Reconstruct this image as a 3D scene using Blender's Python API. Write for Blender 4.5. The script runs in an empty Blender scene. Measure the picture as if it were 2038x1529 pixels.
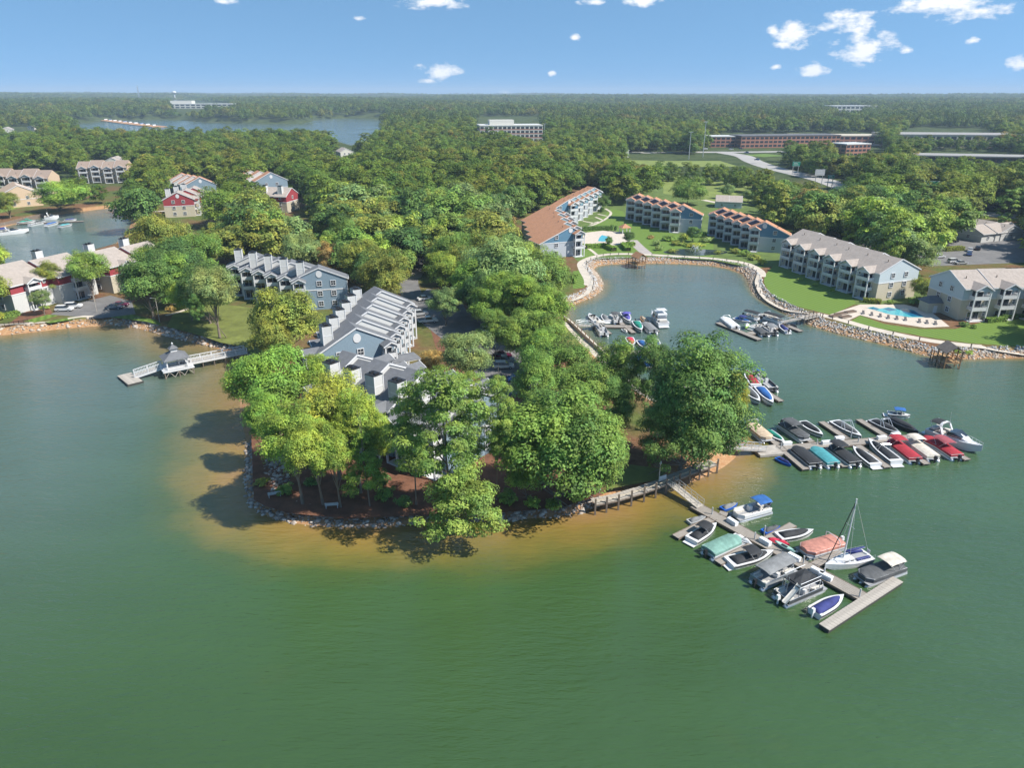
import bpy, bmesh, math, random
import numpy as np
from mathutils import Vector

rad = math.radians
random.seed(7)
rng = np.random.default_rng(7)
scene = bpy.context.scene
COL = scene.collection

# ------------------------------------------------------------------ camera
CAM_H = 60.0                       # drone height above the lake
FOCAL = 1415.0 / 2038.0 * 36.0     # 24 mm-equivalent drone lens
PITCH = math.atan((764.5 - 183.0) / 1415.0)
cam = bpy.data.cameras.new("drone_camera")
cam.sensor_width = 36.0
cam.lens = FOCAL
cam.clip_start = 0.5
cam.clip_end = 60000.0
cam_ob = bpy.data.objects.new("drone_camera", cam)
cam_ob.location = (0, 0, CAM_H)
cam_ob.rotation_euler = (rad(90) - PITCH, 0, 0)
COL.objects.link(cam_ob)
scene.camera = cam_ob

# ------------------------------------------------------------------ light
SUN_EL, SUN_AZ = rad(48), rad(110)          # azimuth clockwise from +Y
sun_dir = Vector((math.sin(SUN_AZ) * math.cos(SUN_EL), math.cos(SUN_AZ) * math.cos(SUN_EL), math.sin(SUN_EL)))
sun = bpy.data.lights.new("sun", "SUN")
sun.energy = 4.4
sun.angle = rad(0.5)
sun.color = (1.0, 0.95, 0.86)
sun_ob = bpy.data.objects.new("sun", sun)
sun_ob.rotation_euler = sun_dir.to_track_quat("Z", "Y").to_euler()
sun_ob.location = (200, -60, 300)
COL.objects.link(sun_ob)

scene.view_settings.view_transform = "Standard"
scene.view_settings.look = "None"
scene.view_settings.exposure = 0.78
scene.view_settings.gamma = 1.0
scene.view_settings.use_curve_mapping = False
scene.cycles.max_bounces = 6
scene.cycles.diffuse_bounces = 3
scene.cycles.glossy_bounces = 3
scene.cycles.transmission_bounces = 3
scene.cycles.transparent_max_bounces = 6
scene.cycles.volume_bounces = 0
scene.cycles.use_denoising = True
scene.cycles.caustics_reflective = False
scene.cycles.caustics_refractive = False

world = bpy.data.worlds.new("World")
scene.world = world
world.use_nodes = True
wn, wl = world.node_tree.nodes, world.node_tree.links
wn.clear()


def wnode(t, **kw):
    n = wn.new(t)
    for k, v in kw.items():
        setattr(n, k, v)
    return n


def wmath(op, a, b=None, c=None, clamp=False):
    n = wnode("ShaderNodeMath", operation=op, use_clamp=clamp)
    for i, x in enumerate((a, b, c)):
        if x is None:
            continue
        if isinstance(x, (int, float)):
            n.inputs[i].default_value = x
        else:
            wl.new(x, n.inputs[i])
    return n.outputs[0]


sky = wnode("ShaderNodeTexSky", sky_type="NISHITA", sun_disc=False)
sky.sun_elevation = SUN_EL
sky.sun_rotation = SUN_AZ
sky.altitude = 400
sky.air_density = 0.75
sky.dust_density = 0.0
sky.ozone_density = 1.6
tc = wnode("ShaderNodeTexCoord")
sep = wnode("ShaderNodeSeparateXYZ")
wl.new(tc.outputs["Generated"], sep.inputs[0])
# very clear air: the pale band at the horizon is thin, so the sky is read a little higher up
lift = wnode("ShaderNodeVectorMath", operation="ADD"); lift.inputs[1].default_value = (0, 0, .32)
wl.new(tc.outputs["Generated"], lift.inputs[0])
nrmz = wnode("ShaderNodeVectorMath", operation="NORMALIZE")
wl.new(lift.outputs[0], nrmz.inputs[0]); wl.new(nrmz.outputs[0], sky.inputs[0])
az = wmath("ARCTAN2", sep.outputs[0], sep.outputs[1])
el = wmath("ARCSINE", sep.outputs[2])
comb = wnode("ShaderNodeCombineXYZ")
wl.new(az, comb.inputs[0]); wl.new(el, comb.inputs[1])
nz = wnode("ShaderNodeTexNoise")
nz.inputs["Scale"].default_value = 46.0
nz.inputs["Detail"].default_value = 7.0
nz.inputs["Roughness"].default_value = 0.62
stretch = wnode("ShaderNodeMapping")
stretch.inputs["Scale"].default_value = (0.75, 1.5, 1.0)
wl.new(comb.outputs[0], stretch.inputs[0]); wl.new(stretch.outputs[0], nz.inputs["Vector"])
# fair-weather cumulus: azimuth, elevation, half width, half height (degrees)
CLOUDS = [(-5.61, 5.89, 4.26, 0.71),
          (8.92, 5.97, 3.17, 0.66),
          (-5.43, 1.4, 2.51, 1.09),
          (-6.27, 0.79, 0.98, 0.33),
          (19.86, 3.76, 2.62, 1.64),
          (18.29, 3.92, 0.77, 0.77),
          (22.72, 4.34, 3.39, 1.2),
          (24.09, 2.75, 3.06, 1.64),
          (26.09, 5.09, 1.86, 1.09),
          (28.65, 4.92, 4.92, 1.31),
          (30.6, 4.61, 2.73, 0.87),
          (21.23, 1.47, 1.64, 0.77),
          (33.12, 1.74, 1.2, 0.77),
          (26.72, 2.54, 0.98, 0.44),
          (4.55, 3.63, 0.6, 0.44),
          (2.89, 1.27, 0.55, 0.38),
          (-10.85, 4.81, 1.2, 0.49),
          (-0.52, -0.03, 0.87, 0.33),
          (-19.91, 5.62, 1.64, 0.44),
          (5.75, 5.89, 1.64, 0.33),
          (18.75, 1.65, 0.66, 0.33),
          (30.28, 3.0, 0.66, 0.33),
          (19.06, 3.04, 1.2, 0.38),
          (48, 4, 5, 1.6), (60, 7, 7, 2), (-48, 5, 5, 1.4), (-66, 8, 8, 2), (16, 11, 6, 1.6), (-14, 13, 7, 1.8), (36, 14, 8, 2.2), (-36, 12, 6, 1.8)]
mask = None
for a_, e_, w_, h_ in CLOUDS:
    sb = wnode("ShaderNodeVectorMath", operation="SUBTRACT")
    wl.new(comb.outputs[0], sb.inputs[0]); sb.inputs[1].default_value = (rad(a_), rad(e_), 0)
    ml = wnode("ShaderNodeVectorMath", operation="MULTIPLY")
    wl.new(sb.outputs[0], ml.inputs[0]); ml.inputs[1].default_value = (1.22 / rad(w_), 1.25 / rad(h_), 0)
    ln = wnode("ShaderNodeVectorMath", operation="LENGTH")
    wl.new(ml.outputs[0], ln.inputs[0])
    m_ = wmath("SUBTRACT", 1.0, ln.outputs["Value"], clamp=True)
    mask = m_ if mask is None else wmath("MAXIMUM", mask, m_)
# the same kind of clouds goes on over the rest of the sky
nb = wnode("ShaderNodeTexNoise")
nb.inputs["Scale"].default_value = 5.0
nb.inputs["Detail"].default_value = 2.0
wl.new(tc.outputs["Generated"], nb.inputs["Vector"])
hi = wmath("MULTIPLY", wmath("SUBTRACT", el, rad(15)), 6.0, clamp=True)
far_c = wmath("MULTIPLY", hi, wmath("MULTIPLY", wmath("SUBTRACT", nb.outputs["Fac"], 0.58), 4.0, clamp=True))
mask = wmath("MAXIMUM", mask, far_c)
dens = wmath("ADD", wmath("MULTIPLY", mask, 0.62), wmath("MULTIPLY", wmath("SUBTRACT", nz.outputs["Fac"], 0.5), 1.9))
dens = wmath("MULTIPLY", wmath("SUBTRACT", dens, 0.17), 2.6, clamp=True)
dens = wmath("MULTIPLY", dens, wmath("MULTIPLY", mask, 6.0, clamp=True))
hsv = wnode("ShaderNodeHueSaturation")
hsv.inputs["Hue"].default_value = 0.484
hsv.inputs["Saturation"].default_value = 1.06
hsv.inputs["Value"].default_value = 1.0
wl.new(sky.outputs[0], hsv.inputs["Color"])
mixc = wnode("ShaderNodeMix", data_type="RGBA")
wl.new(dens, mixc.inputs[0])
wl.new(hsv.outputs[0], mixc.inputs[6])
mixc.inputs[7].default_value = (4.6, 4.7, 4.85, 1)
bg = wnode("ShaderNodeBackground")
bg.inputs["Strength"].default_value = 0.136
wl.new(mixc.outputs[2], bg.inputs["Color"])
wo = wnode("ShaderNodeOutputWorld")
wl.new(bg.outputs[0], wo.inputs["Surface"])


# ------------------------------------------------------------------ survey
# Ground survey: where a sight line measured on the photograph meets the level z.
_c, _s = math.cos(PITCH), math.sin(PITCH)


def survey(u, v, z=1.6):
    a, b = (u - 1019.0) / 1415.0, (v - 764.5) / 1415.0
    d = (a, _c - b * _s, -_s - b * _c)
    t = (z - CAM_H) / d[2]
    return Vector((d[0] * t, d[1] * t, z))


def sight(x, y, z):
    """inverse of survey; numpy arrays allowed. Used to thin the wood where the photograph shows a clearing."""
    dz = z - CAM_H
    dep = y * _c - dz * _s
    return 1019.0 + 1415.0 * x / dep, 764.5 - 1415.0 * (y * _s + dz * _c) / dep, dep


def in_poly(px, py, poly):
    px, py = np.asarray(px, float), np.asarray(py, float)
    r = np.zeros(px.shape, bool)
    n = len(poly)
    for i in range(n):
        x1, y1 = poly[i][0], poly[i][1]
        x2, y2 = poly[(i + 1) % n][0], poly[(i + 1) % n][1]
        c = (y1 > py) != (y2 > py)
        if y1 != y2:
            r ^= c & (px < (x2 - x1) * (py - y1) / (y2 - y1) + x1)
    return r


def seg_dist(px, py, poly, closed=True):
    best = np.full(np.shape(px), 1e18)
    n = len(poly)
    for i in range(n if closed else n - 1):
        ax, ay = poly[i][0], poly[i][1]
        bx, by = poly[(i + 1) % n][0], poly[(i + 1) % n][1]
        dx, dy = bx - ax, by - ay
        t = np.clip(((px - ax) * dx + (py - ay) * dy) / (dx * dx + dy * dy + 1e-9), 0, 1)
        best = np.minimum(best, (px - ax - t * dx) ** 2 + (py - ay - t * dy) ** 2)
    return np.sqrt(best)


# ------------------------------------------------------------------ materials
MATS = {}


def new_mat(name):
    m = bpy.data.materials.new(name)
    m.use_nodes = True
    n, l = m.node_tree.nodes, m.node_tree.links
    return m, n, l, n["Principled BSDF"]


def mat(name, col, rough=0.6, var=0.14, scale=2.5, metal=0.0, bump=0.0, bscale=20.0, spec=0.4, dirt=None):
    if name in MATS:
        return MATS[name]
    m, n, l, p = new_mat(name)
    p.inputs["Roughness"].default_value = rough
    p.inputs["Metallic"].default_value = metal
    p.inputs["Specular IOR Level"].default_value = spec
    t = n.new("ShaderNodeTexCoord")
    nz_ = n.new("ShaderNodeTexNoise")
    nz_.inputs["Scale"].default_value = scale
    nz_.inputs["Detail"].default_value = 5
    nz_.inputs["Roughness"].default_value = 0.65
    l.new(t.outputs["Object"], nz_.inputs["Vector"])
    r = n.new("ShaderNodeMapRange")
    r.inputs[1].default_value = 0.3; r.inputs[2].default_value = 0.7
    l.new(nz_.outputs["Fac"], r.inputs[0])
    mx = n.new("ShaderNodeMix"); mx.data_type = "RGBA"
    lo = dirt or tuple(c * (1 - var) for c in col)
    hi_ = tuple(min(1, c * (1 + var)) for c in col)
    mx.inputs[6].default_value = (*lo, 1); mx.inputs[7].default_value = (*hi_, 1)
    l.new(r.outputs[0], mx.inputs[0]); l.new(mx.outputs[2], p.inputs["Base Color"])
    if bump:
        nb_ = n.new("ShaderNodeTexNoise"); nb_.inputs["Scale"].default_value = bscale
        l.new(t.outputs["Object"], nb_.inputs["Vector"])
        b = n.new("ShaderNodeBump"); b.inputs["Strength"].default_value = bump
        b.inputs["Distance"].default_value = 0.05
        l.new(nb_.outputs["Fac"], b.inputs["Height"]); l.new(b.outputs[0], p.inputs["Normal"])
    MATS[name] = m
    return m


def striped_mat(name, c1, c2, period, angle=0.0, rough=0.8, noise=0.35, coord="Object", bump=0.0, nscale=1.2):
    """two tones in straight runs (mown grass, siding, deck boards, shingle courses) broken up by noise"""
    if name in MATS:
        return MATS[name]
    m, n, l, p = new_mat(name)
    p.inputs["Roughness"].default_value = rough
    p.inputs["Specular IOR Level"].default_value = 0.25
    t = n.new("ShaderNodeTexCoord")
    mp = n.new("ShaderNodeMapping"); mp.inputs["Rotation"].default_value = angle if isinstance(angle, tuple) else (0, 0, angle)
    l.new(t.outputs[coord], mp.inputs[0])
    w = n.new("ShaderNodeTexWave"); w.inputs["Scale"].default_value = 0.314 / period
    w.inputs["Distortion"].default_value = 0.6; w.inputs["Detail"].default_value = 1.0; w.inputs["Detail Scale"].default_value = 0.4
    l.new(mp.outputs[0], w.inputs["Vector"])
    nz_ = n.new("ShaderNodeTexNoise"); nz_.inputs["Scale"].default_value = nscale; nz_.inputs["Detail"].default_value = 6
    l.new(t.outputs[coord], nz_.inputs["Vector"])
    a = n.new("ShaderNodeMath"); a.operation = "MULTIPLY_ADD"
    l.new(nz_.outputs["Fac"], a.inputs[0]); a.inputs[1].default_value = noise * 2
    s_ = n.new("ShaderNodeMath"); s_.operation = "SUBTRACT"
    l.new(w.outputs["Fac"], s_.inputs[0]); s_.inputs[1].default_value = noise
    l.new(s_.outputs[0], a.inputs[2])
    a.use_clamp = True
    mx = n.new("ShaderNodeMix"); mx.data_type = "RGBA"
    mx.inputs[6].default_value = (*c1, 1); mx.inputs[7].default_value = (*c2, 1)
    l.new(a.outputs[0], mx.inputs[0]); l.new(mx.outputs[2], p.inputs["Base Color"])
    if bump:
        b = n.new("ShaderNodeBump"); b.inputs["Strength"].default_value = bump; b.inputs["Distance"].default_value = 0.03
        l.new(a.outputs[0], b.inputs["Height"]); l.new(b.outputs[0], p.inputs["Normal"])
    MATS[name] = m
    return m


WHITE = mat("white_trim", (.62, .62, .63), .5, .06)
GLASS = mat("window_glass", (.030, .038, .048), .08, .3, 1.0, spec=.8)
DARK = mat("dark_shadowed_room", (.035, .035, .04), .7)
WOOD = striped_mat("weathered_deck", (.22, .19, .165), (.36, .33, .295), .16, rough=.85, noise=.45, nscale=1.6)
PLANK = mat("grey_plank", (.37, .335, .295), .85, .25, 1.2)
POSTM = mat("old_timber", (.19, .15, .12), .9, .3, 3)
BROWNW = mat("brown_timber", (.27, .15, .075), .8, .3, 3)
METAL = mat("aluminium", (.62, .63, .65), .35, .08, metal=.6)
BLACKM = mat("black_plastic", (.02, .02, .022), .4, .2)
FLOAT = mat("float_drum", (.05, .048, .045), .7)
CONC = mat("concrete_path", (.50, .44, .37), .9, .16, .35)
ASPH = mat("asphalt", (.155, .15, .15), .9, .2, .25)
ROADM = mat("pale_highway", (.34, .325, .31), .9, .12, .05)


# ------------------------------------------------------------------ mesh helpers
class MB:
    def __init__(self):
        self.v, self.f = [], []

    def add(self, vs, fs):
        o = len(self.v)
        self.v += [tuple(x) for x in vs]
        self.f += [tuple(i + o for i in q) for q in fs]
        return self

    def box(self, cx, cy, cz, sx, sy, sz, rz=0.0, tx=1.0, ty=1.0):
        """centre of the base at cz, tapering to tx, ty at the top"""
        c, s = math.cos(rz), math.sin(rz)
        vs = []
        for z, kx, ky in ((0, 1, 1), (sz, tx, ty)):
            for x, y in ((-1, -1), (1, -1), (1, 1), (-1, 1)):
                X, Y = x * sx / 2 * kx, y * sy / 2 * ky
                vs.append((cx + X * c - Y * s, cy + X * s + Y * c, cz + z))
        return self.add(vs, [(3, 2, 1, 0), (4, 5, 6, 7), (0, 1, 5, 4), (1, 2, 6, 5), (2, 3, 7, 6), (3, 0, 4, 7)])

    def prism(self, poly, z0, z1):
        n = len(poly)
        a = sum(poly[i][0] * poly[(i + 1) % n][1] - poly[(i + 1) % n][0] * poly[i][1] for i in range(n))
        if a < 0:
            poly = poly[::-1]
        vs = [(p[0], p[1], z0) for p in poly] + [(p[0], p[1], z1) for p in poly]
        fs = [tuple(range(n - 1, -1, -1)), tuple(range(n, 2 * n))]
        fs += [(i, (i + 1) % n, n + (i + 1) % n, n + i) for i in range(n)]
        return self.add(vs, fs)

    def tube(self, p, q, r, n=6, r2=None):
        p, q = Vector(p), Vector(q)
        r2 = r if r2 is None else r2
        d = (q - p)
        if d.length < 1e-6:
            return self
        d.normalize()
        a = d.orthogonal().normalized(); b = d.cross(a)
        vs = []
        for c, rr in ((p, r), (q, r2)):
            for i in range(n):
                t = 2 * math.pi * i / n
                vs.append(c + (a * math.cos(t) + b * math.sin(t)) * rr)
        fs = [(i, (i + 1) % n, n + (i + 1) % n, n + i) for i in range(n)]
        fs += [tuple(range(n - 1, -1, -1)), tuple(range(n, 2 * n))]
        return self.add(vs, fs)

    def beam(self, p, q, w, h):
        """rectangular bar from p to q, width w level, height h"""
        p, q = Vector(p), Vector(q)
        d = (q - p).normalized()
        a = Vector((-d.y, d.x, 0))
        a = a.normalized() if a.length > 1e-4 else Vector((1, 0, 0))
        b = d.cross(a)
        vs = []
        for c in (p, q):
            for i, j in ((-1, -1), (1, -1), (1, 1), (-1, 1)):
                vs.append(c + a * (i * w / 2) + b * (j * h / 2))
        return self.add(vs, [(3, 2, 1, 0), (4, 5, 6, 7), (0, 1, 5, 4), (1, 2, 6, 5), (2, 3, 7, 6), (3, 0, 4, 7)])

    def loft(self, rings, cap0=True, cap1=True, closed=True):
        o = len(self.v)
        n = len(rings[0])
        for r in rings:
            self.v += [tuple(p) for p in r]
        for k in range(len(rings) - 1):
            for i in range(n if closed else n - 1):
                j = (i + 1) % n
                self.f.append((o + k * n + i, o + k * n + j, o + (k + 1) * n + j, o + (k + 1) * n + i))
        if cap0:
            self.f.append(tuple(o + i for i in range(n - 1, -1, -1)))
        if cap1:
            e = o + (len(rings) - 1) * n
            self.f.append(tuple(e + i for i in range(n)))
        return self

    def mesh(self, name, material, smooth=False):
        me = bpy.data.meshes.new(name)
        me.from_pydata(self.v, [], self.f)
        me.materials.append(material)
        if smooth:
            me.shade_smooth()
        me.update()
        return me

    def build(self, name, material, parent=None, smooth=False):
        return link(name, self.mesh(name, material, smooth), parent)


def link(name, data, parent=None, loc=None, rz=0.0):
    o = bpy.data.objects.new(name, data)
    COL.objects.link(o)
    o.parent = parent
    if loc is not None:
        o.location = loc
    if rz:
        o.rotation_euler = (0, 0, rz)
    return o


def tag(o, label, cat, group=None):
    o["label"] = label
    o["category"] = cat
    if group:
        o["group"] = group
    return o


def thing(name, label, cat, loc=(0, 0, 0), rz=0.0, group=None):
    o = bpy.data.objects.new(name, None)
    o.empty_display_size = 0.5
    COL.objects.link(o)
    o.location = loc
    o.rotation_euler = (0, 0, rz)
    return tag(o, label, cat, group)


def structure(o):
    o["kind"] = "structure"
    return o


def sheet(name, poly, z, material):
    """flat ground sheet from a polygon in world x, y"""
    bm = bmesh.new()
    vs = [bm.verts.new((p[0], p[1], z)) for p in poly]
    f = bm.faces.new(vs)
    bm.normal_update()
    if f.normal.z < 0:
        f.normal_flip()
    bmesh.ops.triangulate(bm, faces=bm.faces[:], ngon_method="EAR_CLIP")
    me = bpy.data.meshes.new(name)
    bm.to_mesh(me); bm.free()
    me.materials.append(material)
    return structure(link(name, me))


def spline(pts, step=2.0):
    """Catmull-Rom through 2-D/3-D points"""
    P = [Vector(p) for p in pts]
    P = [P[0] * 2 - P[1]] + P + [P[-1] * 2 - P[-2]]
    out = []
    for i in range(1, len(P) - 2):
        n = max(2, int((P[i + 1] - P[i]).length / step))
        for k in range(n):
            t = k / n
            a, b, c, d = P[i - 1], P[i], P[i + 1], P[i + 2]
            out.append(0.5 * ((2 * b) + (c - a) * t + (2 * a - 5 * b + 4 * c - d) * t * t + (3 * b - a - 3 * c + d) * t ** 3))
    out.append(P[-2])
    return out


def ribbon(name, pts, width, material, lift=0.02, step=2.5, thick=0.0):
    c = spline(pts, step)
    L, Rr = [], []
    for i, p in enumerate(c):
        d = (c[min(i + 1, len(c) - 1)] - c[max(i - 1, 0)])
        nrm = Vector((-d.y, d.x, 0)).normalized()
        L.append(p + nrm * width / 2); Rr.append(p - nrm * width / 2)
    zz = [float(ground_h(np.array([p.x]), np.array([p.y]))[0]) + lift for p in c]
    m = MB()
    vs = []
    for a, b, z in zip(L, Rr, zz):
        vs += [(a.x, a.y, z), (b.x, b.y, z)]
    m.add(vs, [(2 * i + 1, 2 * i + 3, 2 * i + 2, 2 * i) for i in range(len(c) - 1)])
    return structure(m.build(name, material))
# ------------------------------------------------------------------ terrain
GZ = 1.6                                       # level of the land beside the lake


def sv(pts, z=0.0):
    return [survey(u, v, z) for u, v in pts]


SHORE = [(-120, 676), (0, 668), (60, 662), (120, 655), (180, 650), (230, 648), (270, 652), (300, 660), (330, 668), (370, 678),
         (420, 690), (455, 700), (478, 712), (486, 735), (482, 770), (478, 810), (482, 838), (491, 880), (492, 915), (488, 950),
         (499, 1006), (528, 1024), (570, 1038), (617, 1046), (690, 1050), (734, 1049), (778, 1048), (823, 1043), (880, 1038),
         (985, 1038), (1048, 1033), (1122, 1026), (1170, 1016), (1200, 1001), (1260, 984), (1310, 966), (1350, 968), (1390, 955),
         (1440, 930), (1462, 912), (1476, 894), (1462, 876), (1420, 853), (1360, 824), (1310, 800), (1262, 772), (1225, 742),
         (1196, 713), (1160, 680), (1130, 650), (1112, 634), (1125, 611), (1150, 603), (1180, 591), (1197, 578), (1200, 565),
         (1190, 546), (1181, 536), (1190, 529), (1215, 526), (1260, 524.5), (1310, 524.5), (1360, 525), (1410, 528), (1450, 535),
         (1478, 546), (1490, 560), (1493, 576), (1510, 595), (1545, 615), (1580, 632), (1620, 650), (1660, 662), (1700, 672),
         (1740, 681), (1780, 691), (1820, 702), (1860, 712), (1920, 715), (1980, 713), (2038, 712), (2200, 708)]
shore_w = sv(SHORE)
LAND = [(-30000, 240)] + [(p.x, p.y) for p in shore_w] + [(400, 150), (30000, 100), (30000, 40000), (-30000, 40000)]
COVE = [(p.x, p.y) for p in sv([(-160, 480), (0, 453), (80, 433), (160, 421), (240, 411.5), (268, 410.5), (256, 421), (247, 432), (262, 440),
                                (258, 455), (247, 470), (228, 488), (120, 518), (0, 543), (-160, 590)])]
FARLAKE = [(p.x, p.y) for p in sv([(135, 246), (225, 238), (330, 237), (480, 245), (600, 246), (618, 242), (622, 236), (700, 234.5), (778, 237),
                                   (752, 262), (705, 292), (650, 276), (560, 291), (330, 291), (180, 280)])]


def shore_sd(x, y):
    """signed distance to the waterline: positive on land"""
    d = seg_dist(x, y, LAND)
    s = np.where(in_poly(x, y, LAND), d, -d)
    for hole in (COVE, FARLAKE):
        dh = seg_dist(x, y, hole)
        s = np.where(in_poly(x, y, hole), -dh, np.where(s > 0, np.minimum(s, dh), s))
    return s


def smooth01(t):
    t = np.clip(t, 0, 1)
    return t * t * (3 - 2 * t)


def plateau(x, y):
    far = smooth01((y - 560) / 1500)
    hill = smooth01((y - 900) / 3500)
    n = (np.sin(x / 430 + 1.2) * np.sin(y / 610 + .4) + .6 * np.sin(x / 190 + y / 260) + .5 * np.sin(x / 900 - y / 700))
    leftrise = smooth01((-x - 700) / 3500) * smooth01((y - 2500) / 3000)
    return GZ + 10 * far + hill * (9 + 8 * n) + 14 * leftrise


def ground_h(x, y, d=None):
    d = shore_sd(x, y) if d is None else d
    p = plateau(x, y)
    up = np.minimum(p, 0.42 * d + 0.0)
    return np.where(d < 0, np.maximum(-3.0, d * 0.32), up)


def graded(lo, hi, step, far_lo, far_hi, ratio):
    c = list(np.arange(lo, hi + step, step))
    s = step
    while c[-1] < far_hi:
        s *= ratio; c.append(c[-1] + s)
    s = step
    while c[0] > far_lo:
        s *= ratio; c.insert(0, c[0] - s)
    return np.array(c)


def grid_mesh(name, xs, ys, zfun, keep=None):
    X, Y = np.meshgrid(xs, ys)
    Z = zfun(X, Y)
    nx, ny = len(xs), len(ys)
    co = np.stack([X, Y, Z], -1).reshape(-1, 3).astype(np.float32)
    i = np.arange(nx * ny).reshape(ny, nx)
    q = np.stack([i[:-1, :-1], i[:-1, 1:], i[1:, 1:], i[1:, :-1]], -1).reshape(-1, 4)
    if keep is not None:
        q = q[keep.reshape(-1)[q].any(1)]
    return arr_mesh(name, co, q), X, Y


def arr_mesh(name, co, q):
    me = bpy.data.meshes.new(name)
    me.vertices.add(len(co))
    me.vertices.foreach_set("co", np.ascontiguousarray(co, np.float32).ravel())
    k = q.shape[1]
    me.loops.add(q.size)
    me.loops.foreach_set("vertex_index", np.ascontiguousarray(q, np.int32).ravel())
    me.polygons.add(len(q))
    me.polygons.foreach_set("loop_start", np.arange(0, q.size, k, dtype=np.int32))
    me.polygons.foreach_set("loop_total", np.full(len(q), k, np.int32))
    me.update(calc_edges=True)
    return me


def point_attr(me, name, val):
    a = me.attributes.new(name, "FLOAT", "POINT")
    a.data.foreach_set("value", np.ascontiguousarray(val, np.float32).ravel())


# ground material: leaf litter, pine straw, rough grass, red clay at the waterline
gm, gn, gl, gp = new_mat("ground_cover")
gp.inputs["Roughness"].default_value = 0.95
gp.inputs["Specular IOR Level"].default_value = 0.1
gt = gn.new("ShaderNodeTexCoord")


def gnoise(sc, det=6):
    n_ = gn.new("ShaderNodeTexNoise"); n_.inputs["Scale"].default_value = sc; n_.inputs["Detail"].default_value = det
    n_.inputs["Roughness"].default_value = .65
    gl.new(gt.outputs["Object"], n_.inputs["Vector"])
    return n_.outputs["Fac"]


def gmix(fac, a, b):
    m_ = gn.new("ShaderNodeMix"); m_.data_type = "RGBA"
    gl.new(fac, m_.inputs[0])
    for k, x in ((6, a), (7, b)):
        if isinstance(x, tuple):
            m_.inputs[k].default_value = (*x, 1)
        else:
            gl.new(x, m_.inputs[k])
    return m_.outputs[2]


def gramp(x, lo, hi_):
    r_ = gn.new("ShaderNodeMapRange"); r_.inputs[1].default_value = lo; r_.inputs[2].default_value = hi_
    gl.new(x, r_.inputs[0])
    return r_.outputs[0]


litter = gmix(gramp(gnoise(.9), .35, .65), (.125, .062, .034), (.20, .115, .065))
grassy = gmix(gramp(gnoise(.6), .3, .7), (.055, .085, .02), (.13, .15, .045))
base = gmix(gramp(gnoise(.035, 3), .42, .58), litter, grassy)
at = gn.new("ShaderNodeAttribute"); at.attribute_name = "shore"
clay = gmix(gramp(gnoise(1.5), .35, .65), (.32, .16, .075), (.42, .27, .15))
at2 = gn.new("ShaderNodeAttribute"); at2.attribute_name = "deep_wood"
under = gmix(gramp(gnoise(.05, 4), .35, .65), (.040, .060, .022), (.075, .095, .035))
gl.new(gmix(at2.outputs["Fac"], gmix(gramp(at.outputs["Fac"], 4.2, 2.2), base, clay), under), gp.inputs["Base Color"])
bmp = gn.new("ShaderNodeBump"); bmp.inputs["Strength"].default_value = .5; bmp.inputs["Distance"].default_value = .15
gl.new(gnoise(3.0), bmp.inputs["Height"]); gl.new(bmp.outputs[0], gp.inputs["Normal"])

gx = graded(-190, 190, 1.6, -11000, 11000, 1.045)
gy = graded(84, 300, 1.6, -60, 15000, 1.025)
X_, Y_ = np.meshgrid(gx, gy)
SD = shore_sd(X_, Y_)
gme, _, _ = grid_mesh("ground", gx, gy, lambda x, y: ground_h(x, y, SD))
point_attr(gme, "shore", np.where(Y_ < 420, SD, 10 + 0 * SD))
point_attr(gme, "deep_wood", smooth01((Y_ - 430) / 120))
gme.materials.append(gm)
gme.shade_smooth()
structure(link("ground", gme))

# ------------------------------------------------------------------ water
wm, wnn, wll, wp = new_mat("lake_water")
wp.inputs["Roughness"].default_value = 0.06
wp.inputs["IOR"].default_value = 1.6
wp.inputs["Specular IOR Level"].default_value = 0.5
wat = wnn.new("ShaderNodeAttribute"); wat.attribute_name = "shallow"
wtc = wnn.new("ShaderNodeTexCoord")
wnz = wnn.new("ShaderNodeTexNoise"); wnz.inputs["Scale"].default_value = .06; wnz.inputs["Detail"].default_value = 8; wnz.inputs["Roughness"].default_value = .6
wll.new(wtc.outputs["Object"], wnz.inputs["Vector"])
ad = wnn.new("ShaderNodeMath"); ad.operation = "MULTIPLY_ADD"
wll.new(wnz.outputs["Fac"], ad.inputs[0]); ad.inputs[1].default_value = .8
sb_ = wnn.new("ShaderNodeMath"); sb_.operation = "SUBTRACT"
wll.new(wat.outputs["Fac"], sb_.inputs[0]); sb_.inputs[1].default_value = .40
wll.new(sb_.outputs[0], ad.inputs[2])
wr = wnn.new("ShaderNodeValToRGB")
e = wr.color_ramp.elements
e[0].position = 0.08; e[0].color = (.040, .084, .026, 1)
e[1].position = 1.0; e[1].color = (.245, .150, .056, 1)
x1 = wr.color_ramp.elements.new(.36); x1.color = (.055, .088, .024, 1)
x1 = wr.color_ramp.elements.new(.62); x1.color = (.140, .122, .028, 1)
x1 = wr.color_ramp.elements.new(.85); x1.color = (.215, .145, .036, 1)
wll.new(ad.outputs[0], wr.inputs[0])
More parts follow.
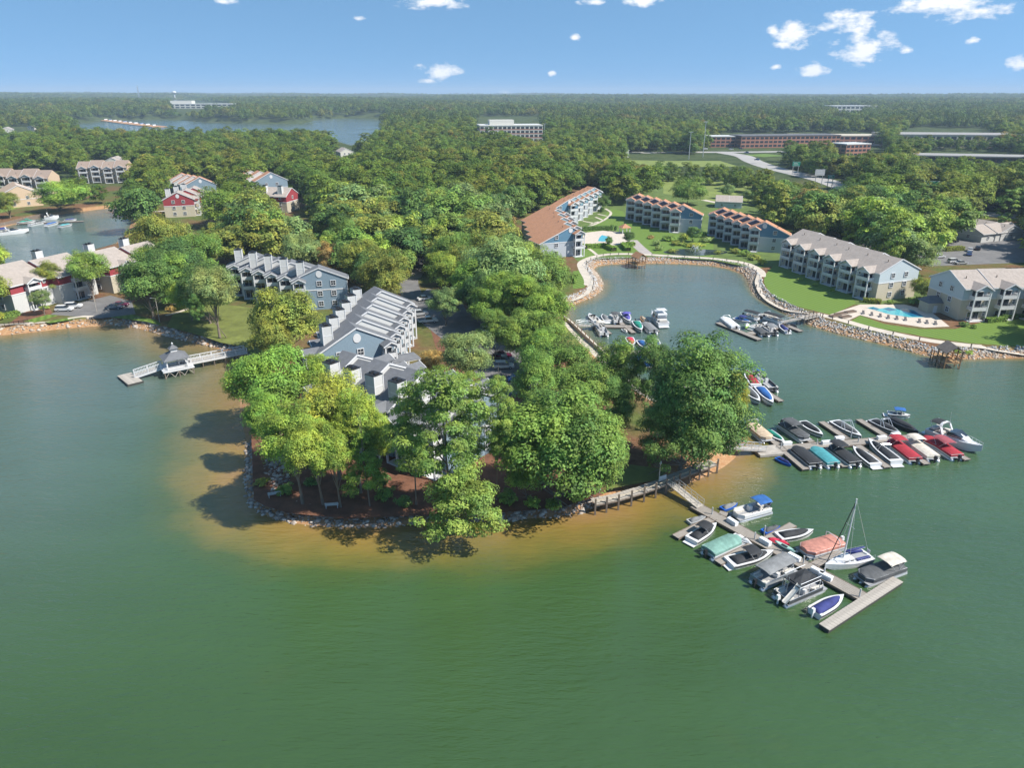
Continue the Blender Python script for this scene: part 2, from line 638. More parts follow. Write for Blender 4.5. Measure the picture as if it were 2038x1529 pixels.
# drifting turbidity and wind streaks
smp = wnn.new("ShaderNodeMapping"); smp.inputs["Rotation"].default_value = (0, 0, rad(20)); smp.inputs["Scale"].default_value = (.35, 1.0, 1)
wll.new(wtc.outputs["Object"], smp.inputs[0])
snz = wnn.new("ShaderNodeTexNoise"); snz.inputs["Scale"].default_value = .035; snz.inputs["Detail"].default_value = 6
wll.new(smp.outputs[0], snz.inputs["Vector"])
smr = wnn.new("ShaderNodeMapRange"); smr.inputs[1].default_value = .3; smr.inputs[2].default_value = .7; smr.inputs[3].default_value = .86; smr.inputs[4].default_value = 1.16
wll.new(snz.outputs["Fac"], smr.inputs[0])
sat_ = wnn.new("ShaderNodeAttribute"); sat_.attribute_name = "silt_and_sky"
smx = wnn.new("ShaderNodeMix"); smx.data_type = "RGBA"; smx.inputs[7].default_value = (.105, .150, .150, 1)  # silty blue-grey that also paints reflected sky into the water colour
wll.new(sat_.outputs["Fac"], smx.inputs[0]); wll.new(wr.outputs[0], smx.inputs[6])
ssc = wnn.new("ShaderNodeVectorMath"); ssc.operation = "SCALE"
wll.new(smx.outputs[2], ssc.inputs[0]); wll.new(smr.outputs[0], ssc.inputs["Scale"]); wll.new(ssc.outputs[0], wp.inputs["Base Color"])
srr = wnn.new("ShaderNodeMapRange"); srr.inputs[1].default_value = .35; srr.inputs[2].default_value = .65; srr.inputs[3].default_value = .03; srr.inputs[4].default_value = .16
wll.new(snz.outputs["Fac"], srr.inputs[0]); wll.new(srr.outputs[0], wp.inputs["Roughness"])
hsum = None
for sc_, rot, st, amp in ((.42, 24, (.8, 3.2, 1), 1.0), (1.3, 14, (.8, 2.8, 1), .45), (.10, 35, (1, 2.0, 1), 1.2)):
    mp_ = wnn.new("ShaderNodeMapping"); mp_.inputs["Rotation"].default_value = (0, 0, rad(rot)); mp_.inputs["Scale"].default_value = st
    wll.new(wtc.outputs["Object"], mp_.inputs[0])
    n_ = wnn.new("ShaderNodeTexNoise"); n_.inputs["Scale"].default_value = sc_; n_.inputs["Detail"].default_value = 3
    wll.new(mp_.outputs[0], n_.inputs["Vector"])
    k_ = wnn.new("ShaderNodeMath"); k_.operation = "MULTIPLY_ADD"
    wll.new(n_.outputs["Fac"], k_.inputs[0]); k_.inputs[1].default_value = amp
    if hsum is None:
        k_.inputs[2].default_value = 0
    else:
        wll.new(hsum, k_.inputs[2])
    hsum = k_.outputs[0]
wb = wnn.new("ShaderNodeBump"); wb.inputs["Strength"].default_value = .9; wb.inputs["Distance"].default_value = .2
wll.new(hsum, wb.inputs["Height"]); wll.new(wb.outputs[0], wp.inputs["Normal"])

wx = graded(-170, 180, 2.5, -12000, 12000, 1.14)
wy = graded(30, 300, 2.5, -700, 3200, 1.07)
wme, WX, WY = grid_mesh("lake_water", wx, wy, lambda x, y: 0 * x)
wsd = -shore_sd(WX, WY)
reach = 9 + 0 * WX
# the sandy shelf is widest off the tip and in the two bights of the peninsula
for (u, v, rr, kk) in ((640, 1070, 20, 6), (880, 1070, 22, 7), (1150, 1060, 20, 6), (1340, 985, 16, 8), (440, 800, 24, 17), (370, 700, 24, 13), (250, 690, 28, 11), (420, 950, 20, 12), (1420, 950, 12, 4)):
    p = survey(u, v, 0)
    reach += kk * np.exp(-((WX - p.x) ** 2 + (WY - p.y) ** 2) / rr ** 2)
right = smooth01((WX - 20) / 25) * smooth01((WY - 118) / 12)
reach = reach * (1 - right) + 3.5 * right
reach = np.where((WY > 240), 3.0, reach)
point_attr(wme, "shallow", np.clip(1 - wsd / reach, 0, 1))
# silty tint with sky reflection painted into it: pond, cove, left arm
silt_and_sky = .75 * smooth01((WY - 105) / 110) + .55 * smooth01((-WX - 25) / 70) * smooth01((WY - 45) / 60) + .10 * smooth01((WX - 30) / 40)
point_attr(wme, "silt_and_sky", np.clip(silt_and_sky, 0, .85) * (1 - .8 * np.clip(1 - wsd / reach, 0, 1)))
wme.materials.append(wm)
structure(link("lake_water", wme))
# ------------------------------------------------------------------ lawns, paths, roads
LAWN = striped_mat("mown_lawn", (.085, .150, .022), (.150, .225, .042), 1.7, rad(-28), noise=.16, nscale=.5)
LAWN2 = mat("shore_grass", (.135, .155, .035), .95, .3, .35, bump=.4, bscale=4)
MEADOW = mat("meadow_grass", (.165, .205, .045), .95, .25, .08)
MULCH = mat("pine_straw", (.155, .070, .040), .95, .35, .5, bump=.6, bscale=5)
SAND = mat("red_clay_sand", (.40, .22, .115), .95, .25, .6)
GRAVEL = mat("grey_gravel_bed", (.34, .31, .29), .95, .3, 1.2, bump=.6, bscale=6)


def flat(name, pts, material, lift):
    return sheet(name, sv(pts, GZ + lift), GZ + lift, material)


flat("lawn", [(1150, 520), (1105, 480), (1120, 430), (1200, 380), (1300, 372), (1480, 390), (1600, 440), (1720, 470), (1780, 505), (1830, 540), (1850, 600), (1790, 606), (1700, 606), (1545, 530), (1498, 534), (1421, 518), (1300, 511), (1180, 516)], mat("garden_grass", (.095, .140, .030), .95, .3, .25, bump=.4, bscale=4), .006)
flat("lawn", [(1522, 548), (1540, 527), (1600, 540), (1690, 585), (1704, 604), (1655, 627), (1590, 611), (1550, 596), (1530, 580), (1520, 562)], LAWN, .012)
flat("lawn", [(1692, 640), (1712, 628), (1760, 645), (1830, 655), (1900, 655), (1960, 640), (2120, 628), (2120, 693), (2038, 690), (1930, 683), (1832, 669), (1735, 650)], LAWN, .012)
flat("lawn", [(1155, 500), (1160, 470), (1185, 446), (1216, 415), (1240, 420), (1250, 441), (1345, 466), (1420, 478), (1420, 512), (1360, 508), (1298, 505), (1210, 503), (1180, 509), (1160, 520)], LAWN, .012)
flat("lawn", [(1140, 575), (1140, 540), (1158, 537), (1167, 558), (1163, 573)], LAWN, .012)
flat("lawn", [(1110, 650), (1112, 641), (1128, 652), (1160, 690), (1150, 700)], LAWN2, .012)
flat("lawn", [(332, 650), (345, 625), (380, 612), (440, 605), (560, 620), (560, 700), (500, 705), (480, 690), (440, 682), (400, 668)], LAWN2, .012)
flat("lawn", [(45, 640), (95, 626), (116, 628), (70, 642)], LAWN, .012)
flat("lawn", [(88, 642), (158, 628), (166, 630), (140, 637), (100, 643)], LAWN, .012)
flat("lawn", [(195, 629), (230, 620), (310, 636), (322, 648), (290, 640), (225, 632)], LAWN, .012)
flat("lawn", [(0, 408), (75, 395), (75, 404), (0, 424)], LAWN, .012)
flat("lawn", [(812, 520), (850, 505), (870, 540), (850, 565), (812, 548)], LAWN2, .012)
flat("lawn", [(1205, 975), (1255, 925), (1330, 935), (1310, 955)], LAWN2, .012)
flat("pine_straw_bed", [(505, 995), (500, 860), (560, 830), (800, 830), (1010, 880), (1260, 890), (1200, 985), (1120, 1010), (985, 1022), (823, 1027), (690, 1033), (570, 1021), (528, 1008)], MULCH, .008)
flat("pine_straw_bed", [(840, 600), (1000, 600), (1110, 690), (1180, 740), (1240, 800), (1100, 860), (900, 800)], MULCH, .008)
flat("pine_straw_bed", [(10, 650), (50, 620), (100, 615), (105, 625), (60, 640)], MULCH, .010)
mead = []
for u, v in [(1320, 345), (1520, 372), (1520, 405), (1440, 402), (1380, 398), (1320, 385)]:
    mead.append(survey(u, v, GZ + .05))
sheet("meadow", mead, GZ + .05, MEADOW)
ribbon("meadow_verge", [survey(1240, 316, 3.5), survey(1330, 318, 3.5), survey(1440, 318, 3.5)], 90, MEADOW, .03, 15)
ribbon("meadow_verge", [survey(1490, 306, 3.5), survey(1535, 304, 3.5)], 40, LAWN, .03, 15)

PATH = [(1133, 593), (1152, 586), (1168, 575), (1171, 558), (1160, 537), (1158, 523), (1180, 512), (1210, 506.5), (1250, 505.5), (1298, 507.5), (1363, 511),
        (1421, 515), (1474, 522), (1498, 530), (1515, 543), (1512, 562), (1524, 584), (1551, 602), (1580, 614), (1625, 625), (1664, 634), (1735, 654),
        (1832, 675), (1929, 688), (2038, 696), (2150, 700)]
ribbon("lakeside_path", sv(PATH, GZ), 3.0, CONC, .022)
ribbon("paved_walk", sv([(1258, 478), (1272, 492), (1290, 507)], GZ), 4.5, mat("stone_paving", (.36, .32, .30), .9, .2, .8), .018)
for pts in ([(1157, 452), (1180, 448), (1205, 436), (1216, 424), (1205, 415)], [(1175, 446), (1192, 441)], [(1160, 440), (1182, 444)], [(1185, 432), (1200, 438)], [(1190, 426), (1208, 430)],
            [(1157, 487), (1175, 497), (1190, 509)]):
    ribbon("garden_path", sv(pts, GZ), 1.3, CONC, .026)
ribbon("garden_path", sv([(1400, 398), (1440, 406), (1475, 412)], GZ), 4.0, CONC, .06)
ribbon("shore_path", sv([(-20, 648), (60, 643), (110, 638), (165, 630), (200, 631)], GZ), 1.6, CONC, .026)
ribbon("shore_path", sv([(330, 628), (360, 620), (385, 610)], GZ), 1.3, CONC, .026)
flat("parking_court", [(100, 626), (140, 606), (220, 588), (262, 600), (270, 625), (200, 634), (150, 630)], ASPH, .020)
flat("parking_court", [(820, 600), (850, 575), (905, 580), (930, 620), (1010, 640), (1050, 700), (1080, 770), (1010, 790), (960, 760), (900, 690), (835, 640)], ASPH, .020)
flat("turning_circle", [(795, 545), (812, 532), (830, 534), (842, 545), (838, 553), (815, 556)], CONC, .024)
ribbon("access_road", sv([(835, 640), (820, 590), (815, 550), (850, 500), (900, 470), (950, 450)], GZ), 6.5, ASPH, .016)
flat("parking_court", [(1800, 480), (1880, 465), (2100, 455), (2100, 520), (1850, 530), (1690, 480)], ASPH, .020)
flat("pool_deck", [(1652, 626), (1712, 606), (1800, 606), (1850, 618), (1890, 650), (1840, 652), (1760, 640), (1712, 627), (1690, 637)], mat("pool_paving", (.52, .45, .38), .85, .12, .6), .030)
flat("pool_deck", [(1150, 483), (1165, 463), (1200, 459), (1240, 462), (1250, 480), (1225, 488), (1190, 489)], MATS["pool_paving"], .030)
ribbon("shore_road", [Vector((p[0], p[1], GZ)) for p in [(-230, 374), (-200, 380), (-172, 386)]], 4.0, CONC, .03)

# the highway, its ramp and the roundabout beyond the meadow
for pts, w in (([(1200, 299), (1300, 300), (1400, 299), (1480, 299), (1560, 298)], 16), ([(1440, 300), (1478, 306), (1500, 316), (1530, 326), (1580, 338), (1640, 352), (1700, 372), (1780, 396), (1880, 408), (1980, 418), (2080, 424)], 17)):
    ribbon("highway", sv(pts, 4.0), w, ROADM, .12, 10)
ribbon("side_street", sv([(1680, 283), (1760, 282), (1850, 286)], 6.0), 30, ROADM, .12, 12)
ribbon("side_street", sv([(1930, 408), (2000, 412), (2090, 420)], 2.0), 9, ROADM, .2, 12)

# ------------------------------------------------------------------ riprap along the water
def rock_mesh(seed):
    r = np.random.default_rng(seed)
    bm = bmesh.new()
    bmesh.ops.create_icosphere(bm, subdivisions=1, radius=1)
    for v in bm.verts:
        v.co = Vector(v.co) * float(r.uniform(.72, 1.15))
    co = np.array([v.co[:] for v in bm.verts]); fc = np.array([[v.index for v in f.verts] for f in bm.faces])
    bm.free()
    return co, fc


ROCKS = [rock_mesh(i) for i in range(6)]


def riprap(name, label, px_line, per_m, dmin, dmax, size, material):
    line = spline([Vector((p.x, p.y, 0)) for p in sv(px_line)], 1.0)
    L = sum((line[i + 1] - line[i]).length for i in range(len(line) - 1))
    n = int(L * per_m)
    P = np.array([p[:2] for p in line])
    idx = rng.integers(0, len(P) - 1, n)
    t = rng.random(n)[:, None]
    base_ = P[idx] * (1 - t) + P[idx + 1] * t
    tg = P[idx + 1] - P[idx]
    tg /= np.linalg.norm(tg, axis=1)[:, None] + 1e-9
    nr = np.stack([-tg[:, 1], tg[:, 0]], 1)
    test = base_[: 1] + nr[:1] * 1.5
    sgn = 1.0 if np.median(shore_sd(base_[:60, 0] + nr[:60, 0] * 1.5, base_[:60, 1] + nr[:60, 1] * 1.5)) > 0 else -1.0
    off = rng.uniform(dmin, dmax, n)[:, None]
    pos = base_ + sgn * nr * off
    d = shore_sd(pos[:, 0], pos[:, 1])
    z = ground_h(pos[:, 0], pos[:, 1], d)
    cos, fcs, tint, o = [], [], [], 0
    for k in range(n):
        co, fc = ROCKS[k % 6]
        s = size * (.45 + 1.5 * rng.random() ** 2.2)
        a = rng.uniform(0, 6.28)
        R_ = np.array([[math.cos(a), -math.sin(a), 0], [math.sin(a), math.cos(a), 0], [0, 0, 1]])
        c2 = (co * np.array([1, rng.uniform(.65, 1), rng.uniform(.5, .85)]) * s) @ R_.T + np.array([pos[k, 0], pos[k, 1], z[k] + .1 * s])
        cos.append(c2); fcs.append(fc + o); o += len(co)
        tint.append(np.full(len(co), rng.random()))
    me = arr_mesh(name, np.concatenate(cos), np.concatenate(fcs))
    point_attr(me, "tint", np.concatenate(tint))
    me.materials.append(material)
    ob = link(name, me)
    ob["kind"] = "stuff"
    tag(ob, label, "rocks")
    return ob


def rock_mat(name, a, b, c):
    m, n, l, p = new_mat(name)
    p.inputs["Roughness"].default_value = .9
    t = n.new("ShaderNodeAttribute"); t.attribute_name = "tint"
    r = n.new("ShaderNodeValToRGB")
    r.color_ramp.elements[0].color = (*a, 1); r.color_ramp.elements[1].color = (*c, 1)
    r.color_ramp.elements.new(.5).color = (*b, 1)
    l.new(t.outputs["Fac"], r.inputs[0]); l.new(r.outputs[0], p.inputs["Base Color"])
    return m


TANR = rock_mat("tan_riprap", (.27, .205, .15), (.40, .32, .25), (.52, .46, .39))
GREYR = rock_mat("grey_riprap", (.27, .27, .275), (.42, .41, .40), (.56, .55, .53))
DARKR = rock_mat("mixed_riprap", (.16, .13, .11), (.34, .29, .25), (.48, .43, .38))
i0 = SHORE.index((1125, 611))
riprap("riprap", "tan stones at the waterline all round the pond and right shore", SHORE[i0:], 20, -.1, 2.6, .25, TANR)
riprap("riprap", "pale grey stones on the bank just below the lakeside path", SHORE[i0:], 18, 1.8, 4.0, .22, GREYR)
riprap("riprap", "grey and tan stones along the tip of the wooded point", SHORE[17:34], 24, -.3, 3.2, .28, DARKR)
riprap("riprap", "grey stone spill widening at the left corner of the point", SHORE[17:21], 22, 2.5, 6.5, .26, DARKR)
riprap("riprap", "dark stones under the trees beside the white pier", SHORE[5:14], 7, -.2, 2.6, .42, DARKR)
riprap("riprap", "tan stones and red clay bank below the red houses", SHORE[:7], 5, .2, 3.4, .36, TANR)

# sandy causeway in the far lake, boats stored along it
SPIT = sv([(188, 236), (225, 241), (262, 246), (318, 252)], .6)
m = MB()
for i in range(3):
    a_, b_ = SPIT[i], SPIT[i + 1]
    m.beam((a_.x, a_.y, 0.2), (b_.x, b_.y, 0.2), 26, 1.4)
structure(m.build("causeway", SAND))
# ------------------------------------------------------------------ buildings
def shingle(name, a, b):
    return mat(name, tuple((x + y) / 2 for x, y in zip(a, b)), .9, .16, 1.1, bump=.5, bscale=5.0)


R_DARK = shingle("charcoal_shingle", (.11, .115, .125), (.17, .175, .19))
R_ORANGE = shingle("rust_shingle", (.36, .165, .085), (.47, .25, .15))
R_TAUPE = shingle("taupe_shingle", (.30, .255, .225), (.38, .33, .295))
S_BLUEGREY = mat("blue_grey_siding", (.20, .27, .33), .7, .08)
S_BLUE = mat("teal_blue_siding", (.10, .21, .31), .7, .08)
S_GREY = mat("grey_siding", (.42, .45, .49), .7, .08)
S_PALE = mat("pale_siding", (.53, .53, .52), .7, .06)
S_CREAM = mat("cream_siding", (.57, .55, .49), .7, .06)
S_TAN = mat("khaki_siding", (.48, .43, .335), .7, .08)
S_LBLUE = mat("light_blue_grey_siding", (.47, .53, .56), .7, .06)
S_TEAL = mat("steel_teal_siding", (.22, .36, .42), .7, .08)
S_NAVY = mat("navy_siding", (.045, .085, .15), .7, .1)
S_RED = mat("barn_red_siding", (.30, .045, .055), .7, .12)
S_BEIGE = mat("beige_stucco", (.56, .42, .29), .85, .1)
BRICK = mat("red_brick_wall", (.36, .17, .12), .9, .15, .4)

WINMESH = {}


def win(parent, loc, rz, w, h, curtain=False):
    """window: a framed opening with a dark pane behind a cross bar; outward normal is local -y"""
    k = (round(w, 2), round(h, 2))
    if k not in WINMESH:
        fm = MB(); t = .14
        for (x, z, sx, sz) in ((-w / 2 + t / 2, 0, t, h), (w / 2 - t / 2, 0, t, h)):
            fm.box(x, -.05, z, sx, .16, sz)
        fm.box(0, -.05, h - t, w - 2 * t, .155, t); fm.box(0, -.06, 0, w - 2 * t, .2, t)
        fm.box(0, -.03, h * .5 - .035, w - 2 * t, .1, .07); fm.box(0, -.031, t, .07, .1, h - 2 * t)
        pm = MB().box(0, .02, .05, w - .1, .06, h - .1)
        WINMESH[k] = (fm.mesh("window_frame", WHITE), pm.mesh("pane", GLASS))
    f, p = WINMESH[k]
    wo_ = link("window", p, parent, loc, rz)
    link("window_frame", f, wo_)
    return wo_


def roof_slab(m, x0, x1, zr, slope, y0, y1, th=.26):
    """gable pair: ridge at x=0 height zr falling at slope to x0<0 and x1>0"""
    for xe in (x0, x1):
        ze = zr - abs(xe) * slope
        a = [(0, zr), (xe, ze), (xe, ze - th), (0, zr - th)]
        if xe > 0:
            a = a[::-1]
        n = 4
        vs = [(x, y0, z) for x, z in a] + [(x, y1, z) for x, z in a]
        m.add(vs, [(0, 1, 2, 3), (7, 6, 5, 4)] + [(i, n + i, n + (i + 1) % n, (i + 1) % n) for i in range(n)])


def rake(m, x0, x1, zr, slope, y, w=.3, t=.09):
    """white barge boards on the gable edge"""
    for xe in (x0, x1):
        m.beam((0 + (.02 if xe > 0 else -.02), y, zr - .12), (xe, y, zr - abs(xe) * slope - .12), t, w)


def stepped_block(name, label, cx, cy, yaw, a, b, n, L, s, He, slope, roof, wall, upper, bays=(), chimneys=0, bay_w=None, z0=GZ, step_wall=None,
                  zig=0.0, gable_win=2, floors=3, vent=True, split=.64, rear_win=False, gable_face=True, far_gable=False, side_win=True, bay_d=2.3, nbay=0, porch=False, cat="apartment block", group=None):
    """Row of gabled units. Local x runs along the near gable, local y away along the row.
    Every unit is shifted by s in x, so each gable end shows as a strip above its neighbour's roof."""
    t = thing(name, label, cat, (cx, cy, z0), rad(yaw), group)
    run = max(a, b)
    zr = He + min(a, b) * slope
    fh = He / floors
    zs = He * split
    step_wall = step_wall or upper
    cache = {}
    for i in range(n):
        y0, y1, ox = i * L, (i + 1) * L, i * s
        dz = zig * (i % 2)
        zl, zh = zr - a * slope, zr - b * slope
        # walls: lower storeys, then the upper storey with its gable
        if i == 0 or "w" not in cache:
            w1 = MB().box((b - a) / 2, L / 2, -1.2, a + b - .02, L - .02, zs + 1.2)
            cache["w"] = w1.mesh("wall", wall)
            up = MB()
            pr = [(-a, zs), (b, zs), (b, zh - .05), (0, zr - .05), (-a, zl - .05)]
            up.loft([[(x, .012, z) for x, z in pr], [(x, L - .012, z) for x, z in pr]])
            cache["u"] = up.mesh("upper_wall", upper)
            bd = MB()
            for xx in (-a - .03, b + .03):
                bd.box(xx, L / 2, zs - .15, .1, L - .1, .3)
            bd.box((b - a) / 2, -.03, zs - .15, a + b, .1, .3)
            cache["b"] = bd.mesh("trim_band", WHITE)
            rf = MB()
            roof_slab(rf, -a - .55, b + .55, zr + .22, slope, -.14, L - .05)
            cache["r"] = rf.mesh("roof", roof)
            fs = MB()
            rake(fs, -a - .55, b + .55, zr + .22, slope, -.20)
            for xx, zz in ((-a - .58, zl - .55 * slope), (b + .58, zh - .55 * slope)):
                fs.box(xx, L / 2 - .2, zz - .12, .12, L - .1, .3)
            cache["f"] = fs.mesh("barge_board", WHITE)
            if step_wall is not upper:
                sw = MB()
                pr2 = [(-a, zl - .2), (b, zh - .2), (b, zh - .06), (0, zr - .06), (-a, zl - .06)]
                pr2 = [(-a + .05, zl - 1.6), (b - .05, zh - 1.6), (b - .05, zh - .08), (0, zr - .08), (-a + .05, zl - .08)]
                sw.loft([[(x, -.02, z) for x, z in pr2], [(x, .010, z) for x, z in pr2]])
                cache["s"] = sw.mesh("step_wall", step_wall)
        lo = (ox, y0, dz)
        link("wall", cache["w"], t, lo)
        link("upper_wall", cache["u"], t, lo)
        link("trim_band", cache["b"], t, lo)
        ro = link("roof", cache["r"], t, lo)
        link("barge_board", cache["f"], ro)
        if "s" in cache and i > 0:
            link("step_wall", cache["s"], t, lo)
        # bays of stacked balconies
        bw = bay_w or L * .62
        for side in tuple(bays) + ((2,) if nbay else ()):
            face = side == 2
            if face:
                # balconies on the end wall that the shifted neighbour leaves free
                exp_ = max(bw + .4, abs(s) if n > 1 else bw)
                sx = (b - exp_ / 2) if nbay > 0 else (-a + exp_ / 2)
                ze = (zl if nbay < 0 else zh) + .15
                side = 1
            else:
                sx = -a if side < 0 else b
                ze = (zl if side < 0 else zh)
            key = ("bay", side, face)
            if key not in cache:
                D = bay_d
                sl = MB().box(side * D / 2, 0, 0, D, bw, .22)
                rl = MB()
                rl.box(side * (D - .05), 0, .92, .09, bw, .1)
                rl.box(side * (D - .05), 0, .26, .05, bw - .1, .68)
                for e_ in (-1, 1):
                    rl.box(side * (D / 2 - .08), e_ * (bw / 2 - .04), .26, D - .2, .05, .74)
                gd = MB().box(side * .03, 0, .24, .10, bw * .74, fh * .74)
                gf = MB()
                for y_ in (-bw * .37, 0, bw * .37):
                    gf.box(side * .07, y_, .24, .1, .12, fh * .74)
                gf.box(side * .07, 0, .24 + fh * .74 - .12, .1, bw * .74 - .13, .14)
                ps, br = MB(), MB()
                hp = min(ze, floors * fh) - .15
                ps.box(0, 0, -.6, .3, .3, hp + .6)
                # little gable over the bay, running back into the main roof
                rise = bw / 2 * .55
                back = -side * (min(a, b) * .45)
                for e_ in (-1, 1):
                    vs = [(side * (D + .4), 0, hp + rise + .1), (side * (D + .4), e_ * (bw / 2 + .4), hp - .12), (back, e_ * (bw / 2 + .4), hp - .12), (back, 0, hp + rise + .1)]
                    vs2 = [(x, y, z + .2) for x, y, z in vs]
                    br.add(vs + vs2, [(0, 1, 2, 3), (7, 6, 5, 4), (0, 4, 5, 1), (1, 5, 6, 2), (2, 6, 7, 3), (3, 7, 4, 0)])
                gb = MB()
                gb.add([(side * (D - .18), -bw / 2, hp - .02), (side * (D - .18), bw / 2, hp - .02), (side * (D - .18), 0, hp + rise)], [(0, 1, 2) if side > 0 else (2, 1, 0)])
                for e_ in (-1, 1):
                    gb.beam((side * (D + .38), 0, hp + rise + .16), (side * (D + .38), e_ * (bw / 2 + .4), hp - .06), .1, .28)
                gb.box(side * (D - .1), 0, hp - .3, .2, bw, .3)
                cache[key] = (sl.mesh("balcony", WHITE), rl.mesh("railing", WHITE), ps.mesh("post", WHITE), gd.mesh("glass_door", GLASS), br.mesh("bay_roof", roof), gb.mesh("bay_gable", WHITE), gf.mesh("door_frame", WHITE))
            m7 = cache[key]
            o7 = Vector((ox + sx, y0, dz)) if face else Vector((ox + sx, y0 + L * .5, dz))
            rot = -rad(90) if face else 0.0
            off = (lambda x, y, z: Vector((y, -x, z))) if face else (lambda x, y, z: Vector((x, y, z)))
            for k in range(floors):
                bo = link("balcony", m7[0], t, o7 + Vector((0, 0, k * fh + (.12 if k else -.1))), rot)
                if k:
                    link("railing", m7[1], bo)
                gdo = link("glass_door", m7[3], bo); 
                link("door_frame", m7[6], t, o7 + Vector((0, 0, k * fh + (.12 if k else -.1))), rot)
            for e_ in (-1, 1):
                link("post", m7[2], t, o7 + off(side * (bay_d - .12), e_ * (bw / 2 - .1), 0))
            bro = link("bay_roof", m7[4], t, o7, rot)
            link("bay_gable", m7[5], bro)
            if side_win and L - bw > 1.7 and not face:
                for k in range(floors):
                    win(t, (ox + sx + side * .04, y0 + L - (L - bw) / 4 - .05, dz + k * fh + 1.0), rad(90) * (1 if side > 0 else -1), .95, 1.5)
        for side in (-1, 1):
            if side not in bays and side_win:
                sx = -a if side < 0 else b
                for k in range(floors):
                    if k * fh + 2.6 < (zl if side < 0 else zh):
                        win(t, (ox + sx + side * .04, y0 + L * .5, dz + k * fh + 1.0), rad(90) * (1 if side > 0 else -1), 1.2, 1.5)
    # near gable end: windows, oval vent
    for k in range(floors):
        for q in range(gable_win):
            lo_, hi2 = (-a, b - bay_w - .4) if nbay > 0 else ((-a + bay_w + .4, b) if nbay < 0 else (-a, b))
            x = lo_ + (hi2 - lo_) * (q + 1) / (gable_win + 1)
            win(t, (x, -.04, k * fh + 1.0), 0, 1.5, 1.6)
    if vent:
        vm = MB().tube((0, -.10, zr - min(a, b) * slope * .52), (0, .02, zr - min(a, b) * slope * .52), 1.0, 16)
        vm.v = [(x * .85, y, (z - (zr - min(a, b) * slope * .52)) * 1.0 + (zr - min(a, b) * slope * .52)) for x, y, z in vm.v]
        vm.build("gable_vent", WHITE, t)
    # vent pipes on the slopes
    if n > 3 and not chimneys:
        vp = MB().tube((0, 0, -.4), (0, 0, .7), .13, 6).mesh("roof_vent", POSTM)
        for i in range(n):
            for xx in (-min(a, b) * .35, b * .5):
                link("roof_vent", vp, t, (i * s + xx, (i + .3 + .1 * (i % 3)) * L, zr + .22 - abs(xx) * slope))
    # chimney chases on the low side of the roof
    if chimneys:
        cm = cp = None
        for i in range(chimneys):
            j = i * n / chimneys
            side = -1
            x = side * a * .66 + j * s
            z = zr - a * .66 * slope - .3
            if cm is None:
                cm = MB().box(0, 0, -1.0, 2.0, 2.2, 5.0).mesh("chimney", S_PALE)
                c2 = MB().box(0, 0, 4.0, 2.1, 2.3, .12).box(0, -.55, 4.12, 1.0, .5, .3, tx=.7).box(0, .55, 4.12, 1.0, .5, .3, tx=.7)
                cp = c2.mesh("chimney_cap", BLACKM)
                ct = MB()
                for e1, e2 in ((-1, -1), (-1, 1), (1, -1), (1, 1)):
                    ct.box(e1 * 1.0, e2 * 1.1, -.9, .18, .18, 4.9)
                ct.box(0, 0, 1.9, 2.06, 2.26, .2)
                ctm = ct.mesh("corner_board", WHITE)
            c_ = link("chimney", cm, t, (x, j * L + L * .55, z))
            link("chimney_cap", cp, c_); link("corner_board", ctm, c_)
    if porch:
        # wrap-around porch roof on the near gable
        MB().box(b + .4, -1.4, 5.0, 9.0, 3.6, .9, tx=.80, ty=.25).build("porch_roof", roof, t)
        MB().box(b + .4, -1.4, 4.72, 8.8, 3.4, .26).build("porch_fascia", WHITE, t)
        for x in (b - 3.6, b - .8, b + 2.0, b + 4.5):
            MB().box(x, -2.9, -.4, .3, .3, 5.1).build("porch_post", WHITE, t)
        MB().box(b + .4, -1.3, 2.55, 8.4, 3.0, .25).build("porch_floor", WHITE, t)
        MB().box(b + .4, -2.88, 2.8, 8.2, .06, .9).build("porch_railing", WHITE, t)
    FOOT.append((cx, cy, rad(yaw), a + 3, b + 3, n * L, s / L))
    return t


FOOT = []

# townhouses with charcoal roofs on the point
stepped_block("townhouse_row", "blue-grey townhouse row with charcoal roof behind the olive trees, near the white pier", -55, 199.0, 13, 7.6, 7.6, 6, 4.6, -4.0, 8.9, .42, R_DARK, S_BLUEGREY, S_BLUEGREY,
              nbay=-1, bays=(), chimneys=5, bay_w=3.2, step_wall=S_PALE, gable_win=2, split=.66, group="charcoal-roofed townhouses")
stepped_block("townhouse_row", "blue-grey townhouse row with oval gable vent and six pale chimneys in line", -32.4, 141.0, 30, 8.4, 8.0, 6, 5.1, 3.0, 8.8, .52, R_DARK, S_BLUEGREY, S_BLUEGREY,
              nbay=1, bays=(-1,), chimneys=6, bay_w=2.6, step_wall=S_PALE, gable_win=2, split=.66, porch=True, group="charcoal-roofed townhouses")
stepped_block("townhouse_row", "townhouse row half hidden by the pines at the tip of the point", -5.5, 108.5, 52, 8.2, 7.0, 8, 4.0, -.3, 8.7, .50, R_DARK, S_BLUEGREY, S_BLUEGREY,
              bays=(-1, 1), chimneys=6, bay_w=2.6, step_wall=S_PALE, gable_win=2, split=.66, zig=.9, group="charcoal-roofed townhouses")

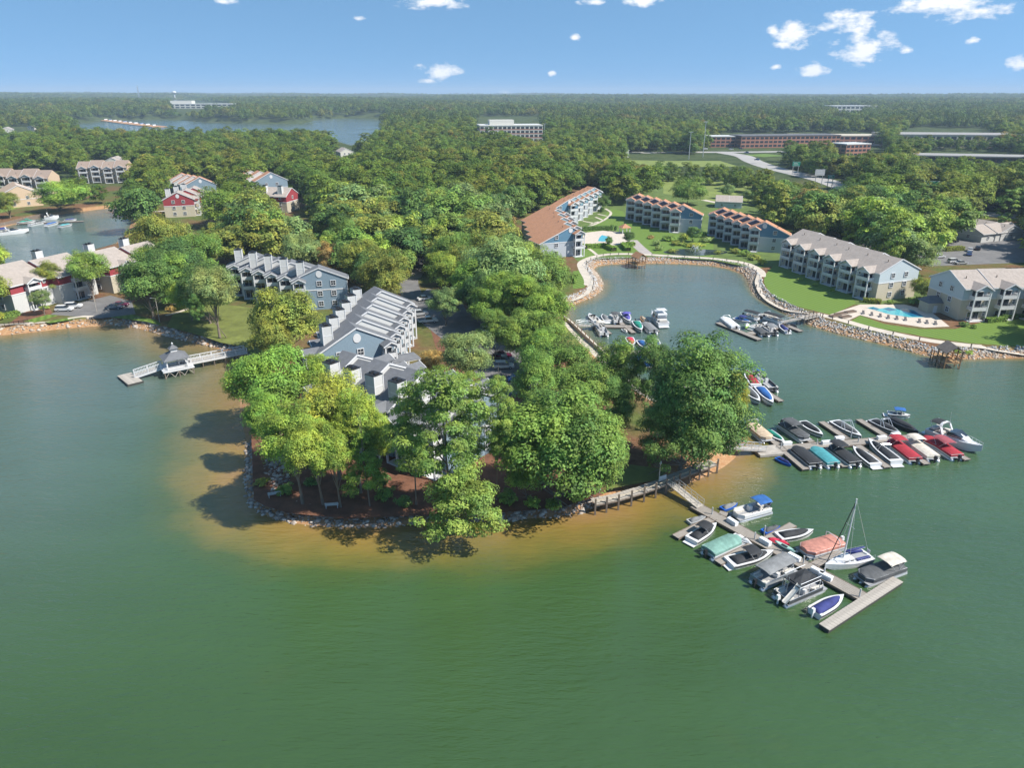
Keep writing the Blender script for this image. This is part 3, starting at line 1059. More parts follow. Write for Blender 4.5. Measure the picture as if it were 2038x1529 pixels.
# rust-roofed apartments round the pond
stepped_block("apartment_block", "blue apartment block with rust roof, farthest of the long pair left of the pond", 27.3, 345, 30, 10.5, 5.2, 6, 6.2, 7.4, 8.9, .44, R_ORANGE, S_GREY, S_BLUE,
              nbay=1, bay_w=4.4, step_wall=S_TEAL, gable_win=1, group="rust-roofed apartments")
stepped_block("apartment_block", "blue apartment block with broad rust roof beside the small turquoise pool", 22.2, 271, 22, 12.5, 5.2, 5, 10.5, 3.6, 8.9, .44, R_ORANGE, S_GREY, S_BLUE,
              nbay=1, bay_w=4.0, step_wall=S_TEAL, gable_win=1, group="rust-roofed apartments")
stepped_block("apartment_block", "blue apartment block with rust roof between the two pools, six balcony bays", 75.8, 321.5, -17, 5.2, 8.5, 6, 6.0, -4.8, 9.4, .46, R_ORANGE, S_GREY, S_BLUE,
              nbay=-1, bay_w=4.3, step_wall=S_NAVY, gable_win=1, group="rust-roofed apartments")
stepped_block("apartment_block", "blue apartment block with rust roof next to the taupe-roofed block", 98.5, 279.5, -22, 5.4, 9.5, 6, 5.9, -3.9, 8.9, .46, R_ORANGE, S_GREY, S_BLUE,
              nbay=-1, bay_w=3.7, step_wall=S_NAVY, gable_win=1, group="rust-roofed apartments")
# taupe-roofed apartments on the right bank
stepped_block("apartment_block", "khaki apartment block with long taupe roof above the striped lawn", 116.4, 210.0, 21, 7.8, 7.8, 6, 8.4, 1.5, 8.7, .45, R_TAUPE, S_TAN, S_LBLUE,
              bays=(-1,), bay_w=4.6, step_wall=S_PALE, gable_win=2, zig=.12, vent=False, group="taupe-roofed apartments")
stepped_block("apartment_block", "khaki apartment block with taupe roof beside the large pool at the right edge", 122.4, 195.6, -84, 7.2, 7.0, 5, 8.2, .0, 9.0, .46, R_TAUPE, S_TAN, S_LBLUE,
              bays=(1,), bay_w=4.6, step_wall=S_PALE, gable_win=2, zig=.15, vent=False, group="taupe-roofed apartments")
pb = thing("pool_house", "small khaki pool house with dark hipped roof beside the large pool", "pool house", survey(1850, 619, GZ), rad(6))
MB().box(0, 0, -.3, 4.5, 4, 3.3).build("wall", S_TAN, pb)
MB().box(0, 0, 3.0, 5.6, 5.2, 1.5, tx=.45, ty=.1).build("roof", R_DARK, pb)
MB().box(0, -2.03, 0, 1.1, .08, 2.1).build("door", WHITE, pb)

# barn-red houses on the left bank
stepped_block("red_house_row", "barn-red and beige house row with taupe roof and white chimneys at the left edge", -149.4, 197.2, -20, 8.5, 9.5, 2, 12.5, 2.8, 8.6, .42, R_TAUPE, S_PALE, S_RED,
              bays=(1,), bay_w=4.0, step_wall=S_RED, gable_win=3, chimneys=2, vent=False, group="barn-red houses", bay_d=1.6)
stepped_block("red_house_row", "barn-red house row behind the court with four parked cars", -132.5, 219.5, -20, 8.0, 8.5, 2, 11.0, 2.8, 8.6, .42, R_TAUPE, S_TAN, S_RED,
              bays=(1,), bay_w=3.6, step_wall=S_RED, gable_win=2, chimneys=2, vent=False, group="barn-red houses", bay_d=1.6)
p = survey(360, 432, GZ)
stepped_block("red_house_row", "barn-red house with white trim standing at the end of the cove", p.x, p.y, 18, 7, 7, 3, 9, 3.0, 8.6, .5, R_TAUPE, S_TAN, S_RED, bays=(1,), bay_w=4, step_wall=S_RED, gable_win=2, chimneys=3, group="barn-red houses")
p = survey(405, 402, GZ)
stepped_block("apartment_block", "blue-grey block with rust roof behind the red house at the cove", p.x, p.y, 24, 8, 8, 4, 8, -3.0, 9.6, .5, R_ORANGE, S_GREY, S_BLUEGREY, bays=(), step_wall=S_PALE, gable_win=2, group="blocks deep in the wood")
p = survey(545, 398, GZ)
stepped_block("apartment_block", "blue-grey block with rust roof standing alone among tall trees", p.x, p.y, 30, 9, 9, 4, 8, -4.0, 11, .5, R_ORANGE, S_GREY, S_BLUEGREY, bays=(), step_wall=S_PALE, gable_win=2, group="blocks deep in the wood")
p = survey(585, 420, GZ)
stepped_block("red_house_row", "taupe-roofed house with red gables among the trees", p.x, p.y, 80, 7, 7, 4, 7, 1.0, 8.4, .5, R_TAUPE, S_TAN, S_RED, bays=(), step_wall=S_RED, gable_win=1, chimneys=3, vent=False, group="barn-red houses")
# beige stepped condominiums at the far left
for (u, v, yaw, n, lab) in ((-18, 383, -84, 5, "beige stucco condominium row with stepped roofs at the left edge"), (166, 362, -80, 4, "beige stucco condominium row with stepped roofs standing apart in the wood")):
    p = survey(u, v, GZ)
    stepped_block("condominium_row", lab, p.x, p.y, yaw, 7, 7, n, 8.5, 1.6, 9.8, .55, mat("brown_shingle", (.27, .205, .165), .9, .2), S_BEIGE, S_BEIGE, bays=(1,), bay_w=5.2, step_wall=S_BEIGE, gable_win=2, vent=False, zig=.8, group="beige condominiums")
p = survey(45, 412, GZ)
stepped_block("beige_house", "beige house with wide tan roof on the far bank of the cove", p.x, p.y, 40, 10, 10, 2, 11, .6, 6.4, .5, mat("tan_shingle", (.42, .31, .23), .9, .15), S_BEIGE, S_BEIGE, bays=(), step_wall=S_BEIGE, gable_win=2, floors=2, vent=False, cat="house")
# low garages and carports behind the taupe blocks
for (u, v, yaw, ln, lab) in ((1925, 478, -68, 3, "low pale garage row with white doors behind the taupe blocks"), (2010, 478, 20, 4, "low taupe-roofed building at the right edge behind the car park")):
    p = survey(u, v, GZ)
    g_ = stepped_block("garage_row", lab, p.x, p.y, yaw, 6, 6, ln, 8, .3, 3.6, .42, R_TAUPE, S_PALE, S_PALE, bays=(), gable_win=1, floors=1, vent=False, split=.7, zig=.1, side_win=True, cat="garage")
p = survey(1475, 412, GZ)
stepped_block("maintenance_shed", "small shed with grey hipped roof beside the meadow", p.x, p.y, 75, 6, 6, 2, 7, 0.01, 3.4, .4, R_TAUPE, S_LBLUE, S_LBLUE, bays=(), gable_win=1, floors=1, vent=False, zig=.05, cat="shed")


# ---- large buildings far behind the wood
def far_block(name, label, cat, u0, v0, z, w, dep, h, yaw, wall, roofm, floors, bays, penthouse=None, band=None):
    p = survey(u0, v0, z)
    p.z = float(ground_h(np.array([p.x]), np.array([p.y]))[0])
    t = thing(name, label, cat, p, rad(yaw))
    MB().box(0, 0, -4, w, dep, h + 4).build("wall", wall, t)
    MB().box(0, 0, h, w + .6, dep + .6, .8).build("parapet", S_CREAM if band else roofm, t)
    MB().box(0, 0, h + .8, w - 1.5, dep - 1.5, .12).build("roof", roofm, t)
    fh = h / floors
    wm_ = MB().box(0, 0, 0, w / bays * .72, .3, fh * .52).mesh("window", GLASS)
    wd_ = MB().box(0, 0, 0, .3, dep / max(3, bays // 2) * .7, fh * .52).mesh("window", GLASS)
    for k in range(floors):
        for q in range(bays):
            link("window", wm_, t, (-w / 2 + w * (q + .5) / bays, -dep / 2, k * fh + fh * .28))
        for q in range(max(3, bays // 2)):
            for e_ in (-1, 1):
                link("window", wd_, t, (e_ * w / 2, -dep / 2 + dep * (q + .5) / max(3, bays // 2), k * fh + fh * .28))
        if band:
            MB().box(0, 0, k * fh + .05, w + .3, dep + .3, fh * .2).build("brick_band", band, t)
    if penthouse:
        MB().box(penthouse[0], 0, h + .9, penthouse[1], dep * .5, penthouse[2]).build("plant_room", S_CREAM, t)
    return t


far_block("office_building", "pale office block with brick bands and roof plant room above the wood", "office building", 1014, 283, 6, 72, 34, 22, 8, S_CREAM, S_PALE, 5, 14, (-10, 28, 5), BRICK)
far_block("brick_building", "long red-brick building with flat roof behind the highway", "brick building", 1560, 285, 6, 120, 30, 12, 10, BRICK, mat("dark_membrane_roof", (.12, .12, .13), .9), 3, 22)
far_block("brick_building", "low red-brick building left of the long brick one, half screened by trees", "brick building", 1455, 285, 6, 55, 24, 11, 4, BRICK, S_PALE, 3, 10)
far_block("warehouse", "low flat-roofed building with pale roof right of the long brick one", "warehouse", 1668, 276, 8, 110, 40, 9, -4, BRICK, S_TAN, 2, 16)
far_block("school_building", "wide low building with pale grey roof at the far right", "building", 1885, 281, 8, 150, 50, 13, -8, S_TAN, mat("pale_metal_roof", (.30, .285, .27), .7), 2, 20)
far_block("brick_building", "small square red-brick building among trees before the warehouse", "brick building", 1690, 303, 5, 30, 22, 11, 20, BRICK, S_PALE, 3, 6)
far_block("warehouse", "long dark building with white roof edge at the right edge of the wood", "warehouse", 1950, 330, 4, 110, 26, 10, -14, mat("dark_brick", (.14, .07, .06), .9), MATS["pale_metal_roof"], 2, 18)
far_block("white_warehouse", "white industrial building beyond the far lake", "warehouse", 398, 220, 10, 205, 60, 12, 4, S_CREAM, S_PALE, 2, 14, (-45, 60, 8))
far_block("white_warehouse", "small white roof showing above the trees on the right skyline", "warehouse", 1690, 222, 14, 110, 60, 16, 0, S_CREAM, S_PALE, 2, 10)

for (u, v, yw, lab) in ((12, 262, 20, "small house with pale roof above the trees at the far left edge"), (62, 258, -15, "small tan house among far trees left of the lake"), (222, 322, 10, "pale roof deep in the wood right of the beige condominiums"),
                       (690, 303, 30, "white roof glimpsed at the near shore of the far lake"), (1240, 300, 10, "low pale roof beside the far highway"), (1385, 226, 0, "tiny white house far off in the forest")):
    p = survey(u, v, 8.0)
    stepped_block("far_house", lab, p.x, p.y, yw, 6, 6, 2, 8, .6, 6.5, .5, R_TAUPE, S_CREAM, S_CREAM, bays=(), gable_win=2, floors=2, vent=False, zig=.2, cat="house", z0=float(ground_h(np.array([p.x]), np.array([p.y]))[0]))
p = survey(349, 199, 20); p.z = float(ground_h(np.array([p.x]), np.array([p.y]))[0])
wt = thing("water_tower", "white water tower on the horizon above the white industrial building", "water tower", p)
MB().tube((0, 0, -5), (0, 0, 34), 4, 10, 3).build("stem", WHITE, wt)
m = MB()
m.loft([[(r * math.cos(6.283 * i / 16), r * math.sin(6.283 * i / 16), z) for i in range(16)] for r, z in ((3, 32), (11, 38), (12, 42), (9, 46), (3, 48))])
m.build("tank", WHITE, wt, True)
p = survey(278, 199, 20); p.z = float(ground_h(np.array([p.x]), np.array([p.y]))[0])
rt = thing("radio_mast", "thin lattice radio mast on the left skyline", "mast", p)
m = MB()
for e1, e2 in ((-1, -1), (-1, 1), (1, -1), (1, 1)):
    m.tube((e1 * 5, e2 * 5, -5), (e1 * .8, e2 * .8, 75), .7, 4)
for k in range(10):
    r1, r2 = 5 - 4.2 * k / 10, 5 - 4.2 * (k + 1) / 10
    m.tube((-r1, -r1, k * 8), (r2, -r2, (k + 1) * 8), .4, 4); m.tube((r1, r1, k * 8), (-r2, r2, (k + 1) * 8), .4, 4)
m.build("lattice", METAL, rt)
# ------------------------------------------------------------------ trees
def leaf_mat(name, use_object_colour, lo_=1.25, hi_=2.9):
    m, n, l, p = new_mat(name)
    t = n.new("ShaderNodeAttribute"); t.attribute_name = "tint"
    oi = n.new("ShaderNodeObjectInfo")
    if use_object_colour:
        base_ = oi.outputs["Color"]
    else:
        r = n.new("ShaderNodeValToRGB")
        r.color_ramp.interpolation = "LINEAR"
        cols = [(0, (.046, .076, .018)), (.25, (.064, .100, .019)), (.5, (.084, .116, .020)), (.76, (.106, .126, .022)), (.92, (.138, .128, .028)), (1, (.165, .108, .036))]
        e_ = r.color_ramp.elements
        e_[0].position = 0; e_[0].color = (*cols[0][1], 1); e_[1].position = 1; e_[1].color = (*cols[-1][1], 1)
        for q, c in cols[1:-1]:
            e_.new(q).color = (*c, 1)
        # tone drifts over stands of trees, and from tree to tree
        nz_ = n.new("ShaderNodeTexNoise"); nz_.inputs["Scale"].default_value = .012; nz_.inputs["Detail"].default_value = 2
        l.new(oi.outputs["Location"], nz_.inputs["Vector"])
        mr = n.new("ShaderNodeMapRange"); mr.inputs[1].default_value = .3; mr.inputs[2].default_value = .7
        l.new(nz_.outputs["Fac"], mr.inputs[0])
        a = n.new("ShaderNodeMath"); a.operation = "MULTIPLY"; l.new(mr.outputs[0], a.inputs[0]); a.inputs[1].default_value = .35
        b = n.new("ShaderNodeMath"); b.operation = "MULTIPLY_ADD"
        l.new(oi.outputs["Random"], b.inputs[0]); b.inputs[1].default_value = .68; l.new(a.outputs[0], b.inputs[2])
        l.new(b.outputs[0], r.inputs[0])
        base_ = r.outputs[0]
    mr2 = n.new("ShaderNodeMapRange"); mr2.inputs[3].default_value = lo_; mr2.inputs[4].default_value = hi_
    l.new(t.outputs["Fac"], mr2.inputs[0])
    mx = n.new("ShaderNodeVectorMath"); mx.operation = "SCALE"
    # yellower and bluer boughs within one crown
    tco = n.new("ShaderNodeTexCoord"); bz = n.new("ShaderNodeTexNoise"); bz.inputs["Scale"].default_value = 2.6; bz.inputs["Detail"].default_value = 3
    l.new(tco.outputs["Object"], bz.inputs["Vector"])
    bm_ = n.new("ShaderNodeMapRange"); bm_.inputs[1].default_value = .36; bm_.inputs[2].default_value = .64
    l.new(bz.outputs["Fac"], bm_.inputs[0])
    cmx = n.new("ShaderNodeMix"); cmx.data_type = "RGBA"; cmx.inputs[6].default_value = (.78, .95, .88, 1); cmx.inputs[7].default_value = (1.16, 1.08, .80, 1)
    l.new(bm_.outputs[0], cmx.inputs[0])
    cml = n.new("ShaderNodeVectorMath"); cml.operation = "MULTIPLY"
    l.new(base_, cml.inputs[0]); l.new(cmx.outputs[2], cml.inputs[1])
    base_ = cml.outputs[0]
    l.new(base_, mx.inputs[0]); l.new(mr2.outputs[0], mx.inputs["Scale"])
    l.new(mx.outputs[0], p.inputs["Base Color"])
    p.inputs["Roughness"].default_value = .6
    p.inputs["Specular IOR Level"].default_value = .25
    tr = n.new("ShaderNodeBsdfTranslucent"); l.new(mx.outputs[0], tr.inputs["Color"])
    ms = n.new("ShaderNodeMixShader"); ms.inputs[0].default_value = .36
    l.new(p.outputs[0], ms.inputs[1]); l.new(tr.outputs[0], ms.inputs[2])
    l.new(ms.outputs[0], n["Material Output"].inputs["Surface"])
    return m


LEAF_OWN = leaf_mat("foliage", True, 1.0, 4.9)
LEAF_WOOD = leaf_mat("woodland_foliage", False, .7, 3.2)
LEAF_FAR = leaf_mat("far_foliage", False, .75, 2.2)
BARK = mat("grey_brown_bark", (.20, .16, .13), .95, .3, 1.5, bump=.5, bscale=6)
BARK_PALE = mat("pale_bark", (.36, .33, .29), .95, .25, 1.5)


def rand_dirs(r, n):
    v = r.normal(size=(n, 3))
    return v / np.linalg.norm(v, axis=1)[:, None]


def leaves(r, pos, nor, size, tint):
    n = len(pos)
    a = np.cross(nor, rand_dirs(r, n)); a /= np.linalg.norm(a, axis=1)[:, None] + 1e-9
    b = np.cross(nor, a)
    s = (size * r.uniform(.6, 1.35, n))[:, None]
    e1, e2 = a * s * .62, b * s * .38
    co = np.stack([pos - e1 - e2 * .4, pos - e1 * .1 - e2, pos + e1 + e2 * .3, pos + e1 * .05 + e2], 1).reshape(-1, 3)
    q = np.arange(n * 4).reshape(-1, 4)
    return co, q, np.repeat(tint, 4)


def crown(seed, kind, nclump, nleaf, leaf, material, asp=1.0):
    """crown in a unit frame: horizontal radius about 1, z from 0 (lowest leaves) to asp (top)"""
    r = np.random.default_rng(seed)
    C, RC = [], []
    if kind == "round":
        lob = r.uniform(.8, 1.12, 7)
        for i in range(nclump):
            d = rand_dirs(r, 1)[0]
            if d[2] < -.9:
                d[2] *= -.6
            ang = math.atan2(d[1], d[0])
            k = .5 * (1 + math.sin(ang * 3 + seed)) * .22 + .86
            rr = r.uniform(.55, .88) * k * lob[int((ang + 3.1416) / 6.2832 * 6.99)]
            C.append([d[0] * rr, d[1] * rr, .5 + d[2] * rr * .46]); RC.append(r.uniform(.17, .33))
        zs_ = .62
    elif kind == "cone":
        for i in range(nclump):
            z = r.uniform(.02, .97) ** 1.1
            rad_ = (1 - z) ** .75 * r.uniform(.45, .95)
            a = r.uniform(0, 6.283)
            C.append([math.cos(a) * rad_, math.sin(a) * rad_, z * .94]); RC.append(.10 + .17 * (1 - z))
        zs_ = .45
    else:  # pine: separate cloud-like tiers at the ends of limbs
        for i in range(nclump):
            z = .05 + .9 * (i + r.uniform(0, .9)) / nclump
            lim = (1 - abs(z - .42) * 1.15) * r.uniform(.25, 1.0)
            a = i * 2.4 + r.uniform(-.5, .5)
            C.append([math.cos(a) * lim, math.sin(a) * lim, z]); RC.append(r.uniform(.16, .29))
        zs_ = .40
    C, RC = np.array(C), np.array(RC)
    C[:, 2] *= asp
    zs_ = {"round": .8, "cone": .6, "pine": .55}[kind]
    w = RC ** 2 / (RC ** 2).sum()
    idx = r.choice(len(C), nleaf, p=w)
    d = rand_dirs(r, nleaf)
    d[:, 2] = np.where(d[:, 2] < -.35, -d[:, 2], d[:, 2])
    rad_ = r.uniform(.5, 1.08, nleaf) ** .6
    bumpy = 1 + .22 * np.sin(d[:, 0] * 7 + idx) * np.sin(d[:, 1] * 6 + idx * 2) 
    off = d * (RC[idx] * rad_ * bumpy)[:, None]
    pos = C[idx] + off * np.array([1, 1, zs_])
    out = C[idx] - np.array([0, 0, .42 * asp]); out /= np.linalg.norm(out, axis=1)[:, None] + 1e-6
    nor = d * .75 + out * .35 + rand_dirs(r, nleaf) * .5 + np.array([0, 0, .55])
    nor /= np.linalg.norm(nor, axis=1)[:, None]
    tint = np.clip(.5 + .22 * np.sin(idx * 12.9898) + r.normal(0, .18, nleaf), 0, 1)
    co, q, t = leaves(r, pos, nor, leaf, tint)
    me = arr_mesh("crown", co, q)
    point_attr(me, "tint", t)
    me.materials.append(material)
    return me, C / np.array([1, 1, asp])


def trunk(seed, C, kind, material, zbase, nlimb=8):
    """tapering trunk from z=-zbase (ground) up into the crown, with limbs reaching clump centres; unit crown frame"""
    r = np.random.default_rng(seed + 99)
    m = MB()
    top = .9 if kind != "round" else .55
    pts = []
    for k in range(5):
        f = k / 4
        pts.append((.03 * math.sin(seed + k * 1.7) * f, .03 * math.cos(seed * 2 + k) * f, -zbase - .05 + (zbase + top) * f))
    r0 = .060 if kind == "round" else .042
    for k in range(4):
        m.tube(pts[k], pts[k + 1], r0 * (1 - k * .2) * (1.25 if k == 0 else 1), 7, r0 * (1 - (k + 1) * .2))
    for j in r.choice(len(C), min(nlimb, len(C)), replace=False):
        c = C[j]
        f = np.clip(.25 + c[2] * .35, .3, .85)
        k = min(3, int(f * 4))
        a = np.array(pts[k]) * (1 - (f * 4 - k)) + np.array(pts[k + 1]) * (f * 4 - k)
        a[2] = min(a[2], c[2] - .03)
        m.tube(a, c, r0 * .42, 5, r0 * .12)
    return m.mesh("trunk", material)


# near-tree variants, leaf-sized faces; (mesh crown, mesh trunk)
NEAR, MID = {}, {}
ZB = {"round": .75, "pine": .55, "cone": .28}
for kind, asps, nc, nl, lf in (("round", (1.35, 1.5, 1.7, 1.95, 2.2, 2.6, 3.0), 76, 27000, .040), ("cone", (1.9, 2.6), 90, 16000, .043), ("pine", (1.2, 2.2, 2.8, 3.4), 48, 18000, .040)):
    NEAR[kind] = []
    for i, asp in enumerate(asps):
        sd = 11 * i + len(kind)
        cm, C = crown(sd, kind, int(nc * (.6 + asp * .25)), int(nl * (.5 + asp * .28)), lf, LEAF_OWN, asp)
        NEAR[kind].append((asp, cm, trunk(sd, C, kind, BARK, ZB[kind])))
for kind, asps, nc, nl, lf in (("round", (1.5, 1.8, 2.1, 2.4, 2.8), 44, 6000, .076), ("pine", (2.2, 2.8), 32, 4600, .074), ("cone", (2.4,), 48, 4200, .075)):
    MID[kind] = []
    for i, asp in enumerate(asps):
        cm, C = crown(200 + i, kind, nc, nl, lf, LEAF_OWN, asp)
        MID[kind].append((asp, cm, trunk(200 + i, C, kind, BARK, ZB[kind], 4)))

TONE = {"bright": (0.091, 0.134, 0.028), "yellow": (0.135, 0.142, 0.028), "lime": (0.116, 0.148, 0.030), "green": (0.077, 0.113, 0.028), "deep": (0.059, 0.094, 0.028), "olive": (0.100, 0.108, 0.026),
        "grey": (0.091, 0.120, 0.049), "dark": (0.041, 0.070, 0.023), "rust": (0.153, 0.105, 0.043), "pine": (0.086, 0.116, 0.030), "pale": (0.110, 0.134, 0.053)}
TONEWORD = {"bright": "bright green", "yellow": "yellow-green", "lime": "lime green", "green": "mid green", "deep": "deep green", "olive": "olive green", "grey": "grey-green", "dark": "dark green",
            "rust": "rust-tinged", "pine": "fresh green", "pale": "pale green"}
KINDWORD = {"round": "broadleaf tree", "cone": "conical evergreen", "pine": "pine tree"}
KINDNAME = {"round": "broadleaf_tree", "cone": "conical_tree", "pine": "pine_tree"}
NTREE = [0]


def put_tree(x, y, z, H, Rr, kind, tone, label, group=None, near=True, clear=.36, shift=(0, 0), jitter=.12):
    """H height, Rr crown radius, clear = bare-trunk share of the height"""
    r = random
    pool = (NEAR if near else MID)[kind]
    want = H * (1 - clear) / Rr
    best = sorted(pool, key=lambda q: abs(q[0] - want))[:2]
    asp, cm, tm = best[0] if len(best) < 2 or abs(best[1][0] - want) > .5 else random.choice(best)
    t = thing(KINDNAME[kind], label, "tree", (x, y, z), 0, group)
    ch = H * (1 - clear)                              # crown height
    zb = ZB[kind]
    rz = r.uniform(0, 6.283)
    c = link("crown", cm, t, (shift[0], shift[1], H * clear), rz)
    sx = Rr
    c.scale = (sx * r.uniform(.93, 1.07), sx * r.uniform(.93, 1.07), ch / asp)
    k = TONE[tone]
    j = 1 + r.uniform(-jitter, jitter)
    c.color = (k[0] * j * r.uniform(.94, 1.06), k[1] * j, k[2] * j, 1)
    b = link("trunk", tm, t, (shift[0] * .35, shift[1] * .35, H * clear), rz)
    if shift != (0, 0):
        b.rotation_mode = "QUATERNION"
        b.rotation_quaternion = Vector((0, 0, 1)).rotation_difference(Vector((shift[0], shift[1], H * (clear + .35) + 1)))
    # the trunk mesh runs zb below the crown: stretch that part down to the ground
    b.scale = (sx * .75, sx * .75, H * clear / zb)
    NTREE[0] += 1
    return t


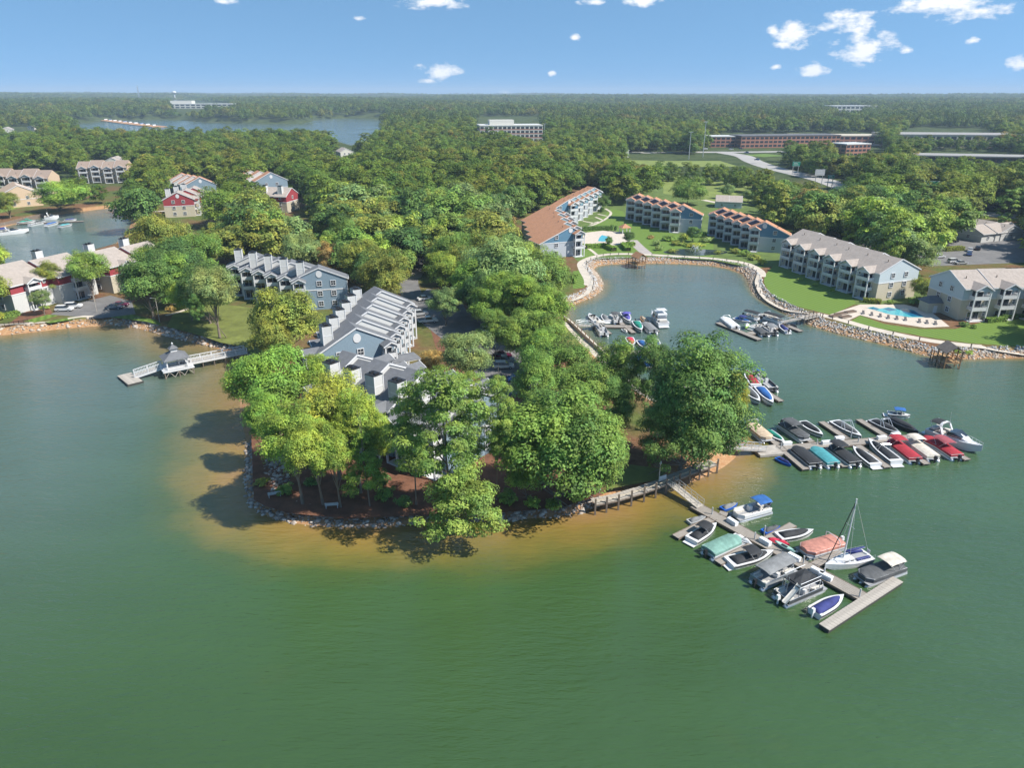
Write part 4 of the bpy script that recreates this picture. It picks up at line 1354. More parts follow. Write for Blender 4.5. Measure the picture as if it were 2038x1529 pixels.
# trees placed one by one: sight line to the middle of the crown, crown half-width in the photograph, height, kind, tone, bare share, label
HAND = [
    (538, 752, 90, 17, "round", "bright", .22, "bright green tree overhanging the shallows just right of the white pier"),
    (575, 862, 74, 18, "round", "lime", .40, "lime green tree leaning left at the corner of the point, tall bare trunk"),
    (662, 812, 84, 19, "round", "yellow", .34, "yellow-green tree in the middle of the left clump on the point"),
    (610, 885, 62, 17, "round", "lime", .42, "small lime tree in front of the yellow-green clump above the riprap corner"),
    (706, 842, 54, 18, "round", "lime", .36, "lime tree at the right end of the left clump, against the roof"),
    (722, 908, 47, 15, "cone", "bright", .30, "conical bright green evergreen with a slim bare trunk near the bench"),
    (640, 752, 52, 15, "round", "lime", .22, "lime tree between the bright green one and the dark townhouse roof"),
    (520, 830, 46, 14, "round", "bright", .25, "bright green tree leaning over the shadowed shallows at the left shore"),
    (745, 868, 40, 15, "round", "lime", .35, "narrow lime tree in front of the blue townhouse wall"),
    (655, 900, 50, 15, "round", "lime", .42, "lime tree behind the two benches on the point"),
    (1050, 910, 60, 14, "round", "bright", .05, "bright green tree at the left foot of the great round one"),
    (1060, 770, 50, 19, "round", "green", .16, "green tree rising behind the great round one, beside the car park"),
    (1160, 800, 62, 19, "round", "green", .14, "green tree behind the right shoulder of the great round one"),
    (1300, 745, 44, 20, "round", "deep", .15, "deep green tree at the upper left of the huge one"),
    (480, 765, 36, 11, "round", "yellow", .20, "low yellow-tinged tree at the water's edge in front of the bright green one"),
    (566, 622, 76, 17, "round", "olive", .22, "large olive-yellow tree before the gable of the rear townhouses"),
    (540, 668, 50, 12, "round", "olive", .18, "smaller olive tree at the landing of the white pier"),
    (880, 845, 88, 25, "pine", "pine", .34, "tall airy pine in front of the townhouses, centre of the point"),
    (820, 850, 56, 22, "pine", "pine", .34, "slender pine left of the tall airy one, against blue walls"),
    (935, 830, 54, 23, "pine", "pine", .36, "pine with open crown right of the tall airy one"),
    (915, 1008, 82, 9, "pine", "pine", .10, "low spreading pine leaning out over the riprap and water"),
    (992, 830, 38, 23, "pine", "pine", .42, "narrow dark-trunked pine standing between the townhouses and the great oak"),
    (1112, 876, 130, 21, "round", "green", .04, "great round green tree left of the small boardwalk lawn"),
    (1190, 905, 68, 16, "round", "green", .05, "green tree against the right flank of the great round one, over the lawn"),
    (1225, 742, 56, 18, "round", "green", .18, "upright green tree beside the sea wall with red and blue boats behind"),
    (1225, 810, 44, 15, "round", "deep", .16, "shaded green tree below the upright one, left of the huge tree"),
    (1112, 728, 72, 15, "round", "green", .14, "broad green tree at the end of the car park near the sea wall"),
    (1382, 790, 104, 26, "round", "deep", .06, "huge dark green tree at the root of the middle dock"),
    (1415, 850, 74, 17, "round", "deep", .05, "dark green tree low in front of the huge one, above the clay beach"),
    (1330, 862, 62, 16, "round", "deep", .05, "deep green tree at the left foot of the huge one"),
    (1462, 795, 30, 15, "round", "yellow", .20, "yellow autumn tree beside the boats, right of the huge dark green tree"),
    (926, 700, 58, 13, "round", "pale", .20, "pale grey-green tree standing alone in the car park"),
    (886, 600, 36, 11, "round", "grey", .20, "small grey-green tree beside the parked white cars"),
    (860, 716, 26, 6, "round", "rust", .05, "small tan-leaved tree against the porch of the townhouses"),
    (1040, 660, 52, 15, "round", "green", .16, "green tree behind the parked silver pickup"),
    (1085, 615, 50, 17, "round", "bright", .16, "bright green tree where the sea wall path begins"),
    (1010, 585, 58, 18, "round", "bright", .14, "bright green tree left of the pond path, in a row above the car park"),
    (1090, 545, 52, 17, "round", "green", .14, "green tree before the broad rust roof, left of the pond"),
    (1035, 520, 55, 18, "round", "lime", .14, "lime tree left of the rust-roofed block by the pool"),
    (945, 560, 52, 17, "round", "bright", .14, "bright green tree between the turning circle and the car park"),
    (765, 545, 54, 18, "round", "olive", .14, "olive tree left of the turning circle, above the dark roofs"),
    (722, 515, 46, 18, "round", "olive", .14, "olive-green tree behind the right end of the rear townhouses"),
    (655, 512, 24, 14, "round", "rust", .14, "rust-pink tree behind the rear townhouses"),
    (600, 498, 50, 15, "round", "grey", .14, "grey-green tree directly behind the rear townhouse ridge"),
    (975, 605, 46, 15, "round", "bright", .14, "bright green tree among the parked cars left of the pond path trees"),
    (1048, 600, 46, 18, "round", "lime", .14, "lime tree in the row between the car park and the pond"),
    (1085, 668, 44, 15, "round", "green", .15, "green tree over the start of the sea wall"),
    (1068, 700, 46, 14, "round", "bright", .15, "bright green tree between the silver pickup and the sea wall"),
    (985, 655, 34, 13, "round", "green", .15, "green tree shading the white car in the car park"),
    (882, 535, 40, 16, "round", "lime", .14, "lime tree right of the turning circle"),
    (905, 500, 46, 17, "round", "green", .14, "green tree beside the access road bend"),
    (690, 470, 46, 18, "round", "green", .14, "green tree above the right end of the rear townhouses"),
    (395, 500, 44, 19, "round", "green", .16, "green tree left of the rear townhouse chimneys"),
    (290, 555, 58, 19, "round", "deep", .20, "deep green tree shading the riprap beside the red houses"),
    (345, 520, 62, 20, "round", "dark", .18, "dark green tree behind the lawn by the white pier"),
    (318, 470, 58, 20, "round", "olive", .14, "olive tree at the end of the cove"),
    (421, 572, 54, 19, "round", "pale", .40, "pale grey-green tree with forked pale trunk on the pier lawn"),
    (392, 612, 18, 14, "round", "deep", .40, "slim dark tree beside the forked pale one on the pier lawn"),
    (172, 530, 45, 16, "round", "green", .34, "green tree in front of the red houses above the parked cars"),
    (100, 548, 28, 13, "round", "olive", .25, "small olive tree before the tan wall of the red houses"),
    (80, 592, 20, 8, "round", "grey", .30, "thin grey-green tree at the corner of the red house"),
    (470, 405, 70, 19, "round", "bright", .12, "bright green tree right of the red house at the cove"),
    (125, 385, 52, 17, "round", "bright", .12, "bright green tree by the cove beside the beige house"),
    (12, 400, 26, 14, "round", "olive", .2, "olive tree at the left edge before the beige house"),
    (268, 400, 30, 11, "round", "olive", .14, "olive tree on the low far bank of the cove"),
    (1675, 440, 26, 12, "round", "yellow", .12, "yellow-green tree behind the long taupe roof"),
    (1370, 378, 42, 15, "round", "green", .10, "round green tree at the edge of the meadow behind the rust-roofed blocks"),
    (1448, 378, 15, 9, "round", "grey", .14, "small grey-green tree standing alone on the meadow"),
    (1490, 388, 14, 7, "round", "grey", .14, "smallest grey-green tree on the meadow"),
    (1570, 400, 42, 17, "round", "deep", .1, "deep green tree left of the big spreading oak beyond the rust roofs"),
    (1712, 400, 70, 20, "round", "dark", .12, "big spreading dark oak behind the long taupe roof"),
    (1830, 505, 40, 13, "round", "pale", .15, "pale green tree between the two taupe-roofed blocks"),
    (1835, 570, 20, 8, "round", "olive", .15, "small olive tree beside the end wall above the large pool"),
    (1890, 415, 44, 15, "round", "green", .1, "green tree before the highway bridge on the right"),
    (1212, 478, 9, 5, "round", "deep", .25, "small round tree on the deck of the small turquoise pool"),
    (1252, 470, 13, 6, "round", "dark", .2, "small dark tree right of the small turquoise pool"),
    (1380, 462, 16, 7, "round", "deep", .15, "shrubby tree at the end wall of the rust-roofed block by the fountain"),
    (1200, 400, 16, 9, "round", "deep", .15, "dark tree at the far end of the leftmost balconies"),
]
HAND_XY = []
for (u, v, hw, H, kind, tone, cl, lab) in HAND:
    zc = GZ + H * (cl + (1 - cl) * .5)
    p = survey(u, v, zc)
    p0 = p.copy()
    for _ in range(14):          # keep every trunk on dry land
        if float(shore_sd(np.array([p.x]), np.array([p.y]))[0]) > 2.2:
            break
        g0 = [float(shore_sd(np.array([p.x + dx]), np.array([p.y + dy]))[0]) for dx, dy in ((1, 0), (-1, 0), (0, 1), (0, -1))]
        p = p + Vector((g0[0] - g0[1], g0[2] - g0[3], 0)) * .5
    _, _, dep = sight(p.x, p.y, zc)
    Rr = hw * dep / 1415.0
    put_tree(p.x, p.y, GZ - .1, H, Rr / .98, kind, tone, lab, None, True, cl, ((p0 - p).x, (p0 - p).y) if (p0 - p).length > .3 else (0, 0))
    HAND_XY.append((p.x, p.y, Rr))

# ---- the wood: where the photograph shows roofs, lawns, water or roads, no crown may stand in the way
KEEP = [
    [(0, 640), (60, 600), (250, 590), (420, 640), (490, 620), (490, 700), (480, 800), (0, 800)],
    [(0, 490), (130, 480), (250, 465), (255, 500), (240, 600), (260, 640), (0, 640)],
    [(0, 455), (160, 418), (270, 408), (255, 470), (240, 485), (110, 500), (0, 515)],
    [(452, 508), (560, 508), (690, 545), (715, 565), (845, 600), (845, 720), (900, 760), (960, 780), (1600, 800), (1200, 1060), (500, 1060), (440, 760), (590, 640), (452, 640)],
    [(812, 520), (850, 505), (870, 560), (960, 630), (1010, 640), (1060, 700), (1060, 770), (960, 790), (840, 720), (800, 560)],
    [(1110, 650), (1120, 590), (1150, 575), (1130, 525), (1080, 498), (1030, 450), (1030, 410), (1090, 390), (1160, 355), (1210, 362), (1215, 405), (1236, 385), (1290, 370), (1395, 400),
     (1395, 440), (1416, 408), (1465, 400), (1575, 445), (1640, 450), (1830, 525), (1850, 540), (2060, 510), (2060, 950), (1480, 950), (1440, 700), (1270, 700), (1200, 720)],
    [(1325, 350), (1505, 372), (1505, 402), (1400, 398), (1325, 382)],
    [(1240, 292), (1545, 292), (1565, 306), (1545, 326), (1655, 345), (1700, 372), (1640, 368), (1480, 322), (1310, 318), (1240, 312)],
    [(308, 385), (395, 348), (440, 352), (405, 450), (330, 445)], [(488, 333), (570, 345), (568, 385), (618, 375), (605, 412), (545, 412), (540, 370)],
    [(0, 328), (140, 328), (140, 345), (75, 400), (70, 420), (0, 420)], [(166, 312), (247, 310), (247, 348), (200, 358), (166, 348)],
    [(140, 245), (330, 242), (480, 248), (600, 249), (624, 240), (770, 238), (745, 260), (695, 276), (660, 262), (600, 251), (330, 250), (140, 251)],
    [(950, 226), (1080, 226), (1080, 276), (1040, 272), (1000, 252), (950, 250)],
    [(1420, 256), (1740, 254), (1745, 270), (1615, 280), (1420, 280)], [(1660, 270), (1722, 268), (1720, 296), (1662, 296)], [(1796, 248), (1980, 248), (1980, 268), (1796, 268)], [(1828, 290), (2040, 294), (2040, 314), (1828, 310)],
    [(1880, 452), (2060, 445), (2060, 525), (1880, 515), (1860, 490)], [(1940, 400), (2040, 402), (2040, 425), (1930, 420)], [(1815, 358), (1870, 358), (1870, 376), (1815, 376)], [(1580, 318), (1596, 318), (1596, 336), (1580, 336)],
    [(1620, 335), (1690, 345), (1680, 368), (1620, 352)], [(335, 198), (462, 202), (462, 212), (335, 212)], [(1660, 208), (1720, 208), (1720, 222), (1660, 222)], [(662, 285), (700, 285), (700, 300), (662, 300)], [(5, 246), (75, 244), (75, 256), (5, 258)], [(212, 308), (236, 308), (236, 320), (212, 320)], [(1378, 219), (1392, 219), (1392, 225), (1378, 225)], [(188, 232), (318, 246), (318, 252), (188, 240)],
    [(1460, 298), (1545, 298), (1545, 322), (1490, 322)], [(1690, 285), (1760, 280), (1760, 300), (1690, 300)], [(1480, 405), (1530, 405), (1530, 430), (1480, 430)],
]


def clear_of(x, y, z, H, Rr):
    ok = np.ones(len(x), bool)
    probes = [(0, 1.0), (-.8, .65), (.8, .65), (0, .65), (0, .35), (-.6, .9), (.6, .9)]
    U = []
    for fx, fz in probes:
        u, v, _ = sight(x + fx * Rr, y, z + fz * H)
        U.append((u, v))
    for poly in KEEP:
        for u, v in U:
            ok &= ~in_poly(u, v, poly)
    for (cx, cy, yaw, a, b, ln, sk) in FOOT:
        c, s = math.cos(yaw), math.sin(yaw)
        lx, ly = (x - cx) * c + (y - cy) * s, -(x - cx) * s + (y - cy) * c
        q = lx - ly * sk
        ok &= ~((q > -a - 2) & (q < b + 2) & (ly > -4) & (ly < ln + 4))
    return ok


def scatter(ymin, ymax, spacing, margin=25):
    """jittered grid over the visible wedge of land"""
    xs, ys = [], []
    y = ymin
    while y < ymax:
        sp = spacing(y)
        w = y * .80 + margin + 30
        nx = int(2 * w / sp)
        x = -w + (np.arange(nx) + rng.uniform(0, 1)) * sp
        xs.append(x + rng.uniform(-.38, .38, nx) * sp); ys.append(y + rng.uniform(-.38, .38, nx) * sp)
        y += sp * .9
    return np.concatenate(xs), np.concatenate(ys)


fx, fy = scatter(150, 1150, lambda y: 9.0 + max(0, y - 350) * .0045)
fH = 11 + 12 * rng.random(len(fx)) ** 1.3; fR = fH * rng.uniform(.36, .54, len(fx))
fd = shore_sd(fx, fy)
sel = fd > 4.5
sel[sel] &= clear_of(fx[sel], fy[sel], ground_h(fx[sel], fy[sel], fd[sel]), fH[sel], fR[sel])
for (hx, hy, hr) in HAND_XY:
    sel &= (fx - hx) ** 2 + (fy - hy) ** 2 > (hr * .62 + 2) ** 2
fx, fy, fH, fR, fd = fx[sel], fy[sel], fH[sel], fR[sel], fd[sel]
fz = ground_h(fx, fy, fd)
fu, fv, fdep = sight(fx, fy, fz + fH * .6)
vis = (fu > -60) & (fu < 2098)
order = np.argsort(np.where(vis, fdep, 1e9))
own = order[:235]
LANDMARK = [(830, 540, "the turning circle"), (560, 470, "the rear townhouses"), (460, 460, "the lawn of the white pier"), (330, 420, "the red house at the cove"), (200, 400, "the far bank of the cove"), (700, 420, "the middle of the point"),
            (900, 470, "the access road"), (1000, 430, "the broad rust roof"), (1100, 380, "the farthest rust-roofed block"), (1000, 650, "the car park on the point"), (1250, 370, "the back of the rust-roofed blocks"),
            (1560, 420, "the shed by the meadow"), (1700, 430, "the long taupe roof"), (1850, 460, "the car park behind the taupe blocks"), (1800, 400, "the green road sign"), (1950, 430, "the right edge highway bridge"), (60, 440, "the beige house"), (560, 400, "the lone rust-roofed block")]
tones = ["bright", "green", "deep", "olive", "lime", "grey", "dark", "olive", "green", "deep", "rust", "green"]
for k in own:
    tone = tones[int((math.sin(fx[k] * .021) + math.cos(fy[k] * .017) + 2) * 1.6 + random.uniform(0, 6.5)) % 12]
    kind = "round" if random.random() < .84 else ("pine" if random.random() < .75 else "cone")
    u, v = fu[k], fv[k]
    lm = min(LANDMARK, key=lambda q: (q[0] - u) ** 2 + (q[1] - v) ** 2)
    rel = ("left of" if u < lm[0] - 40 else "right of" if u > lm[0] + 40 else "behind" if v < lm[1] else "in front of")
    size = "tall " if fH[k] > 16.5 else "low " if fH[k] < 13 else ""
    lab = f"{size}{TONEWORD[tone]} {KINDWORD[kind]} {rel} {lm[2]}"
    put_tree(float(fx[k]), float(fy[k]), float(fz[k]) - .2, float(fH[k]), float(fR[k]) * (1.12 if kind == "round" else .85), kind, tone, lab, "trees of the wood around " + lm[2].removeprefix("the "), fdep[k] < 230, .10)
rest = order[235:]


# ---- beyond the nearest trees the wood reads as one mass: instanced on points
def proto(name, me):
    o = bpy.data.objects.new(name, me)         # not linked to the scene: only a source for the instances
    return o


def mass_mesh(seed, n_trees, spread, nl_each, leaf):
    """several crowns in one low patch for the distant wood; unit = metres"""
    r = np.random.default_rng(seed)
    cs, qs, ts, o = [], [], [], 0
    for i in range(n_trees):
        a, d_ = r.uniform(0, 6.28), spread * math.sqrt(r.uniform(0, 1))
        cx_, cy_ = d_ * math.cos(a), d_ * math.sin(a)
        H_ = r.uniform(9, 23); R_ = H_ * r.uniform(.28, .42)
        d = rand_dirs(r, nl_each); d[:, 2] = np.abs(d[:, 2]) * 1.0 - .25
        rr = r.uniform(.75, 1.05, nl_each) * (1 + .2 * np.sin(d[:, 0] * 6 + i) * np.sin(d[:, 1] * 7))
        pos = d * rr[:, None] * np.array([R_, R_, H_ * .5]) + np.array([cx_, cy_, H_ * .52])
        nor = d + rand_dirs(r, nl_each) * .5; nor /= np.linalg.norm(nor, axis=1)[:, None]
        tn = np.clip(r.uniform(.1, .9) + r.normal(0, .15, nl_each), 0, 1)
        co, q, t = leaves(r, pos, nor, leaf, tn)
        cs.append(co); qs.append(q + o); ts.append(t); o += len(co)
    me = arr_mesh("wood_patch", np.concatenate(cs), np.concatenate(qs))
    point_attr(me, "tint", np.concatenate(ts))
    me.materials.append(LEAF_FAR)
    return me


def wood(name, label, pts, scales, protos):
    """one object: points carrying scale, instancing the crowns in protos"""
    me = bpy.data.meshes.new(name)
    me.vertices.add(len(pts)); me.vertices.foreach_set("co", np.ascontiguousarray(pts, np.float32).ravel())
    a = me.attributes.new("size", "FLOAT_VECTOR", "POINT"); a.data.foreach_set("vector", np.ascontiguousarray(scales, np.float32).ravel())
    a = me.attributes.new("turn", "FLOAT_VECTOR", "POINT")
    tv = np.zeros((len(pts), 3), np.float32); tv[:, 2] = rng.uniform(0, 6.283, len(pts)); a.data.foreach_set("vector", tv.ravel())
    a = me.attributes.new("pick", "INT", "POINT"); a.data.foreach_set("value", rng.integers(0, len(protos), len(pts)).astype(np.int32))
    ob = link(name, me)
    ng = bpy.data.node_groups.new(name, "GeometryNodeTree")
    ng.interface.new_socket("Geometry", in_out="INPUT", socket_type="NodeSocketGeometry")
    ng.interface.new_socket("Geometry", in_out="OUTPUT", socket_type="NodeSocketGeometry")
    N, Lk = ng.nodes, ng.links
    gi, go = N.new("NodeGroupInput"), N.new("NodeGroupOutput")
    mp_ = N.new("GeometryNodeMeshToPoints")
    Lk.new(gi.outputs[0], mp_.inputs[0])
    g2i = N.new("GeometryNodeGeometryToInstance")
    for q in protos[::-1]:
        oi = N.new("GeometryNodeObjectInfo"); oi.inputs["Object"].default_value = q
        oi.inputs["As Instance"].default_value = True
        Lk.new(oi.outputs["Geometry"], g2i.inputs[0])
    # join the sources by hand so that each stays one pickable instance
    N.remove(g2i)
    jn = N.new("GeometryNodeJoinGeometry")
    for nd in [n_ for n_ in N if n_.bl_idname == "GeometryNodeObjectInfo"]:
        Lk.new(nd.outputs["Geometry"], jn.inputs[0])
    iop = N.new("GeometryNodeInstanceOnPoints")
    Lk.new(mp_.outputs[0], iop.inputs["Points"]); Lk.new(jn.outputs[0], iop.inputs["Instance"])
    iop.inputs["Pick Instance"].default_value = True
    for nm, typ, sock in (("size", "FLOAT_VECTOR", "Scale"), ("turn", "FLOAT_VECTOR", "Rotation"), ("pick", "INT", "Instance Index")):
        na = N.new("GeometryNodeInputNamedAttribute"); na.data_type = typ; na.inputs["Name"].default_value = nm
        Lk.new(na.outputs["Attribute"], iop.inputs[sock])
    Lk.new(iop.outputs[0], go.inputs[0])
    md = ob.modifiers.new("wood", "NODES"); md.node_group = ng
    ob["kind"] = "stuff"
    tag(ob, label, "woodland")
    return ob


wood_protos = []
for i in range(5):
    cm, _ = crown(300 + i, "round", 42, 4600, .084, LEAF_WOOD, 2.2); wood_protos.append(proto("wood_crown", cm))
cm, _ = crown(320, "pine", 30, 3600, .08, LEAF_WOOD, 2.4); wood_protos.append(proto("wood_crown", cm))
sc = np.stack([fR[rest] * 1.12, fR[rest] * 1.12, fH[rest] / 2.2], 1)
pt = np.stack([fx[rest], fy[rest], fz[rest] - .3], 1)
wood("woodland", "dense mixed wood filling the land between the houses and the far lake", pt, sc, wood_protos)

px_, py_ = scatter(1120, 9500, lambda y: 24 + (y - 1100) * .011, 200)
pd = np.concatenate([shore_sd(px_[i:i + 20000], py_[i:i + 20000]) for i in range(0, len(px_), 20000)])
okp = pd > 5
pz = ground_h(px_, py_, pd)
okp[okp] &= clear_of(px_[okp], py_[okp], pz[okp], np.full(okp.sum(), 15.0), np.full(okp.sum(), 10.0))
okp &= rng.random(len(px_)) > .06
px_, py_, pz = px_[okp], py_[okp], pz[okp]
far_protos = [proto("far_patch", mass_mesh(400 + i, 8, 16, 150, 1.9)) for i in range(7)]
k = .85 + np.clip((py_ - 1100) * .00022, 0, 1.7)
wood("far_woodland", "hazy forest rolling away to the horizon", np.stack([px_, py_, pz - 1.0], 1), np.stack([k * 1.1, k * 1.1, rng.uniform(.75, 1.2, len(k))], 1), far_protos)
# ------------------------------------------------------------------ docks
def crop(ox, oy, k):
    return lambda x, y, z=.5: survey(ox + x / k, oy + y / k, z)


c1 = crop(1440, 780, 3.774)     # survey sheets: middle dock, near dock, pond docks, ...
c2 = crop(1320, 960, 4.076)
c3 = crop(1100, 580, 3.397)
c6 = crop(1440, 700, 12.74)
cL = crop(0, 380, 6.793)
BOXW = mat("dock_box_white", (.72, .73, .74), .4, .05)
GALV = mat("galvanised_pile", (.45, .46, .47), .5, .15)


def boards(name, p, q, width, z, parent, across=True, pitch=.5, gap=.03, material=None):
    """deck of cross boards from p to q: each board an object of its own, sharing one mesh"""
    p, q = Vector((p.x, p.y, 0)), Vector((q.x, q.y, 0))
    d = q - p
    L = d.length; ang = math.atan2(d.y, d.x)
    n = max(1, int(L / pitch)); pt_ = L / n
    me = MB().box(0, 0, -.07, pt_ - gap, width, .07).mesh("deck_board", material or PLANK)
    for i in range(n):
        c = p + d * ((i + .5) / n)
        link("deck_board", me, parent, (c.x, c.y, z + random.uniform(-.006, .006)), ang + random.uniform(-.006, .006))


def deck_strip(parent, p, q, width, z, floats=True, runs=5):
    """floating finger or walkway: long boards on a dark float"""
    p, q = Vector((p.x, p.y, 0)), Vector((q.x, q.y, 0))
    d = (q - p); ang = math.atan2(d.y, d.x); L = d.length
    nrm = Vector((-d.y, d.x, 0)).normalized()
    m = MB()
    bw = width / runs
    for i in range(runs):
        o = nrm * ((i + .5 - runs / 2) * bw)
        c = (p + q) / 2 + o
        m.box(c.x, c.y, z - .09, L, bw - .03, .09, ang)
    dk = m.build("decking", WOOD, parent)
    dk["kind"] = "stuff"
    e = MB()
    for s_ in (-1, 1):
        c = (p + q) / 2 + nrm * (s_ * (width / 2 + .05))
        e.box(c.x, c.y, z - .26, L, .09, .30, ang)
    e.build("rub_rail", POSTM, parent)
    if floats:
        c = (p + q) / 2
        MB().box(c.x, c.y, -.25, L - .4, width - .15, z + .14, ang).build("float", FLOAT, parent)


def dock_box(p, ang, lab, z=.5):
    t = thing("dock_box", lab, "dock box", (p.x, p.y, z), ang, "white dock boxes")
    MB().box(0, 0, 0, 1.7, .68, .5).build("chest", BOXW, t)
    MB().box(0, 0, .5, 1.78, .76, .14, tx=.96, ty=.8).build("lid", BOXW, t)
    return t


def pile(p, h, parent, r=.1, material=None):
    m = MB().tube((p.x, p.y, -1.5), (p.x, p.y, h), r, 8)
    return m.build("pile", material or GALV, parent)


def gangway(label, p, q, zp, zq, width, rails=(1, -1), arch=False):
    t = thing("gangway", label, "gangway", (0, 0, 0))
    P, Q = Vector((p.x, p.y, zp)), Vector((q.x, q.y, zq))
    d = Q - P
    nrm = Vector((-d.y, d.x, 0)).normalized()
    m = MB().beam(P, Q, width, .12)
    m.build("ramp_deck", PLANK, t)
    n = max(3, int(d.length / 1.3))
    for s_ in rails:
        r_ = MB()
        o = nrm * (s_ * width / 2)
        prev = None
        for i in range(n + 1):
            f = i / n
            a = P + d * f + o
            hgt = 1.05 + (.5 * math.sin(f * math.pi) if arch else 0)
            b = a + Vector((0, 0, hgt))
            r_.tube(a, b, .035, 5)
            if prev:
                r_.tube(prev[1], b, .045, 5); r_.tube((prev[0] + prev[1]) / 2, (a + b) / 2, .03, 5)
                r_.tube(prev[0], b, .028, 5)
            prev = (a, b)
        r_.build("railing", METAL, t)
    return t


# near dock
d1 = thing("floating_dock", "nearest floating dock with T-shaped head and plank fingers", "dock")
A, B = c2(255, 185), c2(1650, 945)
deck_strip(d1, A, B, 2.0, .5, runs=6)
T0, T1_ = c2(1305, 1180), c2(1905, 790)
boards("deck_board", T0, T1_, 1.4, .56, d1, pitch=.55)
dd = (T1_ - T0)
MB().box((T0.x + T1_.x) / 2, (T0.y + T1_.y) / 2, -.25, dd.length, 1.25, .72, math.atan2(dd.y, dd.x)).build("float", FLOAT, d1)
for (a_, b_) in (((100, 440), (410, 290)), ((445, 650), (720, 510)), ((830, 465), (1055, 340)), ((1200, 680), (1450, 565)), ((1000, 870), (1240, 760)), ((455, 245), (520, 262))):
    deck_strip(d1, c2(*a_), c2(*b_), 1.1, .46, runs=4)
for (x, y) in ((395, 260), (740, 465), (820, 410), (1135, 660), (1590, 930), (1300, 760)):
    pile(c2(x, y), 1.7, d1)
ang1 = math.atan2(B.y - A.y, B.x - A.x)
for i, (x, y) in enumerate(((560, 330), (825, 492), (1060, 618), (1250, 735), (1315, 775))):
    dock_box(c2(x, y, .6), ang1 + rad(3 * i - 6), "white dock box, %s from the shore on the nearest dock" % ["first", "second", "third", "fourth", "fifth"][i], .5)
gangway("sloping gangway from the boardwalk to the nearest dock", survey(1332, 962, 1.5), c2(300, 205), 1.75, .6, 1.5)
kk = thing("kayak", "pale green kayak lying on the nearest dock", "kayak", c2(985, 535, .6), ang1)
def canoe(L, B, H):
    st = []
    for f in np.linspace(-1, 1, 9):
        w = B / 2 * max(.02, (1 - abs(f) ** 2.4)); z = H * (.25 * f * f)
        st.append([(f * L / 2, -w, H + z), (f * L / 2, -w * .8, H * .4 + z * .6), (f * L / 2, 0, z), (f * L / 2, w * .8, H * .4 + z * .6), (f * L / 2, w, H + z), (f * L / 2, 0, H * .82 + z)])
    return MB().loft(st)
canoe(3.2, .75, .35).build("hull", mat("pale_green_plastic", (.33, .52, .46), .4), kk, True)
MB().box(-.1, 0, .26, .9, .4, .12).build("cockpit", BLACKM, kk)

# middle dock
d2 = thing("floating_dock", "middle floating dock lined with covered boats on both sides", "dock")
A2, B2 = c1(420, 425), c1(1500, 335)
deck_strip(d2, A2, B2, 2.0, .5, runs=6)
for (a_, b_) in (((735, 222), (930, 352)), ((1015, 205), (1245, 345)), ((340, 330), (440, 430)), ((440, 430), (620, 580)), ((600, 330), (665, 375)), ((820, 470), (920, 560)), ((1010, 400), (1235, 565)), ((1440, 480), (1530, 540)), ((1640, 400), (1835, 508))):
    deck_strip(d2, c1(*a_), c1(*b_), 1.2, .46, runs=4)
MB().box(c1(330, 440).x, c1(330, 440).y, .1, 4.5, 3.4, .45, rad(10)).build("landing", PLANK, d2)
ang2 = math.atan2(B2.y - A2.y, B2.x - A2.x)
for i, (x, y) in enumerate(((475, 395), (770, 388), (868, 357), (1185, 352), (1290, 328))):
    dock_box(c1(x, y, .6), ang2, "white dock box, %s from the shore on the middle dock" % ["first", "second", "third", "fourth", "fifth"][i], .5)
for (x, y) in ((955, 345), (1010, 380), (700, 395), (430, 425)):
    pile(c1(x, y), 2.4 if x == 955 else 1.5, d2)
gangway("white truss gangway from the trees to the middle dock", c1(20, 425, 1.6), c1(300, 440), 1.75, .6, 1.6)

# docks further in
d3 = thing("floating_dock", "floating dock mostly hidden behind the huge dark green tree", "dock")
deck_strip(d3, survey(1330, 775, .5), survey(1512, 768, .5), 2.0, .5)
for a_, b_ in (((1508, 768), (1555, 798)), ((1478, 765), (1515, 792)), ((1500, 738), (1535, 772))):
    deck_strip(d3, survey(*a_, .5), survey(*b_, .5), 1.1, .46, runs=3)
d4 = thing("floating_dock", "dock in the pond mouth nearest the sea wall with a white cabin cruiser", "dock")
deck_strip(d4, c3(270, 232), c3(650, 240), 2.0, .5)
for a_, b_ in (((330, 240), (385, 285)), ((480, 225), (548, 278)), ((640, 228), (710, 270)), ((440, 190), (480, 228))):
    deck_strip(d4, c3(*a_), c3(*b_), 1.2, .46, runs=3)
gangway("arched white gangway from the sea wall to the pond dock", c3(165, 232, 1.6), c3(285, 238), 1.75, .6, 1.4, arch=True)
d5 = thing("floating_dock", "dock opposite the striped lawn reached by an arched bridge", "dock")
deck_strip(d5, c3(1115, 210), c3(1400, 325), 1.6, .5)
deck_strip(d5, c3(1330, 285), c3(1590, 225), 1.8, .5)
deck_strip(d5, c3(1560, 222), c3(1680, 268), 1.4, .5)
deck_strip(d5, c3(1395, 160), c3(1560, 222), 1.4, .48)
gangway("arched metal bridge from the timber landing to the right-hand dock", c3(1690, 180, 1.7), c3(1550, 215), 1.75, .7, 1.7, arch=True)
ld = thing("timber_landing", "timber landing with railings on the riprap below the striped lawn", "landing")
P, Q = c3(1680, 185, 1.7), c3(1785, 160, 1.7)
MB().beam((P.x, P.y, 1.72), (Q.x, Q.y, 1.74), 2.4, .2).build("deck", PLANK, ld)
m = MB()
dv = (Q - P); nn = Vector((-dv.y, dv.x, 0)).normalized()
